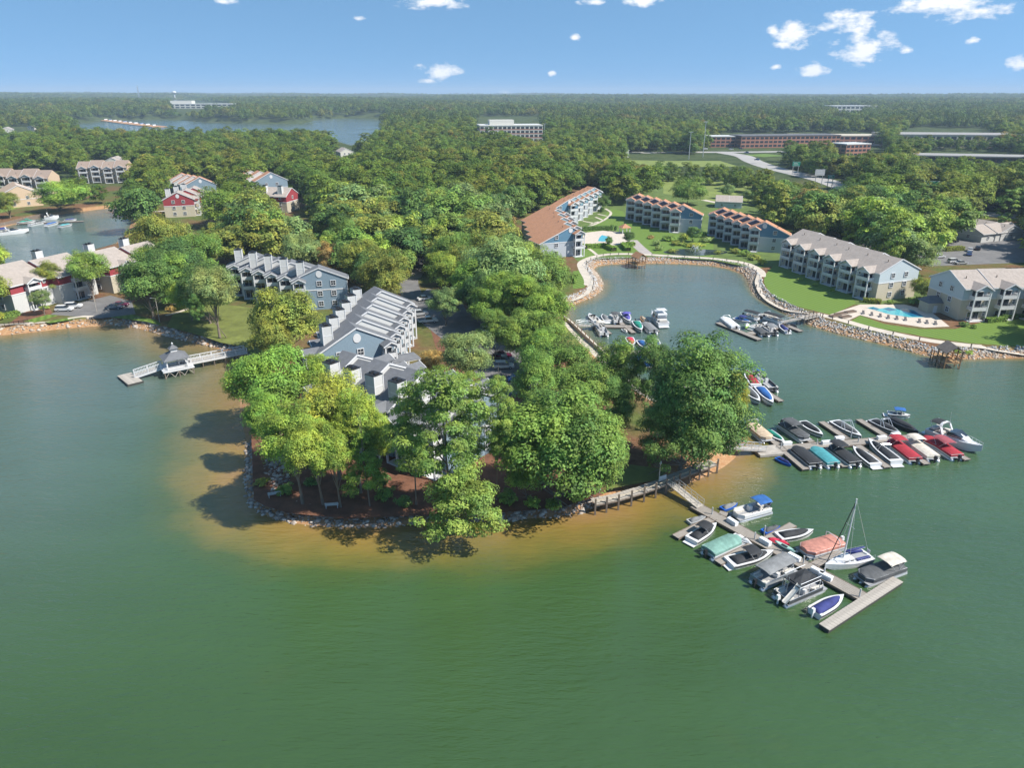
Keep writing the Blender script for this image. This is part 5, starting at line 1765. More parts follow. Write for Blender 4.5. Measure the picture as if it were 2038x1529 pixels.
for s_ in (-1, 1):
    for i in range(5):
        a = P + dv * (i / 4) + nn * 1.15 * s_
        m.box(a.x, a.y, -.8, .16, .16, 3.6)
    a, b = P + nn * 1.15 * s_, Q + nn * 1.15 * s_
    m.beam((a.x, a.y, 2.75), (b.x, b.y, 2.78), .1, .1); m.beam((a.x, a.y, 2.3), (b.x, b.y, 2.32), .06, .08)
m.build("railing", POSTM, ld)
d6 = thing("floating_dock", "short dock with red, blue and navy covered boats behind the upright green tree", "dock")
deck_strip(d6, survey(1222, 702, .5), survey(1330, 699, .5), 2.0, .5)
for a_, b_ in (((1290, 681), (1312, 700)), ((1265, 700), (1290, 722))):
    deck_strip(d6, survey(*a_, .5), survey(*b_, .5), 1.1, .46, runs=3)
d7 = thing("floating_dock", "dock in the cove crowded with white boats", "dock")
deck_strip(d7, cL(240, 440), cL(1130, 405), 1.8, .5)
deck_strip(d7, cL(-60, 560), cL(380, 545), 1.8, .5)

# ------------------------------------------------------------------ boats
HW = mat("white_gelcoat", (.64, .64, .65), .22, .05)
COVERS = {"black": (.028, .030, .034), "charcoal": (.085, .088, .092), "grey": (.20, .205, .21), "navy": (.030, .038, .16), "blue": (.025, .11, .33), "teal": (.06, .27, .30), "sage": (.17, .31, .265), "green": (.015, .22, .16),
          "tan": (.52, .40, .28), "salmon": (.45, .20, .155), "red": (.34, .025, .038), "maroon": (.30, .07, .085), "cream": (.56, .51, .44), "purple": (.10, .09, .36), "white": (.68, .68, .69), "crimson": (.55, .03, .07)}


def cloth(c):
    return mat("canvas_" + c, COVERS[c], .8, .28, 1.1, bump=.7, bscale=3.2)


def hull_rings(L, B, H, sharp=2.2, sheer=.25, flare=.86):
    rings = []
    for f in np.linspace(0, 1, 13):
        x = -L / 2 + L * f
        w = B / 2 * (1 - max(0, (f - .35) / .65) ** sharp) * (1 if f > .06 else .95)
        w = max(w, .03)
        top = H * (1 + sheer * max(0, f - .45) ** 1.4)
        ch = -.12 + H * .55 * max(0, (f - .7) / .3) ** 2
        kl = -.35 + (H * .75 + .35) * max(0, (f - .72) / .28) ** 2
        rings.append([(x, -w, top), (x, -w * flare, ch + H * .3), (x, -w * flare * .9, ch), (x, 0, kl), (x, w * flare * .9, ch), (x, w * flare, ch + H * .3), (x, w, top)])
    return rings


def outboard(parent, x, y, z, c="black", s=1.0):
    col = {"black": BLACKM, "white": HW}.get(c) or BLACKM
    t = MB()
    t.box(x - .05 * s, y, z + .25 * s, .55 * s, .42 * s, .62 * s, tx=.75, ty=.8)
    t.box(x, y, z - .7 * s, .22 * s, .16 * s, .98 * s)
    t.box(x - .05 * s, y, z - .75 * s, .5 * s, .12 * s, .1 * s)
    return t.build("outboard_motor", col, parent)


def mound(rings_top, height, inset, power=.6, seg=6):
    """cloth cover lofted over the gunwale: (x, halfwidth, z) stations"""
    out = []
    for i, (x, w, z) in enumerate(rings_top):
        f = i / (len(rings_top) - 1)
        h = height * (math.sin(math.pi * min(1, max(0, f * .92 + .04))) ** power) * (1 + .18 * math.sin(f * 9))
        r = []
        for k in range(seg + 1):
            t = -1 + 2 * k / seg
            r.append((x, t * (w - inset), z + .03 + h * (1 - abs(t) ** 2.2)))
        r += [(x, (w - inset), z - .03), (x, -(w - inset), z - .03)]
        out.append(r)
    return MB().loft(out)


def bimini(parent, x0, x1, w, z0, z1, c, frame=METAL):
    """canvas sunshade on bent poles"""
    r = []
    for k in range(9):
        t = -1 + 2 * k / 8
        r.append((t * w / 2, z1 + .22 * (1 - abs(t) ** 3)))
    prof = r + [(y, z - .05) for y, z in r[::-1]]
    m = MB()
    m.loft([[(x, y, z - .10 * abs(2 * (x - x0) / (x1 - x0) - 1) ** 2) for y, z in prof] for x in np.linspace(x0, x1, 5)])
    m.build("bimini_top", cloth(c), parent)
    f = MB()
    for s_ in (-1, 1):
        for xa, xb in ((x0 + .1, x0 + (x1 - x0) * .4), (x1 - .1, x0 + (x1 - x0) * .6)):
            f.tube((xb, s_ * w / 2 * .98, z0), (xa, s_ * w / 2 * .96, z1), .028, 5)
    for xa in (x0 + .1, x1 - .1):
        f.tube((xa, -w / 2 * .96, z1), (xa, w / 2 * .96, z1), .028, 5)
    f.tube((x0 + .1, 0, z1), (x1 - .1, 0, z1), .028, 5)
    f.build("bimini_frame", frame, parent)


def runabout(parent, L, B, cover="black", hull=None, stripe=None, motor=None, tower=False, top=None, platform=True, open_=False, arch=False):
    H = .78 if L < 7.5 else 1.0
    R_ = hull_rings(L, B, H)
    hm = MB()
    hm.loft(R_, cap0=True, cap1=True, closed=False)
    # side deck ring between gunwale and cockpit coaming, then the sole
    tops = [(r[0][0], r[-1][1], r[-1][2]) for r in R_]
    n = len(tops)
    inn = [(x, max(.01, w - .26), z + .03) for x, w, z in tops]
    vs, fs = [], []
    for i in range(n):
        x, w, z = tops[i]; _, wi, zi = inn[i]
        vs += [(x, -w, z), (x, -wi, zi), (x, wi, zi), (x, w, z)]
    for i in range(n - 1):
        a, b = 4 * i, 4 * (i + 1)
        fs += [(a, b, b + 1, a + 1), (a + 2, b + 2, b + 3, a + 3)]
        if i < 1 or i > n - 5:
            fs.append((a + 1, b + 1, b + 2, a + 2))
    hm.add(vs, fs)
    h_ = hm.build("hull", hull or HW, parent)
    m = MB()
    for s_ in (-1, 1):
        for i in range(n - 1):
            (x, w, z), (x2, w2, z2) = tops[i], tops[i + 1]
            m.add([(x, s_ * (w + .015), z - .30), (x2, s_ * (w2 + .015), z2 - .30), (x2, s_ * (w2 + .02), z2 - .10), (x, s_ * (w + .02), z - .10)], [(0, 1, 2, 3) if s_ < 0 else (3, 2, 1, 0)])
    m.build("hull_stripe", stripe or BLACKM, h_)
    if open_:
        MB().loft([[(x, -max(.02, w - .1), .25), (x, max(.02, w - .1), .25), (x, max(.02, w - .1), .30), (x, -max(.02, w - .1), .30)] for x, w, z in inn[1:-2]]).build("cockpit_floor", mat("grey_carpet", (.30, .30, .31), .9), parent)
        s_m = mat("cream_vinyl", (.60, .57, .52), .5)
        sm = MB()
        for (x, y, sx, sy) in ((-L * .36, 0, .7, B * .7), (-L * .05, -.55, .6, .55), (-L * .05, .55, .6, .55), (L * .25, -.4, 1.2, .35), (L * .25, .4, 1.2, .35)):
            o_ = MB().box(x, y, .28, sx, sy, .38); o_.box(x - sx * .4, y, .66, sx * .22, sy, .3); o_.build("seat", s_m, parent)
    else:
        st = [(x, w - .05, z) for x, w, z in inn[1 if platform else 0:-2]]
        cv = mound(st, .42 + .05 * random.random(), .02, .55)
        cv.build("boat_cover", cloth(cover), parent, True)
    if open_ or arch:
        w_ = MB()
        xw = L * .10
        w_.add([(xw, -B * .40, H + .03), (xw + .25, 0, H + .03), (xw, B * .40, H + .03), (xw - .28, -B * .36, H + .5), (xw, 0, H + .55), (xw - .28, B * .36, H + .5)], [(0, 1, 4, 3), (1, 2, 5, 4), (3, 4, 1, 0), (4, 5, 2, 1)])
        w_.build("windscreen", GLASS, parent)
    if platform:
        MB().box(-L / 2 - .32, 0, .12, .75, B * .82, .1).build("swim_platform", HW if stripe is None else PLANK, parent)
    if motor:
        outboard(parent, -L / 2 - .35, 0, .55, motor)
    if tower:
        t = MB()
        for s_ in (-1, 1):
            t.tube((-.3, s_ * B * .44, H), (-.75, s_ * B * .36, H + 1.35), .05, 6); t.tube((.6, s_ * B * .42, H), (-.35, s_ * B * .36, H + 1.32), .05, 6)
            t.tube((-.75, s_ * B * .36, H + 1.35), (-.35, s_ * B * .36, H + 1.32), .05, 6)
        t.tube((-.75, -B * .36, H + 1.35), (-.75, B * .36, H + 1.35), .05, 6)
        t.tube((-.35, -B * .36, H + 1.32), (-.35, B * .36, H + 1.32), .05, 6)
        t.build("wake_tower", METAL, parent)
    if top:
        bimini(parent, -1.0, 1.0, B * .86, H, H + 1.05, top)
    return parent


def pontoon(parent, L, B, cover=None, fence=None, top=None, top_span=None, motor="black", deck2=False, arch=False, tubes=2, low=True):
    tm = METAL
    for s_ in ((-1, 1) if tubes == 2 else (-1, 0, 1)):
        m = MB()
        m.loft([[(x, s_ * B * .36 + r * math.cos(6.283 * i / 10), .05 + r * math.sin(6.283 * i / 10)) for i in range(10)] for x, r in ((-L / 2 + .1, .33), (L / 2 - 1.0, .33), (L / 2 - .4, .24), (L / 2 - .02, .05))])
        m.build("pontoon_tube", tm, parent, True)
    MB().box(0, 0, .42, L - .5, B, .12).build("deck", mat("grey_carpet", (.30, .30, .31), .9), parent)
    fm = fence or HW
    z0, z1 = .54, 1.12
    f = MB()
    hx, hy = L / 2 - .45, B / 2 - .05
    ch = .7
    per = [(-hx, -hy), (hx - ch, -hy), (hx, -hy + ch), (hx, hy - ch), (hx - ch, hy), (-hx, hy)]
    for i in range(6):
        (ax, ay), (bx, by) = per[i], per[(i + 1) % 6]
        f.beam((ax, ay, (z0 + z1) / 2), (bx, by, (z0 + z1) / 2), .06, z1 - z0)
    f.build("fence_panel", fm, parent)
    r = MB()
    for i in range(6):
        (ax, ay), (bx, by) = per[i], per[(i + 1) % 6]
        r.tube((ax, ay, z1 + .02), (bx, by, z1 + .02), .035, 5); r.tube((ax, ay, z0), (ax, ay, z1), .035, 5)
    r.build("rail", METAL, parent)
    if cover:
        st = []
        for fq in np.linspace(0, 1, 9):
            x = -hx + 2 * hx * fq
            w = hy - ch * max(0, (x - (hx - ch)) / ch) + .06
            st.append((x, w, z1 + .0))
        mound(st, .34, .0, .35).build("boat_cover", cloth(cover), parent)
        sk = MB()
        for i in range(6):
            (ax, ay), (bx, by) = per[i], per[(i + 1) % 6]
            sk.beam((ax * 1.012, ay * 1.03, z1 - .16), (bx * 1.012, by * 1.03, z1 - .16), .05, .38)
        sk.build("cover_skirt", cloth(cover), parent)
    else:
        sv_ = mat("cream_vinyl", (.60, .57, .52), .5)
        for (x, y, sx, sy) in ((-hx + .5, -hy * .55, .8, 1.0), (hx - 1.3, -hy + .45, 1.6, .6), (hx - 1.3, hy - .45, 1.6, .6), (-hx + .9, hy - .45, 1.5, .6)):
            MB().box(x, y, .54, sx, sy, .36).box(x, y + math.copysign(sy * .38, y), .9, sx, sy * .22, .3).build("seat", sv_, parent)
        MB().box(-.2, -hy * .45, .54, .6, .7, .8, tx=.8).build("helm_console", HW, parent)
    if top:
        a_, b_ = top_span or (-hx + .3, .6)
        bimini(parent, a_, b_, B * .94, z1, 2.35, top)
    if deck2:
        p_ = MB()
        for x in (-hx * .55, 0, hx * .55):
            for s_ in (-1, 1):
                p_.tube((x, s_ * hy, z1), (x, s_ * hy, 2.5), .05, 6)
        for z in (2.5, 3.1):
            for s_ in (-1, 1):
                p_.tube((-hx * .55, s_ * hy, z), (hx * .55, s_ * hy, z), .04, 6)
        p_.build("upper_frame", METAL, parent)
        MB().box(0, 0, 2.48, hx * 1.15, B * .94, .1).build("upper_deck", cloth(deck2), parent)
        MB().loft([[(x, y, z + .02) for y, z in ((-hy * .8, 2.6), (0, 2.6 + h), (hy * .8, 2.6), (0, 2.55))] for x, h in ((-hx * .5, .1), (0, .55), (hx * .5, .1))]).build("upper_cover", cloth(deck2), parent)
        l_ = MB()
        for s_ in (-.2, .2):
            l_.tube((-hx * .62, hy * .5 + s_, .5), (-hx * .55, hy * .5 + s_, 3.0), .035, 5)
        for q in range(7):
            l_.tube((-hx * .61, hy * .5 - .2, .75 + q * .3), (-hx * .61, hy * .5 + .2, .75 + q * .3), .025, 5)
        l_.build("ladder", METAL, parent)
        sl = []
        for q in np.linspace(0, 1, 8):
            x = -hx * .5 - q * 2.3; z = 2.7 - 1.9 * q ** .8
            sl.append([(x, -hy * .75 - .35, z + .2), (x, -hy * .75 - .3, z), (x, -hy * .75 + .3, z), (x, -hy * .75 + .35, z + .2), (x, -hy * .75 + .25, z + .04), (x, -hy * .75 - .25, z + .04)])
        MB().loft(sl).build("slide", mat("cream_vinyl", (.60, .57, .52), .5), parent)
    if arch:
        t = MB()
        pts = [(hx * arch - .3, -hy, z1), (hx * arch - .1, -hy * .9, z1 + .8), (hx * arch, -hy * .5, z1 + 1.05), (hx * arch, hy * .5, z1 + 1.05), (hx * arch - .1, hy * .9, z1 + .8), (hx * arch - .3, hy, z1)]
        for i in range(5):
            t.tube(pts[i], pts[i + 1], .06, 6)
        t.build("folded_bimini_arch", HW, parent)
    outboard(parent, -L / 2 - .1, 0, .5, motor)
    return parent


def jetski(parent, hull, cover):
    R_ = hull_rings(3.2, 1.25, .42, sharp=1.8, sheer=.4)
    MB().loft(R_, closed=False).add([], []).build("hull", hull, parent)
    st = [(r[0][0], r[-1][1] * .8, r[-1][2] - .04) for r in R_[1:-1]]
    mound(st, .48, 0, .8).build("seat_cover", cloth(cover), parent, True)
    MB().loft([[(r[0][0], -r[-1][1], r[-1][2]), (r[0][0], r[-1][1], r[-1][2]), (r[0][0], r[-1][1] * .99, r[-1][2] - .03), (r[0][0], -r[-1][1] * .99, r[-1][2] - .03)] for r in R_]).build("deck", hull, parent)
    h = MB().tube((.35, -.4, .95), (.35, .4, .95), .03, 5).tube((.55, 0, .55), (.35, 0, .95), .05, 5)
    h.build("handlebar", BLACKM, parent)


def cruiser(parent, L, B, top="black", flybridge=False):
    H = 1.5
    R_ = hull_rings(L, B, H, sharp=2.0, sheer=.35)
    m = MB().loft(R_, closed=False)
    m.build("hull", HW, parent)
    tops = [(r[0][0], r[-1][1], r[-1][2]) for r in R_]
    MB().loft([[(x, -w, z - .02), (x, -w * .55, z + .12 * (1 if f > .3 else 0)), (x, w * .55, z + .12 * (1 if f > .3 else 0)), (x, w, z - .02), (x, 0, z - .25)] for (x, w, z), f in zip(tops, np.linspace(0, 1, 13))]).build("deck", HW, parent)
    cab = []
    for x, w, z in ((-L * .12, .40, .05), (-L * .05, .42, .75), (L * .08, .40, .85), (L * .22, .30, .35), (L * .33, .16, .10)):
        cab.append([(x, -w * B, H), (x, -w * B * .85, H + z), (x, 0, H + z + .08), (x, w * B * .85, H + z), (x, w * B, H)])
    MB().loft(cab).build("cabin", HW, parent, False)
    g = MB()
    g.loft([[(x, -w * B, H + z0), (x, -w * B * .86, H + z1), (x, w * B * .86, H + z1), (x, w * B, H + z0)] for x, w, z0, z1 in ((-L * .10, .44, .3, .95), (L * .02, .43, .35, 1.15), (L * .16, .34, .35, .62))])
    g.build("windscreen", GLASS, parent)
    MB().box(-L * .30, 0, H + .02, L * .30, B * .78, .10).build("cockpit_floor", mat("dark_teak", (.11, .10, .10), .8), parent)
    for (x, y, sx, sy) in ((-L * .40, 0, .8, B * .6), (-L * .22, -B * .24, .9, .7), (-L * .22, B * .24, .9, .7)):
        MB().box(x, y, H + .1, sx, sy, .45).build("seat", mat("cream_vinyl", (.60, .57, .52), .5), parent)
    a = MB()
    pts = [(-L * .16, -B * .46, H), (-L * .24, -B * .42, H + 1.5), (-L * .25, -B * .25, H + 1.9), (-L * .25, B * .25, H + 1.9), (-L * .24, B * .42, H + 1.5), (-L * .16, B * .46, H)]
    for i in range(5):
        a.beam(pts[i], pts[i + 1], .45, .2)
    a.build("radar_arch", HW, parent)
    if top:
        bimini(parent, -L * .46, -L * .22, B * .80, H + .4, H + 1.75, top)
    if flybridge:
        MB().box(-L * .14, 0, H + .1, L * .42, B * .82, 1.6, tx=.9, ty=.9).build("saloon", HW, parent)
        MB().box(-L * .14, 0, H + .75, L * .405, B * .805, .5, tx=.96, ty=.96).build("saloon_window", GLASS, parent)
        MB().box(-L * .18, 0, H + 1.7, L * .36, B * .8, .45, tx=.92, ty=.94).build("flybridge", HW, parent)
        MB().box(-L * .24, 0, H + 2.9, L * .22, B * .75, .12).build("hard_top", HW, parent)
    r = MB()
    for s_ in (-1, 1):
        prev = None
        for i in range(6, 13):
            x, w, z = tops[i]
            b = Vector((x * .99, s_ * w * .93, z + .55)); a_ = Vector((x * .99, s_ * w * .95, z))
            r.tube(a_, b, .022, 4)
            if prev:
                r.tube(prev, b, .025, 4)
            prev = b
    r.build("bow_rail", METAL, parent)
    MB().tube((-L * .20, B * .2, H + 1.8), (-L * .22, B * .2, H + 4.0), .03, 5, .012).build("antenna", HW, parent)
    MB().box(-L / 2 - .35, 0, .3, .8, B * .85, .12).build("swim_platform", HW, parent)


def sailboat(parent, L, B):
    H = .95
    R_ = hull_rings(L, B, H, sharp=1.7, sheer=.2)
    MB().loft(R_, closed=False).build("hull", HW, parent)
    tops = [(r[0][0], r[-1][1], r[-1][2]) for r in R_]
    MB().loft([[(x, -w, z), (x, 0, z + .08), (x, w, z), (x, 0, z - .1)] for x, w, z in tops]).build("deck", HW, parent)
    MB().loft([[(x, -w, H), (x, -w * .85, H + h), (x, w * .85, H + h), (x, w, H)] for x, w, h in ((-L * .08, .78, .45), (L * .12, .72, .42), (L * .27, .38, .18))]).build("cabin_trunk", HW, parent)
    for s_ in (-1, 1):
        for x in (-.2, .7):
            MB().box(x, s_ * .74, H + .14, .55, .06, .16).build("cabin_window", GLASS, parent)
    MB().box(-L * .28, 0, H - .1, L * .30, 1.0, .24).build("cockpit", mat("grey_carpet", (.30, .30, .31), .9), parent)
    for s_ in (-1, 1):
        MB().box(-L * .28, s_ * .72, H + .05, L * .30, .38, .22).build("cockpit_bench", cloth("navy"), parent)
    mx = L * .10
    MB().tube((mx, 0, H + .3), (mx - .15, 0, 10.6), .12, 8, .09).build("mast", HW, parent)
    MB().tube((mx, 0, H + 1.15), (-L * .38, 0, H + 1.25), .06, 6).build("boom", METAL, parent)
    MB().loft([[(x, .16 * math.cos(6.283 * i / 8) * k, H + 1.38 + .17 * math.sin(6.283 * i / 8) * k) for i in range(8)] for x, k in ((mx - .1, .9), (-L * .1, 1.1), (-L * .36, .5))]).build("furled_sail", cloth("navy"), parent, True)
    MB().tube((mx - .08, -.8, 6.4), (mx - .08, .8, 6.4), .028, 5).build("spreader", METAL, parent)
    for a_, b_ in (((L * .48, 0, H + .3), (mx - .13, 0, 10.0)), ((-L * .49, 0, H + .2), (mx - .15, 0, 10.5)), ((mx, -B * .45, H), (mx - .14, 0, 10.2)), ((mx, B * .45, H), (mx - .14, 0, 10.2))):
        MB().tube(a_, b_, .022 if a_[0] < L * .4 else .06, 4).build("stay", METAL if a_[0] < L * .4 else BLACKM, parent)
    r = MB()
    for s_ in (-1, 1):
        for i in range(0, 12, 2):
            x, w, z = tops[i]; x2, w2, z2 = tops[i + 1]
            r.tube((x, s_ * w * .93, z), (x, s_ * w * .93, z + .6), .02, 4)
            if i < 11:
                x3, w3, z3 = tops[min(12, i + 2)]
                r.tube((x, s_ * w * .93, z + .6), (x3, s_ * w3 * .93, z3 + .6), .012, 4)
    r.build("lifeline", METAL, parent)
    for s_ in (-1, 1):
        MB().box(-L * .47, s_ * .1, H + .3, .1, .5, .5).build("stern_rail", METAL, parent) if s_ > 0 else None


BOATS = []


def boat(kind, stern, bow, label, name=None, group=None, beam=None, zoff=0.0, maxlen=None, **kw):
    """stern and bow as surveyed points at deck level"""
    d = bow - stern
    L = d.length
    if maxlen and L > maxlen:
        L = maxlen
    c = (bow + stern) / 2
    nm = name or {"run": "covered_motorboat", "pon": "pontoon_boat", "jet": "jet_ski", "cru": "cabin_cruiser", "sail": "sailboat"}[kind]
    t = thing(nm, label, {"jet": "jet ski", "sail": "sailboat", "pon": "pontoon boat"}.get(kind, "motorboat"), (c.x, c.y, 0.02 + zoff), math.atan2(d.y, d.x), group)
    if kind == "run":
        runabout(t, L, beam or max(1.9, min(2.55, L * .36)), **kw)
    elif kind == "pon":
        pontoon(t, L, beam or 2.55, **kw)
    elif kind == "jet":
        jetski(t, **kw)
    elif kind == "cru":
        cruiser(t, L, beam or 3.4, **kw)
    else:
        sailboat(t, L, beam or 2.6)
    return t


JB = mat("jet_ski_blue", (.02, .11, .50), .25)
JG = mat("jet_ski_grey", (.40, .41, .42), .3)
JW = mat("jet_ski_white", (.70, .70, .72), .25)
DFENCE = mat("dark_fence_panel", (.06, .063, .07), .4)
RFENCE = mat("red_fence_panel", (.30, .03, .05), .35)
BFENCE = mat("blue_fence_panel", (.03, .12, .40), .35)
GD = "boats at the nearest dock"
boat("jet", c2(465, 215), c2(615, 165), "blue jet ski under grey cover beside the pontoon with blue sunshade", group=GD, hull=JB, cover="grey")
boat("pon", c2(850, 205), c2(565, 285), "white pontoon boat with bright blue sunshade", group=GD, fence=HW, top="blue", top_span=(-3.0, -.6), maxlen=7.4)
boat("jet", c2(200, 318), c2(350, 275), "grey and blue jet ski nearest the boardwalk", group=GD, hull=JG, cover="grey")
boat("run", c2(225, 478), c2(430, 345), "white motorboat with black cover, leftmost at the nearest dock", group=GD, cover="black", top="black")
boat("pon", c2(345, 590), c2(620, 465), "pontoon boat under faded sage green cover", group=GD, cover="sage", motor="black")
boat("run", c2(530, 660), c2(890, 570), "long white motorboat with black cover and black sunshade beside the sage pontoon", group=GD, cover="black", top="black")
boat("jet", c2(590, 430), c2(700, 490), "white jet ski tucked between the sage pontoon and the walkway", group=GD, hull=JW, cover="white")
boat("jet", c2(800, 400), c2(960, 350), "blue jet ski under grey cover at the finger by the white V-bow boat", group=GD, hull=JB, cover="charcoal")
boat("run", c2(930, 450), c2(1215, 400), "white motorboat with black cover pointing away from the walkway", group=GD, cover="black", arch=False, tower=False)
boat("jet", c2(885, 468), c2(975, 490), "small red tender behind the black-covered boat", name="red_tender", group=GD, hull=mat("tender_red", (.45, .03, .07), .35), cover="crimson")
boat("pon", c2(1440, 485), c2(1115, 580), "pontoon boat under salmon pink cover with white arch", group=GD, cover="salmon", arch=-.55, motor="white", beam=2.8)
boat("sail", c2(1660, 605), c2(1310, 690), "white sailboat with bare mast and navy furled sail", group=GD)
boat("pon", c2(1925, 680), c2(1590, 800), "charcoal and red pontoon boat with tan upper deck at the dock head", group=GD, fence=DFENCE, cover="charcoal", top="cream", top_span=(-3.1, -.2), tubes=3)
boat("pon", c2(745, 830), c2(1040, 680), "pontoon boat shaded by a full grey canopy", group=GD, fence=mat("grey_fence_panel", (.25, .27, .29), .4), top="grey", top_span=(-2.6, 3.0))
boat("pon", c2(935, 960), c2(1275, 815), "double-deck pontoon boat with black upper cover, slide and ladder", group=GD, fence=DFENCE, deck2="black", motor="white", beam=2.7)
boat("run", c2(1225, 1065), c2(1460, 930), "white motorboat under navy cover beside the dock head", group=GD, cover="navy", motor="white", platform=False)
GM = "boats at the middle dock"
boat("pon", c1(200, 255), c1(345, 375), "pontoon boat under tan cover nearest the huge tree", group=GM, cover="tan", arch=-.9, maxlen=8)
boat("run", c1(330, 300), c1(458, 388), "small boat under emerald green cover", group=GM, cover="green", platform=False)
boat("pon", c1(440, 245), c1(630, 372), "pontoon boat under charcoal cover with raised top", group=GM, cover="charcoal", top="charcoal", top_span=(-2.6, .8), maxlen=8)
boat("run", c1(585, 230), c1(745, 335), "white motorboat with black cover beside the charcoal pontoon", group=GM, cover="black")
boat("run", c1(830, 225), c1(1035, 345), "grey wake boat with tower between the two long fingers", group=GM, cover="charcoal", tower=True)
boat("run", c1(1115, 215), c1(1330, 325), "black-covered wake boat with tower right of the long finger", group=GM, cover="black", tower=True, hull=mat("grey_gelcoat", (.30, .31, .33), .25))
boat("run", c1(1250, 200), c1(1460, 310), "black-covered motorboat with white arch next to the blue-topped one", group=GM, cover="black", hull=mat("black_gelcoat", (.03, .03, .035), .25))
boat("run", c1(1230, 165), c1(1400, 185), "open motorboat with blue sunshade moored outside the black-covered boats", group=GM, open_=True, top="blue", maxlen=6)
boat("cru", c1(1545, 300), c1(1935, 455), "large white cabin cruiser with black canvas at the end of the middle dock", group=GM, top="black")
boat("jet", c1(395, 485), c1(515, 552), "blue jet ski at the shore end of the middle dock", group=GM, hull=JB, cover="navy")
boat("pon", c1(700, 570), c1(525, 425), "pontoon boat under black cover, leftmost below the middle dock", group=GM, cover="black")
boat("pon", c1(835, 565), c1(665, 430), "pontoon boat under bright teal cover", group=GM, cover="teal", fence=HW)
boat("pon", c1(1000, 560), c1(800, 415), "pontoon boat with black cover and black sunshade beside the teal one", group=GM, cover="black", top="black", top_span=(.2, 2.8))
boat("run", c1(1145, 555), c1(970, 420), "white motorboat with black cover between the black pontoon and the wake boat", group=GM, cover="black")
boat("run", c1(1300, 540), c1(1085, 370), "long white wake boat with black cover and silver tower", group=GM, cover="black", tower=True)
boat("pon", c1(1450, 530), c1(1245, 372), "pontoon boat under red cover with red sunshade", group=GM, cover="red", top="red", top_span=(.6, 3.0), fence=S_CREAM)
boat("pon", c1(1585, 515), c1(1385, 372), "pontoon boat under cream cover between the two red ones", group=GM, cover="cream", top="cream", top_span=(.6, 3.0))
boat("pon", c1(1765, 505), c1(1590, 390), "red pontoon boat with faded maroon sunshade", group=GM, cover="red", top="maroon", top_span=(-.6, 2.6))
boat("pon", c1(1640, 420), c1(1490, 350), "small pontoon boat under bright red canopy close to the walkway", group=GM, cover="red", maxlen=5)
GH = "boats at the dock behind the huge tree"
boat("run", survey(1510, 772, .6), survey(1538, 806, .6), "white motorboat with royal blue cover at the dock behind the huge tree", group=GH, cover="blue")
boat("run", survey(1480, 772, .6), survey(1512, 803, .6), "white motorboat with charcoal cover beside the royal blue one", group=GH, cover="charcoal", motor="black", platform=False)
boat("pon", survey(1540, 778, .6), survey(1500, 742, .6), "open pontoon boat with blue sunshade seen past the yellow tree", group=GH, top="blue", top_span=(2.0, 3.2), fence=DFENCE)
boat("run", survey(1505, 770, .6), survey(1482, 738, .6), "white motorboat with red cover half hidden by the yellow tree", group=GH, cover="red")
boat("pon", survey(1425, 778, .6), survey(1400, 745, .6), "pontoon boat under cream cover glimpsed through the huge tree", group=GH, cover="cream")
GP = "boats at the pond dock"
boat("run", c3(300, 205), c3(245, 155), "open white fishing boat first at the pond dock", group=GP, open_=True, motor="black")
boat("run", c3(375, 205), c3(335, 160), "fishing boat under grey cover at the pond dock", group=GP, cover="grey")
boat("pon", c3(445, 215), c3(400, 165), "small boat with dark green sunshade at the pond dock", group=GP, top="charcoal", top_span=(-1.6, 1.2), fence=HW)
boat("run", c3(480, 150), c3(520, 215), "motorboat under violet cover at the pond dock", group=GP, cover="purple", top="purple")
boat("pon", c3(350, 300), c3(305, 225), "pontoon boat with cream sunshade in front of the pond dock", group=GP, top="cream", top_span=(.2, 2.6), fence=HW)
boat("run", c3(560, 210), c3(598, 275), "motorboat under green cover in front of the pond dock", group=GP, cover="green", motor="black")
boat("jet", c3(470, 245), c3(510, 285), "cream jet ski beside the green-covered boat", group=GP, hull=JW, cover="cream")
boat("pon", c3(685, 280), c3(620, 220), "pontoon boat under pale grey cover next to the cabin cruiser", group=GP, cover="grey", motor="black")
boat("run", c3(630, 210), c3(595, 175), "small brown wooden rowing boat beyond the pond dock", name="rowing_boat", group=GP, cover="tan", hull=BROWNW, platform=False)
boat("cru", c3(765, 250), c3(655, 150), "white cabin cruiser with flybridge at the end of the pond dock", group=GP, top=None, flybridge=True, maxlen=10.5)
GR = "boats at the dock below the striped lawn"
boat("pon", c3(1240, 255), c3(1150, 185), "white pontoon boat with folded arch, leftmost at the right-hand dock", group=GR, fence=HW, cover="white", arch=.6)
boat("run", c3(1225, 185), c3(1345, 215), "blue and white motorboat with dark blue canopy at the right-hand dock", group=GR, cover="blue", top="navy")
boat("pon", c3(1290, 165), c3(1400, 195), "boat under black flat canopy behind the blue one at the right-hand dock", group=GR, top="black", top_span=(-2.2, 2.4), fence=HW, maxlen=7)
boat("run", c3(1395, 160), c3(1535, 190), "cream-covered motorboat with white arch at the right-hand dock", group=GR, cover="cream", tower=True)
boat("pon", c3(1430, 180), c3(1560, 220), "pontoon boat under long black canopy at the right-hand dock", group=GR, top="black", top_span=(-3, 3), fence=HW)
boat("run", c3(1345, 250), c3(1450, 215), "open white motorboat in the middle of the right-hand dock", group=GR, open_=True)
boat("pon", c3(1440, 300), c3(1380, 255), "charcoal pontoon boat at the outer corner of the right-hand dock", group=GR, fence=DFENCE, cover="charcoal", motor="black")
boat("pon", c3(1500, 295), c3(1430, 240), "grey pontoon boat with pale canopy second from the outer corner", group=GR, fence=DFENCE, top="grey", motor="black")
boat("run", c3(1590, 275), c3(1530, 230), "dark blue motorboat at the inner side of the right-hand dock", group=GR, cover="navy", motor="black")
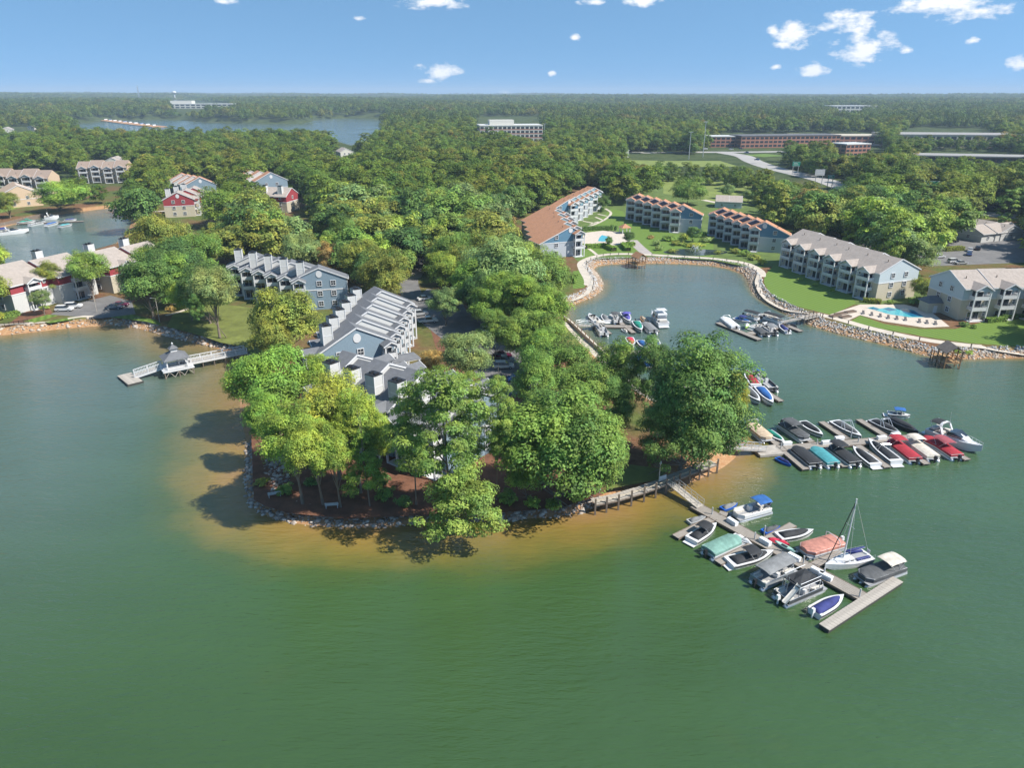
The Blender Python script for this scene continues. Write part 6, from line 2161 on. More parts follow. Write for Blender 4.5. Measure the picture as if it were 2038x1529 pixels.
boat("jet", c3(1320, 225), c3(1300, 255), "lime jet ski on the right-hand dock", group=GR, hull=mat("jet_ski_lime", (.35, .55, .12), .3), cover="white", zoff=.5)
boat("jet", c3(1600, 220), c3(1660, 245), "dark jet ski at the shore end of the right-hand dock", group=GR, hull=JG, cover="black")
GB = "boats behind the upright green tree"
boat("run", survey(1250, 668, .6), survey(1262, 694, .6), "motorboat under crimson cover behind the upright green tree", group=GB, cover="crimson", maxlen=6.5)
boat("run", survey(1272, 676, .6), survey(1288, 698, .6), "motorboat under royal blue cover next to the crimson one", group=GB, cover="blue", maxlen=6.5)
boat("run", survey(1300, 674, .6), survey(1312, 695, .6), "motorboat under navy cover next to the royal blue one", group=GB, cover="navy", maxlen=6.5)
boat("run", survey(1290, 727, .6), survey(1270, 706, .6), "boat under bright blue cover on the near side of the short dock", group=GB, cover="blue", hull=mat("blue_gelcoat", (.02, .10, .36), .25))
boat("run", survey(1312, 722, .6), survey(1296, 703, .6), "open white motorboat on the near side of the short dock", group=GB, open_=True)
GC = "boats in the cove"
boat("run", cL(245, 440), cL(480, 405), "white motorboat with green canopy nearest the timber wall in the cove", group=GC, cover="green", top="green")
boat("run", cL(400, 465), cL(620, 420), "white motorboat with dark cockpit in the cove", group=GC, open_=True, tower=True)
boat("run", cL(620, 470), cL(790, 430), "white motorboat with blue cover in the cove", group=GC, cover="blue")
boat("run", cL(800, 480), cL(975, 450), "white motorboat with turquoise cover nearest in the cove", group=GC, cover="teal")
boat("cru", cL(600, 380), cL(800, 365), "cream cabin cruiser farthest back in the cove", group=GC, top=None)
boat("run", cL(870, 400), cL(1035, 385), "white motorboat with blue stripe right of the cruiser in the cove", group=GC, cover="navy")
boat("cru", cL(-20, 590), cL(395, 545), "long white cruiser at the left edge of the cove", group=GC, top="navy", maxlen=13)
boat("run", cL(-60, 535), cL(150, 520), "white motorboat behind the long cruiser in the cove", group=GC, cover="navy")

for i in range(12):
    a_ = SPIT[0] + (SPIT[3] - SPIT[0]) * ((i + .6) / 12.5)
    q = thing("stored_boat", "white boat stored on the sandy causeway in the far lake", "boat", (a_.x, a_.y + 2, .95), rad(60 + 10 * math.sin(i * 3)), "white boats on the far causeway")
    MB().loft(hull_rings(8.5, 2.8, 1.4), closed=False).build("hull", HW, q)
    mound([(r[0][0], r[-1][1], r[-1][2]) for r in hull_rings(8.5, 2.8, 1.4)], .8, .1).build("boat_cover", cloth("white" if i % 3 else "blue"), q)
# ------------------------------------------------------------------ white pier with gazebo
cP = crop(200, 620, 6.37)
pr = thing("white_pier", "white railed pier running from the lawn to a float", "pier")
DZ = 1.8
shoreP, gzP, rampT, rampB = cP(1840, 500, DZ), cP(985, 665, DZ), cP(770, 700, DZ), cP(430, 815, .7)


def railed(parent, p, q, width, rails=(1, -1), post=None, brace=True, step=2.2):
    d = q - p
    nrm = Vector((-d.y, d.x, 0)).normalized()
    MB().beam(p - Vector((0, 0, .1)), q - Vector((0, 0, .1)), width, .2).build("deck", PLANK, parent)
    n = max(2, int(d.length / step))
    for s_ in rails:
        m = MB()
        o = nrm * (s_ * width / 2)
        for z, w, h in ((1.08, .16, .12), (.55, .07, .78)):
            if z > 1:
                m.beam(p + o + Vector((0, 0, z)), q + o + Vector((0, 0, z)), w, h)
        m.build("hand_rail", WHITE, parent)
        for i in range(n + 1):
            a = p + d * (i / n) + o
            MB().box(a.x, a.y, a.z - .4, .16, .16, 1.5).build("rail_post", WHITE, parent)
        b = MB()
        nb = max(2, int(d.length / .32))
        for i in range(nb):
            a = p + d * ((i + .5) / nb) + o
            b.box(a.x, a.y, a.z + .08, .07, .07, .96)
        b.beam(p + o + Vector((0, 0, .14)), q + o + Vector((0, 0, .14)), .07, .1)
        bo = b.build("balusters", WHITE, parent); bo["kind"] = "stuff"
        f = MB().beam(p + o * 1.02 - Vector((0, 0, .22)), q + o * 1.02 - Vector((0, 0, .22)), .1, .36)
        f.build("fascia_board", WHITE, parent)
    if post:
        for i in range(1, n + 1, 1):
            for s_ in (-1, 1):
                a = p + d * (i / n) + nrm * (s_ * (width / 2 - .15))
                pile(a, a.z - .2, parent, .11, post)


railed(pr, shoreP, gzP, 2.2, post=POSTM)
railed(pr, rampT, rampB, 2.0)
fl = [cP(*q, .5) for q in ((215, 820), (385, 772), (545, 880), (340, 932))]
fdk = (fl[1] + fl[0]) / 2; fdq = (fl[2] + fl[3]) / 2
boards("deck_board", fdk, fdq, (fl[1] - fl[0]).length * 1.0, .55, pr, pitch=.45)
MB().prism([(q.x, q.y) for q in fl], -.3, .46).build("float", FLOAT, pr)
gz = thing("gazebo", "white gazebo with dark pyramid roof and cupola on the white pier", "gazebo", (cP(960, 690, DZ).x, cP(960, 690, DZ).y, DZ), math.atan2((shoreP - gzP).y, (shoreP - gzP).x))
gz.scale = (.92, .9, .78)
MB().box(0, 0, -.35, 7.2, 6.4, .35).build("platform", WHITE, gz)
for e1 in (-1, 1):
    for e2 in (-1, 0, 1):
        MB().box(e1 * 2.3, e2 * 2.1, 0, .28, .28, 2.75).build("column", WHITE, gz)
for e1 in (-1, 1):
    for y in (-1.05, 1.05):
        MB().box(e1 * 2.3, y, 0, .12, 1.8, 1.0).build("wall_panel", WHITE, gz)
MB().box(-2.3, 0, 1.0, .1, 4.2, 1.5).build("screen_wall", S_PALE, gz)
for y in (-3.12, 3.12):
    m = MB().box(0, y, .98, 7.1, .14, .14)
    for i in range(22):
        m.box(-3.4 + i * .324, y, .05, .07, .07, .94)
    bo = m.build("railing", WHITE, gz); bo["kind"] = "stuff"
for e1, e2 in ((-1, -1), (-1, 1), (1, -1), (1, 1), (0, -1), (0, 1)):
    MB().tube((e1 * 3.3, e2 * 3.0, -4), (e1 * 3.3, e2 * 3.0, -.3), .14, 7).build("pile", POSTM, gz)
m = MB()
for k in range(3):
    m.tube((-3.3 + k * 2.2, -3.0, -2.1), (-2.2 + k * 2.2, -3.0, -.4), .08, 5); m.tube((-1.1 + k * 2.2, -3.0, -2.1), (-2.2 + k * 2.2, -3.0, -.4), .08, 5)
br_ = m.build("cross_brace", PLANK, gz); br_["kind"] = "stuff"
MB().box(0, 0, 2.72, 5.9, 5.5, .22).build("eave_board", WHITE, gz)
rf = MB().box(0, 0, 2.9, 6.1, 5.7, 1.75, tx=.27, ty=.27).build("roof", R_DARK, gz)
MB().box(0, 0, 4.6, 1.5, 1.4, .85).build("cupola", WHITE, rf)
MB().box(0, 0, 5.42, 2.1, 2.0, .14).box(0, 0, 5.56, 1.95, 1.85, 1.1, tx=.1, ty=.1).build("cupola_roof", R_DARK, rf)
m = MB().tube((0, 0, 6.6), (0, 0, 7.4), .09, 6, .03); m.loft([[(r * math.cos(6.283 * i / 8), r * math.sin(6.283 * i / 8), z) for i in range(8)] for r, z in ((.05, 6.7), (.26, 6.95), (.05, 7.2))])
m.build("finial", WHITE, rf)

# ------------------------------------------------------------------ timber huts on the right shore and the pond
def hut(label, p, yaw, back, roofm, w=3.6):
    """A-frame fishing hut on piles at the end of a short timber pier; local +y points to the shore"""
    t = thing("timber_hut", label, "gazebo", (p.x, p.y, 1.5), yaw)
    MB().box(0, back / 2, -.2, w, back + 4, .2).build("deck", mat("warm_plank", (.42, .26, .13), .8, .25, 2), t)
    for e1 in (-1, 1):
        for y in (-1.9, 0, 1.9):
            MB().box(e1 * (w / 2 - .1), y, -3.2, .22, .22, 5.7).build("post", BROWNW, t)
        for y in (back * .6 + 1.8, back + 1.6):
            MB().box(e1 * (w / 2 - .1), y, -2.6, .2, .2, 3.7).build("post", BROWNW, t)
        MB().box(e1 * (w / 2 - .1), back / 2, .82, .12, back + 3.9, .12).box(e1 * (w / 2 - .1), back / 2, .4, .08, back + 3.9, .1).build("hand_rail", BROWNW, t)
        m = MB()
        for k in range(2):
            m.tube((e1 * (w / 2 - .1), -1.9 + k * 1.9, -1.6), (e1 * (w / 2 - .1), k * 1.9, -.3), .08, 5)
        m.build("cross_brace", BROWNW, t)
    MB().box(0, -1.95, .82, w - .4, .12, .12).box(0, -1.95, .35, w - .4, .08, .1).build("hand_rail", BROWNW, t)
    m = MB()
    roof_slab(m, -w / 2 - .5, w / 2 + .5, 4.2, .72, -2.5, 2.4, .16)
    m.build("roof", roofm, t)
    m = MB()
    for y in (-2.3, 0, 2.2):
        for e1 in (-1, 1):
            m.beam((0, y, 4.0), (e1 * (w / 2 + .3), y, 4.0 - (w / 2 + .3) * .72), .14, .18)
        m.beam((-w / 2 + .2, y, 2.75), (w / 2 - .2, y, 2.75), .12, .16)
    m.build("truss", BROWNW, t)
    MB().box(0, 1.1, 0, w - 1.2, .45, .45).build("bench", BROWNW, t)
    return t


hut("timber hut with brown gabled roof on piles off the right shore", survey(1888, 717, 1.5), rad(-4), 3.2, mat("weathered_shake", (.20, .165, .14), .9, .25, 2))
hut("timber hut with orange-brown roof at the head of the pond", survey(1271, 525, 1.5), rad(22), 4.5, mat("cedar_shake", (.36, .19, .10), .9, .25, 2), 3.4)

# ------------------------------------------------------------------ boardwalk round the right side of the point
bw_ = thing("boardwalk", "grey timber boardwalk with post and rope rail from the point to the clay beach", "boardwalk")
line = [survey(u, v, 1.75) for u, v in ((1180, 999), (1225, 990), (1275, 975), (1318, 960), (1345, 948), (1385, 933), (1420, 920))]
for i in range(len(line) - 1):
    boards("deck_board", line[i], line[i + 1], 1.9, 1.78, bw_, pitch=.6)
m = MB()
for i in range(len(line) - 1):
    d = line[i + 1] - line[i]; nn = Vector((-d.y, d.x, 0)).normalized()
    for s_ in (-.9, .9):
        m.beam(line[i] + nn * s_ - Vector((0, 0, .16)), line[i + 1] + nn * s_ - Vector((0, 0, .16)), .12, .26)
m.build("bearer", POSTM, bw_)
L_ = spline(line, 2.6)
prev = None
for i, p in enumerate(L_):
    d = (L_[min(i + 1, len(L_) - 1)] - L_[max(0, i - 1)]); nn = Vector((d.y, -d.x, 0)).normalized()
    a = p + nn * .95
    MB().box(a.x, a.y, -1.4, .26, .26, 4.2).build("post", POSTM, bw_)
    if prev is not None:
        mid = (prev + a) / 2
        MB().tube((prev.x, prev.y, 2.6), (mid.x, mid.y, 2.4), .05, 5).tube((mid.x, mid.y, 2.4), (a.x, a.y, 2.6), .05, 5).build("rope", mat("pale_rope", (.50, .42, .30), .9), bw_)
    prev = a
sw_ = ribbon("sea_wall_path", sv([(1113, 638), (1134, 654), (1162, 682), (1194, 712), (1224, 740), (1258, 768), (1305, 798)], GZ), 4.2, CONC, .04)
wall = thing("sea_wall", "low concrete sea wall with short posts along the pond mouth", "sea wall")
pts = spline([Vector((p.x, p.y, 0)) for p in sv([(1117, 636), (1137, 652), (1166, 680), (1199, 711), (1228, 739)], 0)], 3)
m = MB()
for i in range(len(pts) - 1):
    m.beam((pts[i].x, pts[i].y, .5), (pts[i + 1].x, pts[i + 1].y, .5), .5, 2.4)
m.build("wall", CONC, wall)
for i in range(0, len(pts), 1):
    MB().box(pts[i].x - .2, pts[i].y, 1.5, .18, .18, 1.0).build("post", BROWNW, wall)

lp = survey(1311, 962, GZ)
lm_ = thing("lamp_post", "slim lamp post on the boardwalk beside the gangway", "lamp post", (lp.x, lp.y, 1.78))
MB().tube((0, 0, 0), (0, 0, 3.3), .08, 8, .06).build("pole", METAL, lm_)
MB().loft([[(r * math.cos(6.283 * i / 8), r * math.sin(6.283 * i / 8), z) for i in range(8)] for r, z in ((.06, 3.25), (.2, 3.4), (.16, 3.75), (.03, 3.95))]).build("lantern", WHITE, lm_)
sg = thing("notice_board", "small white notice board on the boardwalk beside the lamp post", "sign", survey(1318, 960, 1.78), rad(30))
MB().box(0, 0, .35, 1.5, .08, .85).build("board", WHITE, sg)
for s_ in (-.6, .6):
    MB().box(s_, .06, 0, .1, .1, 1.1).build("leg", POSTM, sg)


def bench(u, v, yaw, label):
    t = thing("bench", label, "bench", survey(u, v, GZ + .02), rad(yaw), "benches on the point")
    bm_ = mat("bench_grey", (.42, .44, .46), .7)
    for k in range(4):
        MB().box(0, -.22 + k * .15, .45, 2.0, .12, .05).build("seat_slat", bm_, t)
    for k in range(3):
        MB().box(0, .34 + k * .03, .58 + k * .16, 2.0, .05, .12).build("back_slat", bm_, t)
    for s_ in (-.85, .85):
        MB().box(s_, -.18, 0, .1, .1, .45).build("leg", bm_, t)
        MB().box(s_, .32, 0, .1, .1, 1.0).build("leg", bm_, t)


bench(547, 988, 200, "grey bench facing the lake at the left corner of the point")
bench(661, 1010, 188, "grey bench above the riprap near the conical evergreen")
bench(1183, 978, 160, "grey bench at the left end of the boardwalk")

# ------------------------------------------------------------------ pools, fountain pond, hedges
POOLM, pn_, pl_, pp_ = new_mat("pool_water")
pp_.inputs["Base Color"].default_value = (.05, .36, .42, 1); pp_.inputs["Roughness"].default_value = .08
ptc = pn_.new("ShaderNodeTexCoord"); pnz = pn_.new("ShaderNodeTexNoise"); pnz.inputs["Scale"].default_value = 1.2
pl_.new(ptc.outputs["Object"], pnz.inputs["Vector"]); pmx = pn_.new("ShaderNodeMix"); pmx.data_type = "RGBA"
pmx.inputs[6].default_value = (.04, .32, .40, 1); pmx.inputs[7].default_value = (.10, .46, .50, 1)
pl_.new(pnz.outputs["Fac"], pmx.inputs[0]); pl_.new(pmx.outputs[2], pp_.inputs["Base Color"])
POOLD = mat("deep_pool_water", (.015, .14, .26), .08, .2, 1.0)


def pool(label, pts, deep=None):
    t = thing("swimming_pool", label, "swimming pool", (0, 0, 0))
    P = [(q.x, q.y) for q in sv(pts, GZ)]
    cx_, cy_ = sum(q[0] for q in P) / len(P), sum(q[1] for q in P) / len(P)
    MB().prism([(cx_ + (x - cx_) * 1.05, cy_ + (y - cy_) * 1.06) for x, y in P], GZ - .3, GZ + .07).build("coping", MATS["pool_paving"], t)
    MB().prism(P, GZ - .2, GZ + .075).build("water", POOLM, t)
    if deep:
        for dd_ in deep:
            MB().prism([(q.x, q.y) for q in sv(dd_, GZ)], GZ - .15, GZ + .08).build("deep_end", POOLD, t)
    return t


pool("large turquoise swimming pool with dark deep end between the taupe-roofed blocks", [(1725, 613), (1738, 611), (1752, 615), (1768, 612), (1790, 616), (1800, 614), (1818, 618), (1842, 632), (1810, 632), (1770, 626)],
     [[(1729, 613.5), (1739, 612), (1750, 615.5), (1745, 618)], [(1757, 615), (1768, 613), (1786, 617), (1770, 620)], [(1793, 617), (1800, 615.5), (1818, 619), (1838, 631), (1815, 630.5), (1797, 622)]])
pool("small turquoise swimming pool between the rust-roofed blocks", [(1190, 480), (1193, 473), (1198, 468), (1206, 470), (1214, 472), (1218, 477), (1212, 480), (1200, 481)])
pz_ = thing("pool_pavilion", "small pavilion with orange hipped roof behind the small pool", "pavilion", survey(1243, 464, GZ), rad(15))
for e1 in (-1, 1):
    for e2 in (-1, 1):
        MB().box(e1 * 1.7, e2 * 1.7, 0, .3, .3, 2.6).build("column", WHITE, pz_)
MB().box(0, 0, 2.6, 4.6, 4.6, 1.5, tx=.1, ty=.1).build("roof", R_ORANGE, pz_)
lg_i = 0
for (u, v) in [(1718, 625), (1735, 628), (1752, 631), (1768, 634), (1785, 636), (1802, 638), (1830, 642), (1845, 644), (1862, 646)]:
    t = thing("sun_lounger", "dark sun lounger, number %s in the row before the large pool, counting from the planters" % ["one", "two", "three", "four", "five", "six", "seven", "eight", "nine"][lg_i], "sun lounger", survey(u, v, GZ + .03), rad(70), "sun loungers by the large pool")
    MB().box(0, 0, .3, 1.3, .65, .08).build("seat", MATS["dark_teak"], t)
    MB().add([(.62, -.32, .34), (.62, .32, .34), (1.15, .32, .75), (1.15, -.32, .75), (.66, -.32, .28), (.66, .32, .28), (1.19, .32, .69), (1.19, -.32, .69)], [(0, 1, 2, 3), (7, 6, 5, 4), (0, 4, 5, 1), (2, 6, 7, 3), (1, 5, 6, 2), (3, 7, 4, 0)]).build("backrest", MATS["dark_teak"], t)
    for x in (-.5, .5):
        MB().box(x, 0, 0, .06, .6, .3).build("leg", METAL, t)
    lg_i += 1
for i, (u, v) in enumerate([(1662, 630), (1672, 626), (1682, 632), (1692, 622)]):
    t = thing("raised_planter", "timber planter bed, %s of four on the slope beside the large pool" % ["first", "second", "third", "fourth"][i], "planter", survey(u, v, GZ), rad(25), "timber planters")
    MB().box(0, -.65, 0, 3.6, .12, .45).box(0, .65, 0, 3.6, .12, .45).box(-1.74, 0, 0, .12, 1.18, .45).box(1.74, 0, 0, .12, 1.18, .45).build("frame", POSTM, t)
    MB().box(0, 0, 0, 3.36, 1.18, .36).build("soil", mat("planter_soil", (.12, .075, .05), .95, .3), t)

fp = thing("fountain_pond", "dark fountain pond beside the lakeside path", "pond", (0, 0, 0))
cpt = survey(1384, 502, GZ)
ring = [(cpt.x + 11.5 * math.cos(t) * (1 + .12 * math.sin(2 * t + 1)), cpt.y + 6.5 * math.sin(t) * (1 + .1 * math.cos(3 * t))) for t in np.linspace(0, 6.283, 28)[:-1]]
MB().prism(ring, GZ - .3, GZ + .05).build("water", mat("dark_pond_water", (.035, .05, .045), .06, .3, .5), fp)
FOAM = mat("fountain_spray", (.75, .78, .80), .4)
fs_ = MB()
r_ = np.random.default_rng(5)
for i in range(120):
    a = r_.uniform(0, 6.283); v0 = r_.uniform(.5, 1); tt = r_.uniform(0, 1)
    rr = 2.6 * tt * v0; z = GZ + .1 + 4 * 2.6 * tt * (1 - tt) * v0
    fs_.box(cpt.x + rr * math.cos(a), cpt.y + rr * math.sin(a), z, .09, .09, .22)
fo = fs_.build("spray", FOAM, fp); fo["kind"] = "stuff"
MB().tube((cpt.x, cpt.y, GZ), (cpt.x, cpt.y, GZ + 1.2), .12, 6, .05).build("jet", FOAM, fp)


# shrubs: low leafy mounds
SHRUB = []
for i in range(4):
    cm, _ = crown(500 + i, "round", 26, 900, .16, LEAF_OWN, .9); SHRUB.append(cm)
STEM = MB().tube((0, 0, -.2), (0, 0, .5), .06, 5, .03).mesh("stem", BARK)


def shrub(u, v, w, h, tone, label, group=None, name="shrub"):
    p = survey(u, v, GZ + h * .4)
    t = thing(name, label, "shrub", (p.x, p.y, GZ), 0, group)
    c = link("foliage", SHRUB[random.randrange(4)], t, (0, 0, -.1), random.uniform(0, 6))
    c.scale = (w / 2, w / 2 * random.uniform(.8, 1.2), h / .9)
    c.color = (*TONE[tone], 1)
    s_ = link("stem", STEM, t); s_.scale = (1, 1, h)


HEDGEM = {}


def hedge(label, pts, w, h, tone):
    """clipped hedge: leaves over a box-shaped run"""
    P = [survey(u, v, GZ) for u, v in pts]
    r = np.random.default_rng(len(label))
    pos, nor = [], []
    for i in range(len(P) - 1):
        a, b = P[i], P[i + 1]
        d = b - a; L = d.length; nn = Vector((-d.y, d.x, 0)).normalized()
        n = int(L * (w + 2 * h) * 26)
        for _ in range(n):
            f = r.uniform(-.02, 1.02); q = r.uniform(-h, w + h)
            if q < 0:
                o, z, nv = -w / 2, h + q, -nn
            elif q > w:
                o, z, nv = w / 2, h - (q - w), nn
            else:
                o, z, nv = q - w / 2, h, Vector((0, 0, 1))
            pt_ = a + d * f + nn * o
            pos.append((pt_.x + r.normal(0, .06), pt_.y + r.normal(0, .06), GZ + z + r.normal(0, .06))); nor.append(nv[:])
    pos, nor = np.array(pos), np.array(nor) + rand_dirs(r, len(pos)) * .5
    nor /= np.linalg.norm(nor, axis=1)[:, None]
    co, q, tn = leaves(r, pos, nor, .42, r.uniform(.2, .8, len(pos)))
    me = arr_mesh("foliage", co, q); point_attr(me, "tint", tn); me.materials.append(LEAF_OWN)
    t = thing("hedge", label, "hedge")
    o = link("foliage", me, t); o.color = (*TONE[tone], 1)
    m = MB()
    for i in range(len(P) - 1):
        m.beam(P[i] + Vector((0, 0, h * .45)), P[i + 1] + Vector((0, 0, h * .45)), w * .8, h * .85)
    m.build("inner_branches", mat("hedge_branches", (.045, .05, .02), .95), t)


hedge("clipped hedge in front of the small pool, left of the paved walk", [(1168, 494), (1205, 492), (1222, 500)], 2.2, 1.5, "bright")
hedge("clipped hedge right of the small pool beside the paved walk", [(1262, 489), (1240, 490), (1250, 500)], 2.2, 1.5, "bright")
hedge("clipped hedge behind the small pool", [(1160, 459), (1185, 458), (1212, 458)], 1.6, 1.8, "deep")
hedge("clipped hedge at the foot of the end wall above the large pool", [(1718, 601), (1752, 605)], 1.6, 1.2, "olive")
hedge("clipped hedge along the terrace of the right-hand block", [(1980, 636), (2040, 631)], 1.6, 1.2, "deep")
hedge("clipped hedge across the terrace steps of the right-hand block", [(1962, 642), (1998, 639)], 1.6, 1.2, "green")
hedge("low hedge below the red house beside the yellow shrub", [(4, 634), (38, 627)], 2.0, 1.2, "green")
hedge("rounded hedge before the tan wall above the white cars", [(110, 601), (156, 593)], 2.6, 1.6, "bright")
hedge("hedge in the car park behind the taupe-roofed blocks", [(1880, 500), (1915, 498)], 2.2, 1.6, "olive")
for (u, v, w, h, tone, lab) in [
    (0, 630, 3, 2.4, "yellow", "golden yellow shrub at the left edge below the red house"), (88, 612, 2.4, 1.2, "lime", "lime shrub at the left end of the rounded hedge"),
    (48, 612, 2.6, 2.6, "olive", "brownish shrub at the corner of the red house"), (1500, 512, 6, 2.0, "olive", "olive shrub mass at the bend of the lakeside path"),
    (1480, 505, 6, 2.2, "green", "green shrub mass left of the path bend"), (1518, 522, 3.6, 2.4, "yellow", "yellow shrub at the corner before the taupe block"), (1462, 500, 5, 1.8, "olive", "olive shrub right of the fountain pond"),
    (1340, 500, 4.5, 1.4, "olive", "olive shrub at the left rim of the fountain pond"), (1430, 503, 4, 1.3, "olive", "olive shrub at the right rim of the fountain pond"), (1385, 488, 8, 1.6, "yellow", "yellow reeds behind the fountain pond"),
    (1350, 484, 7, 2.0, "olive", "tall grass mound left behind the fountain pond"), (1410, 478, 7, 2.0, "pale", "pale shrub before the rust-roofed block by the fountain"), (1330, 475, 7, 2.2, "green", "green shrub at the top of the garden slope"),
    (1306, 484, 4, 2.4, "pale", "pale pampas clump at the top of the paved walk"), (1312, 494, 4, 2.2, "pale", "pale pampas clump lower down beside the paved walk"), (1295, 472, 4, 1.6, "rust", "rust shrub behind the pampas clumps"),
    (1365, 472, 5, 2.0, "yellow", "yellow-green shrub below the end balconies"), (1400, 468, 5, 2.4, "lime", "lime shrub against the end wall"), (1905, 700, 2.4, 1.0, "lime", "lime grass clump on the riprap right of the timber hut"), (1928, 702, 2.4, 1.0, "lime", "second lime grass clump right of the timber hut"),
    (1218, 455, 2.2, 2.8, "dark", "small dark evergreen shrub behind the small pool"), (1226, 456, 2.2, 2.6, "dark", "dark evergreen shrub beside the first one behind the small pool"), (1198, 418, 2.4, 3, "dark", "dark shrub at the end of the leftmost balconies"),
    (1592, 556, 1.6, 1.0, "lime", "first small lime shrub at the foot of the balconies"), (1622, 566, 1.6, 1.0, "lime", "second small lime shrub at the foot of the balconies"), (1657, 578, 1.6, 1.0, "lime", "third small lime shrub at the foot of the balconies"),
    (1840, 598, 4, 2.2, "deep", "dark shrub between the pool house and the long block"), (1818, 600, 4, 2, "deep", "dark shrub beside the end wall of the long block"), (1920, 646, 3, 1.4, "deep", "dark shrub below the corner balcony by the pool"),
    (1938, 650, 2.2, 1.2, "green", "green shrub at the terrace steps by the pool"), (340, 615, 3.5, 1.8, "rust", "rust-red shrub under the trees by the pier lawn"), (362, 610, 3.0, 1.6, "rust", "brown shrub right of the rust-red one"),
    (845, 712, 3.6, 1.6, "rust", "tan shrub beside the townhouse porch"), (870, 735, 3.6, 1.8, "olive", "olive shrub at the car park edge near the porch"), (1140, 556, 4, 3, "green", "round green shrub where the pond path bends"), (1770, 602, 2.4, 1.3, "green", "green shrub beside the hedge above the large pool"),
]:
    shrub(u, v, w, h, tone, lab)

for i, (u, v, w, h, tone, lab) in enumerate([(570, 975, 3.2, 1.4, "green", "low green shrub between the trunks at the left corner of the point"), (620, 960, 3.0, 1.3, "deep", "dark low shrub behind the left bench"), (700, 985, 2.6, 1.2, "olive", "olive low shrub right of the second bench"),
        (770, 985, 4.0, 1.6, "green", "green shrub below the townhouse corner on the point"), (800, 1000, 3.0, 1.4, "deep", "dark shrub left of the low spreading pine"), (1010, 990, 3.6, 1.8, "green", "green shrub right of the low spreading pine"),
        (1060, 1000, 3.2, 1.5, "bright", "bright shrub under the great round tree, above the riprap"), (1100, 1005, 3.0, 1.4, "green", "green shrub at the foot of the great round tree"), (1150, 990, 3.2, 1.5, "lime", "lime shrub left of the boardwalk bench"),
        (760, 955, 3.4, 2.0, "dark", "dark shrub against the shaded townhouse wall"), (520, 960, 2.6, 1.2, "olive", "olive shrub on the stone spill at the corner of the point")]):
    shrub(u, v, w, h, tone, lab)

# low posts along the lakeside path
pp = spline([Vector((p.x, p.y, 0)) for p in sv(PATH[2:], GZ)], 9.0)
PLACES = [("at the pond's left bend", 1165, 560), ("left of the pond hut", 1205, 506), ("right of the pond hut", 1310, 508), ("below the fountain pond", 1385, 512), ("right of the fountain pond", 1450, 519), ("at the pond's right bend", 1510, 545),
          ("below the upper striped lawn", 1560, 606), ("near the timber landing", 1625, 625), ("below the planters", 1690, 640), ("below the large pool", 1770, 660), ("left of the timber hut", 1850, 678), ("right of the timber hut", 1940, 689), ("at the right edge", 2030, 696)]
SEEN_B = {}


def bollard_place(q):
    u, v, _ = sight(q.x, q.y, GZ)
    nm = min(PLACES, key=lambda c: (c[1] - u) ** 2 + (c[2] - v) ** 2)[0]
    k = SEEN_B.get(nm, 0); SEEN_B[nm] = k + 1
    return ["first", "second", "third", "fourth", "fifth", "sixth", "seventh", "eighth", "ninth", "tenth"][k] + " one " + nm


for i, p in enumerate(pp[:-2]):
    d = pp[min(i + 1, len(pp) - 1)] - pp[max(0, i - 1)]
    nn = Vector((d.y, -d.x, 0)).normalized()
    q = p + nn * 1.75
    t = thing("path_light", "bollard light on the lakeside path, %s" % bollard_place(q), "bollard light", (q.x, q.y, GZ - .05), 0, "bollard lights along the lakeside path")
    MB().box(0, 0, 0, .2, .2, .9).build("post", POSTM, t)
    MB().box(0, 0, .9, .3, .3, .14, tx=.6, ty=.6).build("cap", BLACKM, t)


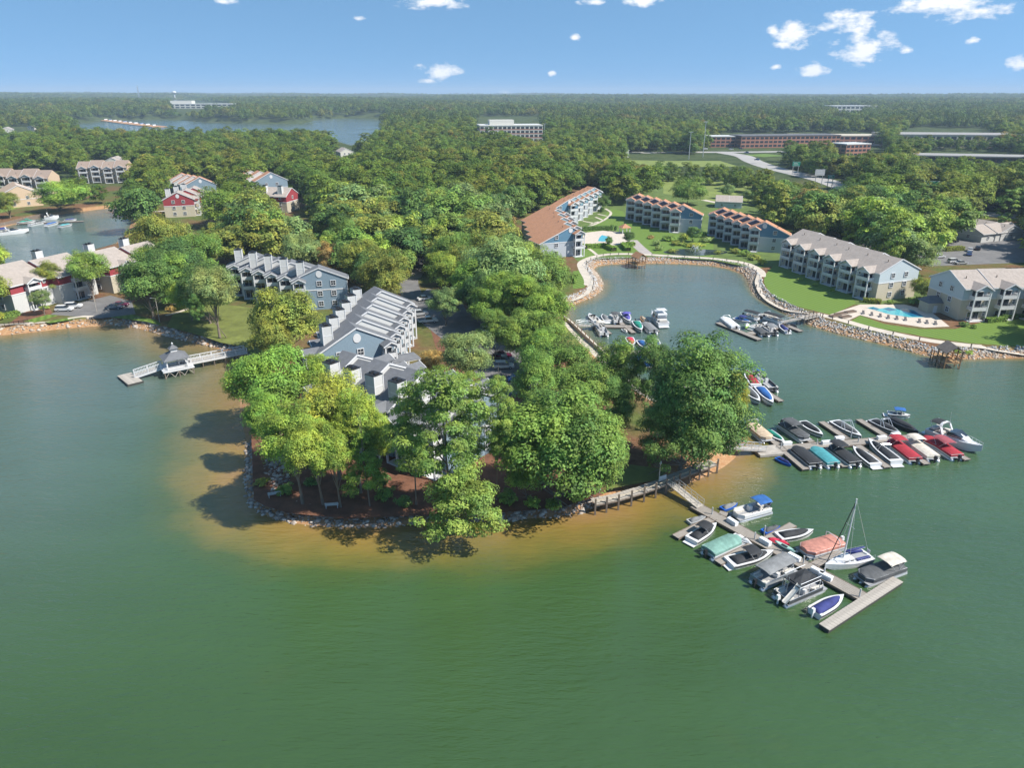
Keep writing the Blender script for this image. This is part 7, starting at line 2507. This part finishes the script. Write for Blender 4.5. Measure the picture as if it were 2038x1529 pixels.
# ------------------------------------------------------------------ cars
def car(u, v, yaw, col, label, kind="sedan", group=None, z=GZ + .02):
    p = survey(u, v, z)
    t = thing("parked_car", label, "car", p, rad(yaw), group)
    L, W = (4.6, 1.82) if kind != "pickup" else (5.4, 1.9)
    if kind == "sedan":
        prof = [(-2.3, .45), (-2.28, .85), (-1.7, .95), (1.0, .93), (2.0, .82), (2.3, .6), (2.28, .35), (-2.25, .35)]
        cab = ((-1.65, .92, .93), (-1.0, 1.42, .78), (.25, 1.44, .78), (1.05, .92, .93))
    elif kind == "suv":
        prof = [(-2.3, .45), (-2.3, 1.0), (-2.1, 1.08), (1.0, 1.06), (2.05, .98), (2.3, .7), (2.28, .38), (-2.25, .38)]
        cab = ((-2.2, 1.05, .95), (-1.9, 1.68, .82), (.3, 1.70, .82), (1.1, 1.05, .95))
    else:
        prof = [(-2.7, .55), (-2.7, 1.05), (1.2, 1.08), (2.4, 1.0), (2.7, .75), (2.68, .45), (-2.65, .45)]
        cab = ((-.8, 1.05, .95), (-.6, 1.72, .84), (.6, 1.74, .84), (1.3, 1.05, .95))
    bm_ = mat("car_paint_" + col, {"white": (.66, .66, .66), "black": (.02, .02, .023), "maroon": (.10, .012, .04), "silver": (.38, .39, .40), "slate": (.07, .10, .13), "red": (.30, .02, .03), "blue": (.04, .09, .25), "teal": (.03, .16, .22)}[col], .22, .03, spec=.6)
    b = MB().loft([[(x, -W / 2, zz) for x, zz in prof], [(x, W / 2, zz) for x, zz in prof]])
    b.build("body", bm_, t)
    c = MB().loft([[(x, -W / 2 * k, zz) for x, zz, k in cab], [(x, W / 2 * k, zz) for x, zz, k in cab]])
    c.v = [(x, math.copysign(W / 2 * (.80 if zz > 1.2 else .95), y), zz) for x, y, zz in c.v]
    cb = c.build("cabin_glass", GLASS, t)
    x0, x1 = cab[1][0], cab[2][0]
    MB().box((x0 + x1) / 2, 0, cab[1][1], x1 - x0 + .1, W * .82, .06).build("roof", bm_, t)
    for sx in (-1, 1):
        for sy in (-1, 1):
            y = sy * (W / 2 - .1)
            w_ = MB().tube((sx * L * .30, y - .12, .33), (sx * L * .30, y + .12, .33), .33, 10).build("wheel", BLACKM, t)
            MB().tube((sx * L * .30, y - .13, .33), (sx * L * .30, y + .13, .33), .19, 8).build("rim", METAL, w_)
    for sy in (-1, 1):
        MB().box(L / 2 - .06, sy * W * .36, .62, .1, .35, .14).build("headlight", WHITE, t)
        MB().box(-L / 2 + .03, sy * W * .38, .72, .08, .25, .16).build("tail_light", mat("tail_light_red", (.35, .01, .01), .3), t)
    if kind == "pickup":
        MB().box(-1.75, 0, 1.0, 1.7, W * .82, .1).build("load_bed", BLACKM, t)


GCAR = "cars in the court by the red houses"
car(129, 619, 5, "white", "white car parked nearest the shore in the court by the red houses", "suv", GCAR)
car(147, 613, 12, "white", "white car parked just behind the nearest white one", "suv", GCAR)
car(228, 615, 8, "slate", "dark slate car in tree shade in the court by the red houses", "sedan", GCAR)
car(240, 610, 8, "maroon", "maroon car parked beyond the slate one in tree shade", "sedan", GCAR)
GCAR = "cars in the car park on the point"
car(845, 597, 30, "white", "white car farthest back beside the dark townhouse roofs", "sedan", GCAR)
car(836, 628, 20, "silver", "silver car by the townhouse entrance", "suv", GCAR)
car(852, 642, 15, "white", "white pickup near the grey-green tree", "pickup", GCAR)
car(975, 662, 10, "white", "white car under the trees right of the lone pale tree", "suv", GCAR)
car(1000, 712, 5, "maroon", "dark red car behind the silver pickup", "sedan", GCAR)
car(1003, 722, 5, "silver", "silver pickup truck in the middle of the car park", "pickup", GCAR)
car(1003, 733, 5, "white", "white estate car in front of the silver pickup", "suv", GCAR)
car(1030, 758, 10, "blue", "blue car at the near end of the car park", "sedan", GCAR)
car(1046, 752, 14, "teal", "teal car beside the blue one at the near end", "sedan", GCAR)
GCAR = "cars behind the taupe-roofed blocks"
car(1868, 513, 5, "white", "white car alone beside the little lawn behind the taupe blocks", "sedan", GCAR)
car(1898, 523, 8, "white", "white car first in the row above the right-hand roof", "suv", GCAR)
car(1912, 526, 8, "silver", "silver car second in the row above the right-hand roof", "sedan", GCAR)
car(1895, 482, -15, "black", "black car by the garage doors", "suv", GCAR)
car(1945, 497, 60, "black", "black van beside the blue cars", "suv", GCAR)
car(1930, 500, 60, "white", "white car left of the black van", "sedan", GCAR)
car(1928, 508, 60, "blue", "blue car in front of the white one by the black van", "sedan", GCAR)
car(1790, 508, 20, "white", "white car glimpsed between trees behind the long taupe roof", "sedan", GCAR)
GCAR = "cars on the highway"
for (u, v, yw, col, lab) in ((1485, 305, 150, "blue", "blue car where the ramp leaves the highway"), (1506, 319, 130, "blue", "blue car on the curve of the ramp"), (1455, 298, 5, "silver", "silver car on the far highway"), (1475, 297, 5, "black", "black car on the far highway"), (1404, 297, 5, "white", "white car on the far highway left of the ramp"), (1985, 415, 10, "black", "black car on the bridge at the right edge")):
    car(u, v, yw, col, lab, "suv", GCAR, 2.0 if u > 1900 else 4.15)

# ------------------------------------------------------------------ road signs, lamp masts, fences
GREEN = mat("road_sign_green", (.01, .24, .15), .5, .06)


def panel_sign(u, v, z, w, h, label, posts=True, col=GREEN, gz_=None, yaw=0.0):
    p = survey(u, v, z)
    g = float(ground_h(np.array([p.x]), np.array([p.y]))[0])
    t = thing("road_sign", label, "road sign", (p.x, p.y, g), rad(yaw))
    zz = z - g
    MB().box(0, -.1, zz - h / 2, w, .12, h).build("panel", col, t)
    m = MB().box(0, -.17, zz - h / 2 + .12, w - .3, .04, .14).box(0, -.17, zz + h / 2 - .26, w - .3, .04, .14)
    m.box(-w * .1, -.17, zz + h * .12, w * .5, .04, .3).box(-w * .05, -.17, zz - h * .2, w * .62, .04, .3)
    o = m.build("legend", WHITE, t); o["kind"] = "stuff"
    for s_ in ((-w * .35, w * .35) if posts else (w * .62,)):
        MB().box(s_, .1, -.5, .35, .35, zz + h / 2 + .5).build("post", METAL, t)
    return t


panel_sign(1585, 326, 9, 6.0, 3.4, "green road sign beside the highway ramp")
panel_sign(1654, 352, 9, 4.2, 2.6, "small green road sign at the gantry by the highway")
gs = panel_sign(1842, 366, 10, 15.0, 3.4, "long green road sign on a white gantry above the trees", posts=False)
m = MB()
for s_ in (0, 1.2):
    m.tube((-12, .5, 8.6 + s_), (12, .5, 8.6 + s_), .12, 5)
for k in range(16):
    m.tube((-12 + k * 1.5, .5, 8.6 + (k % 2) * 1.2), (-10.5 + k * 1.5, .5, 8.6 + ((k + 1) % 2) * 1.2), .08, 4)
m.build("gantry_truss", WHITE, gs)
g2 = panel_sign(1632, 343, 10, 6.5, 4.0, "pale back of a sign gantry across the highway", posts=True, col=mat("sign_back", (.52, .53, .54), .5))
for (u, v, h, lab) in ((1371, 312, 24, "tall highway lamp mast left of the ramp"), (1399, 308, 32, "tallest highway lamp mast near the ramp"), (1083, 283, 22, "lamp mast right of the office block"), (1708, 345, 14, "curved lamp post in front of the wood by the gantry")):
    p = survey(u, v, 4.0); p.z = float(ground_h(np.array([p.x]), np.array([p.y]))[0])
    t = thing("lamp_mast", lab, "lamp mast", p)
    MB().tube((0, 0, -1), (0, 0, h), .42, 8, .22).build("pole", METAL, t)
    MB().tube((-1.6, 0, h), (1.6, 0, h), .2, 6).box(-1.6, 0, h - .1, 1.0, .8, .4).box(1.6, 0, h - .1, 1.0, .8, .4).build("lamp_head", METAL, t)
fn = thing("picket_fence", "low dark fence along the shore below the red house", "fence")
a, b = survey(-20, 654, GZ), survey(57, 643, GZ)
m = MB()
for z in (.25, 1.0):
    m.beam((a.x, a.y, GZ + z), (b.x, b.y, GZ + z), .06, .06)
m.build("rail", BLACKM, fn)
for i in range(9):
    q = a + (b - a) * (i / 8)
    MB().box(q.x, q.y, GZ - .1, .08, .08, 1.2).build("post", BLACKM, fn)
m = MB()
for i in range(70):
    q = a + (b - a) * (i / 70)
    m.box(q.x, q.y, GZ + .25, .03, .03, .75)
o = m.build("picket", BLACKM, fn); o["kind"] = "stuff"
for i, (u, v, h, lab) in enumerate(((189, 598, 5.0, "timber lamp post in the court by the red houses"), (193, 622, 5.0, "lamp post at the shore corner of the court"), (318, 640, 6.5, "pale lamp post among the trees by the pier lawn"))):
    p = survey(u, v, GZ)
    t = thing("lamp_post", lab, "lamp post", p)
    MB().tube((0, 0, -.3), (0, 0, h), .09, 7, .07).build("pole", PLANK, t)
    MB().tube((0, 0, h), (-1.1, 0, h + .2), .05, 5).box(-1.2, 0, h + .1, .5, .22, .14).build("lamp_head", METAL, t)
sw2 = thing("timber_wall", "timber retaining wall behind the boats in the cove", "retaining wall")
pts = [survey(u, v, 0) for u, v in ((-30, 459), (40, 443), (95, 430))]
for i in range(2):
    d = pts[i + 1] - pts[i]
    MB().beam((pts[i].x, pts[i].y, .7), (pts[i + 1].x, pts[i + 1].y, .7), .4, 2.2).build("wall", POSTM, sw2)
    for k in range(8):
        q = pts[i] + d * (k / 8)
        MB().tube((q.x, q.y - .3, -1), (q.x, q.y - .3, 2.0), .18, 6).build("pile", POSTM, sw2)
# ------------------------------------------------------------------ haze: one closed box of thin even air
hz = bpy.data.materials.new("thin_haze")
hz.use_nodes = True
hz.node_tree.nodes.clear()
vo = hz.node_tree.nodes.new("ShaderNodeVolumePrincipled")
vo.inputs["Color"].default_value = (.62, .80, 1.0, 1)
vo.inputs["Density"].default_value = 0.00012
vo.inputs["Anisotropy"].default_value = 0.0
om = hz.node_tree.nodes.new("ShaderNodeOutputMaterial")
hz.node_tree.links.new(vo.outputs[0], om.inputs["Volume"])
hb = MB().box(0, 7000, -5, 30000, 18000, 135)
ho = hb.build("haze", hz)
ho["kind"] = "stuff"
ho.display_type = "WIRE"
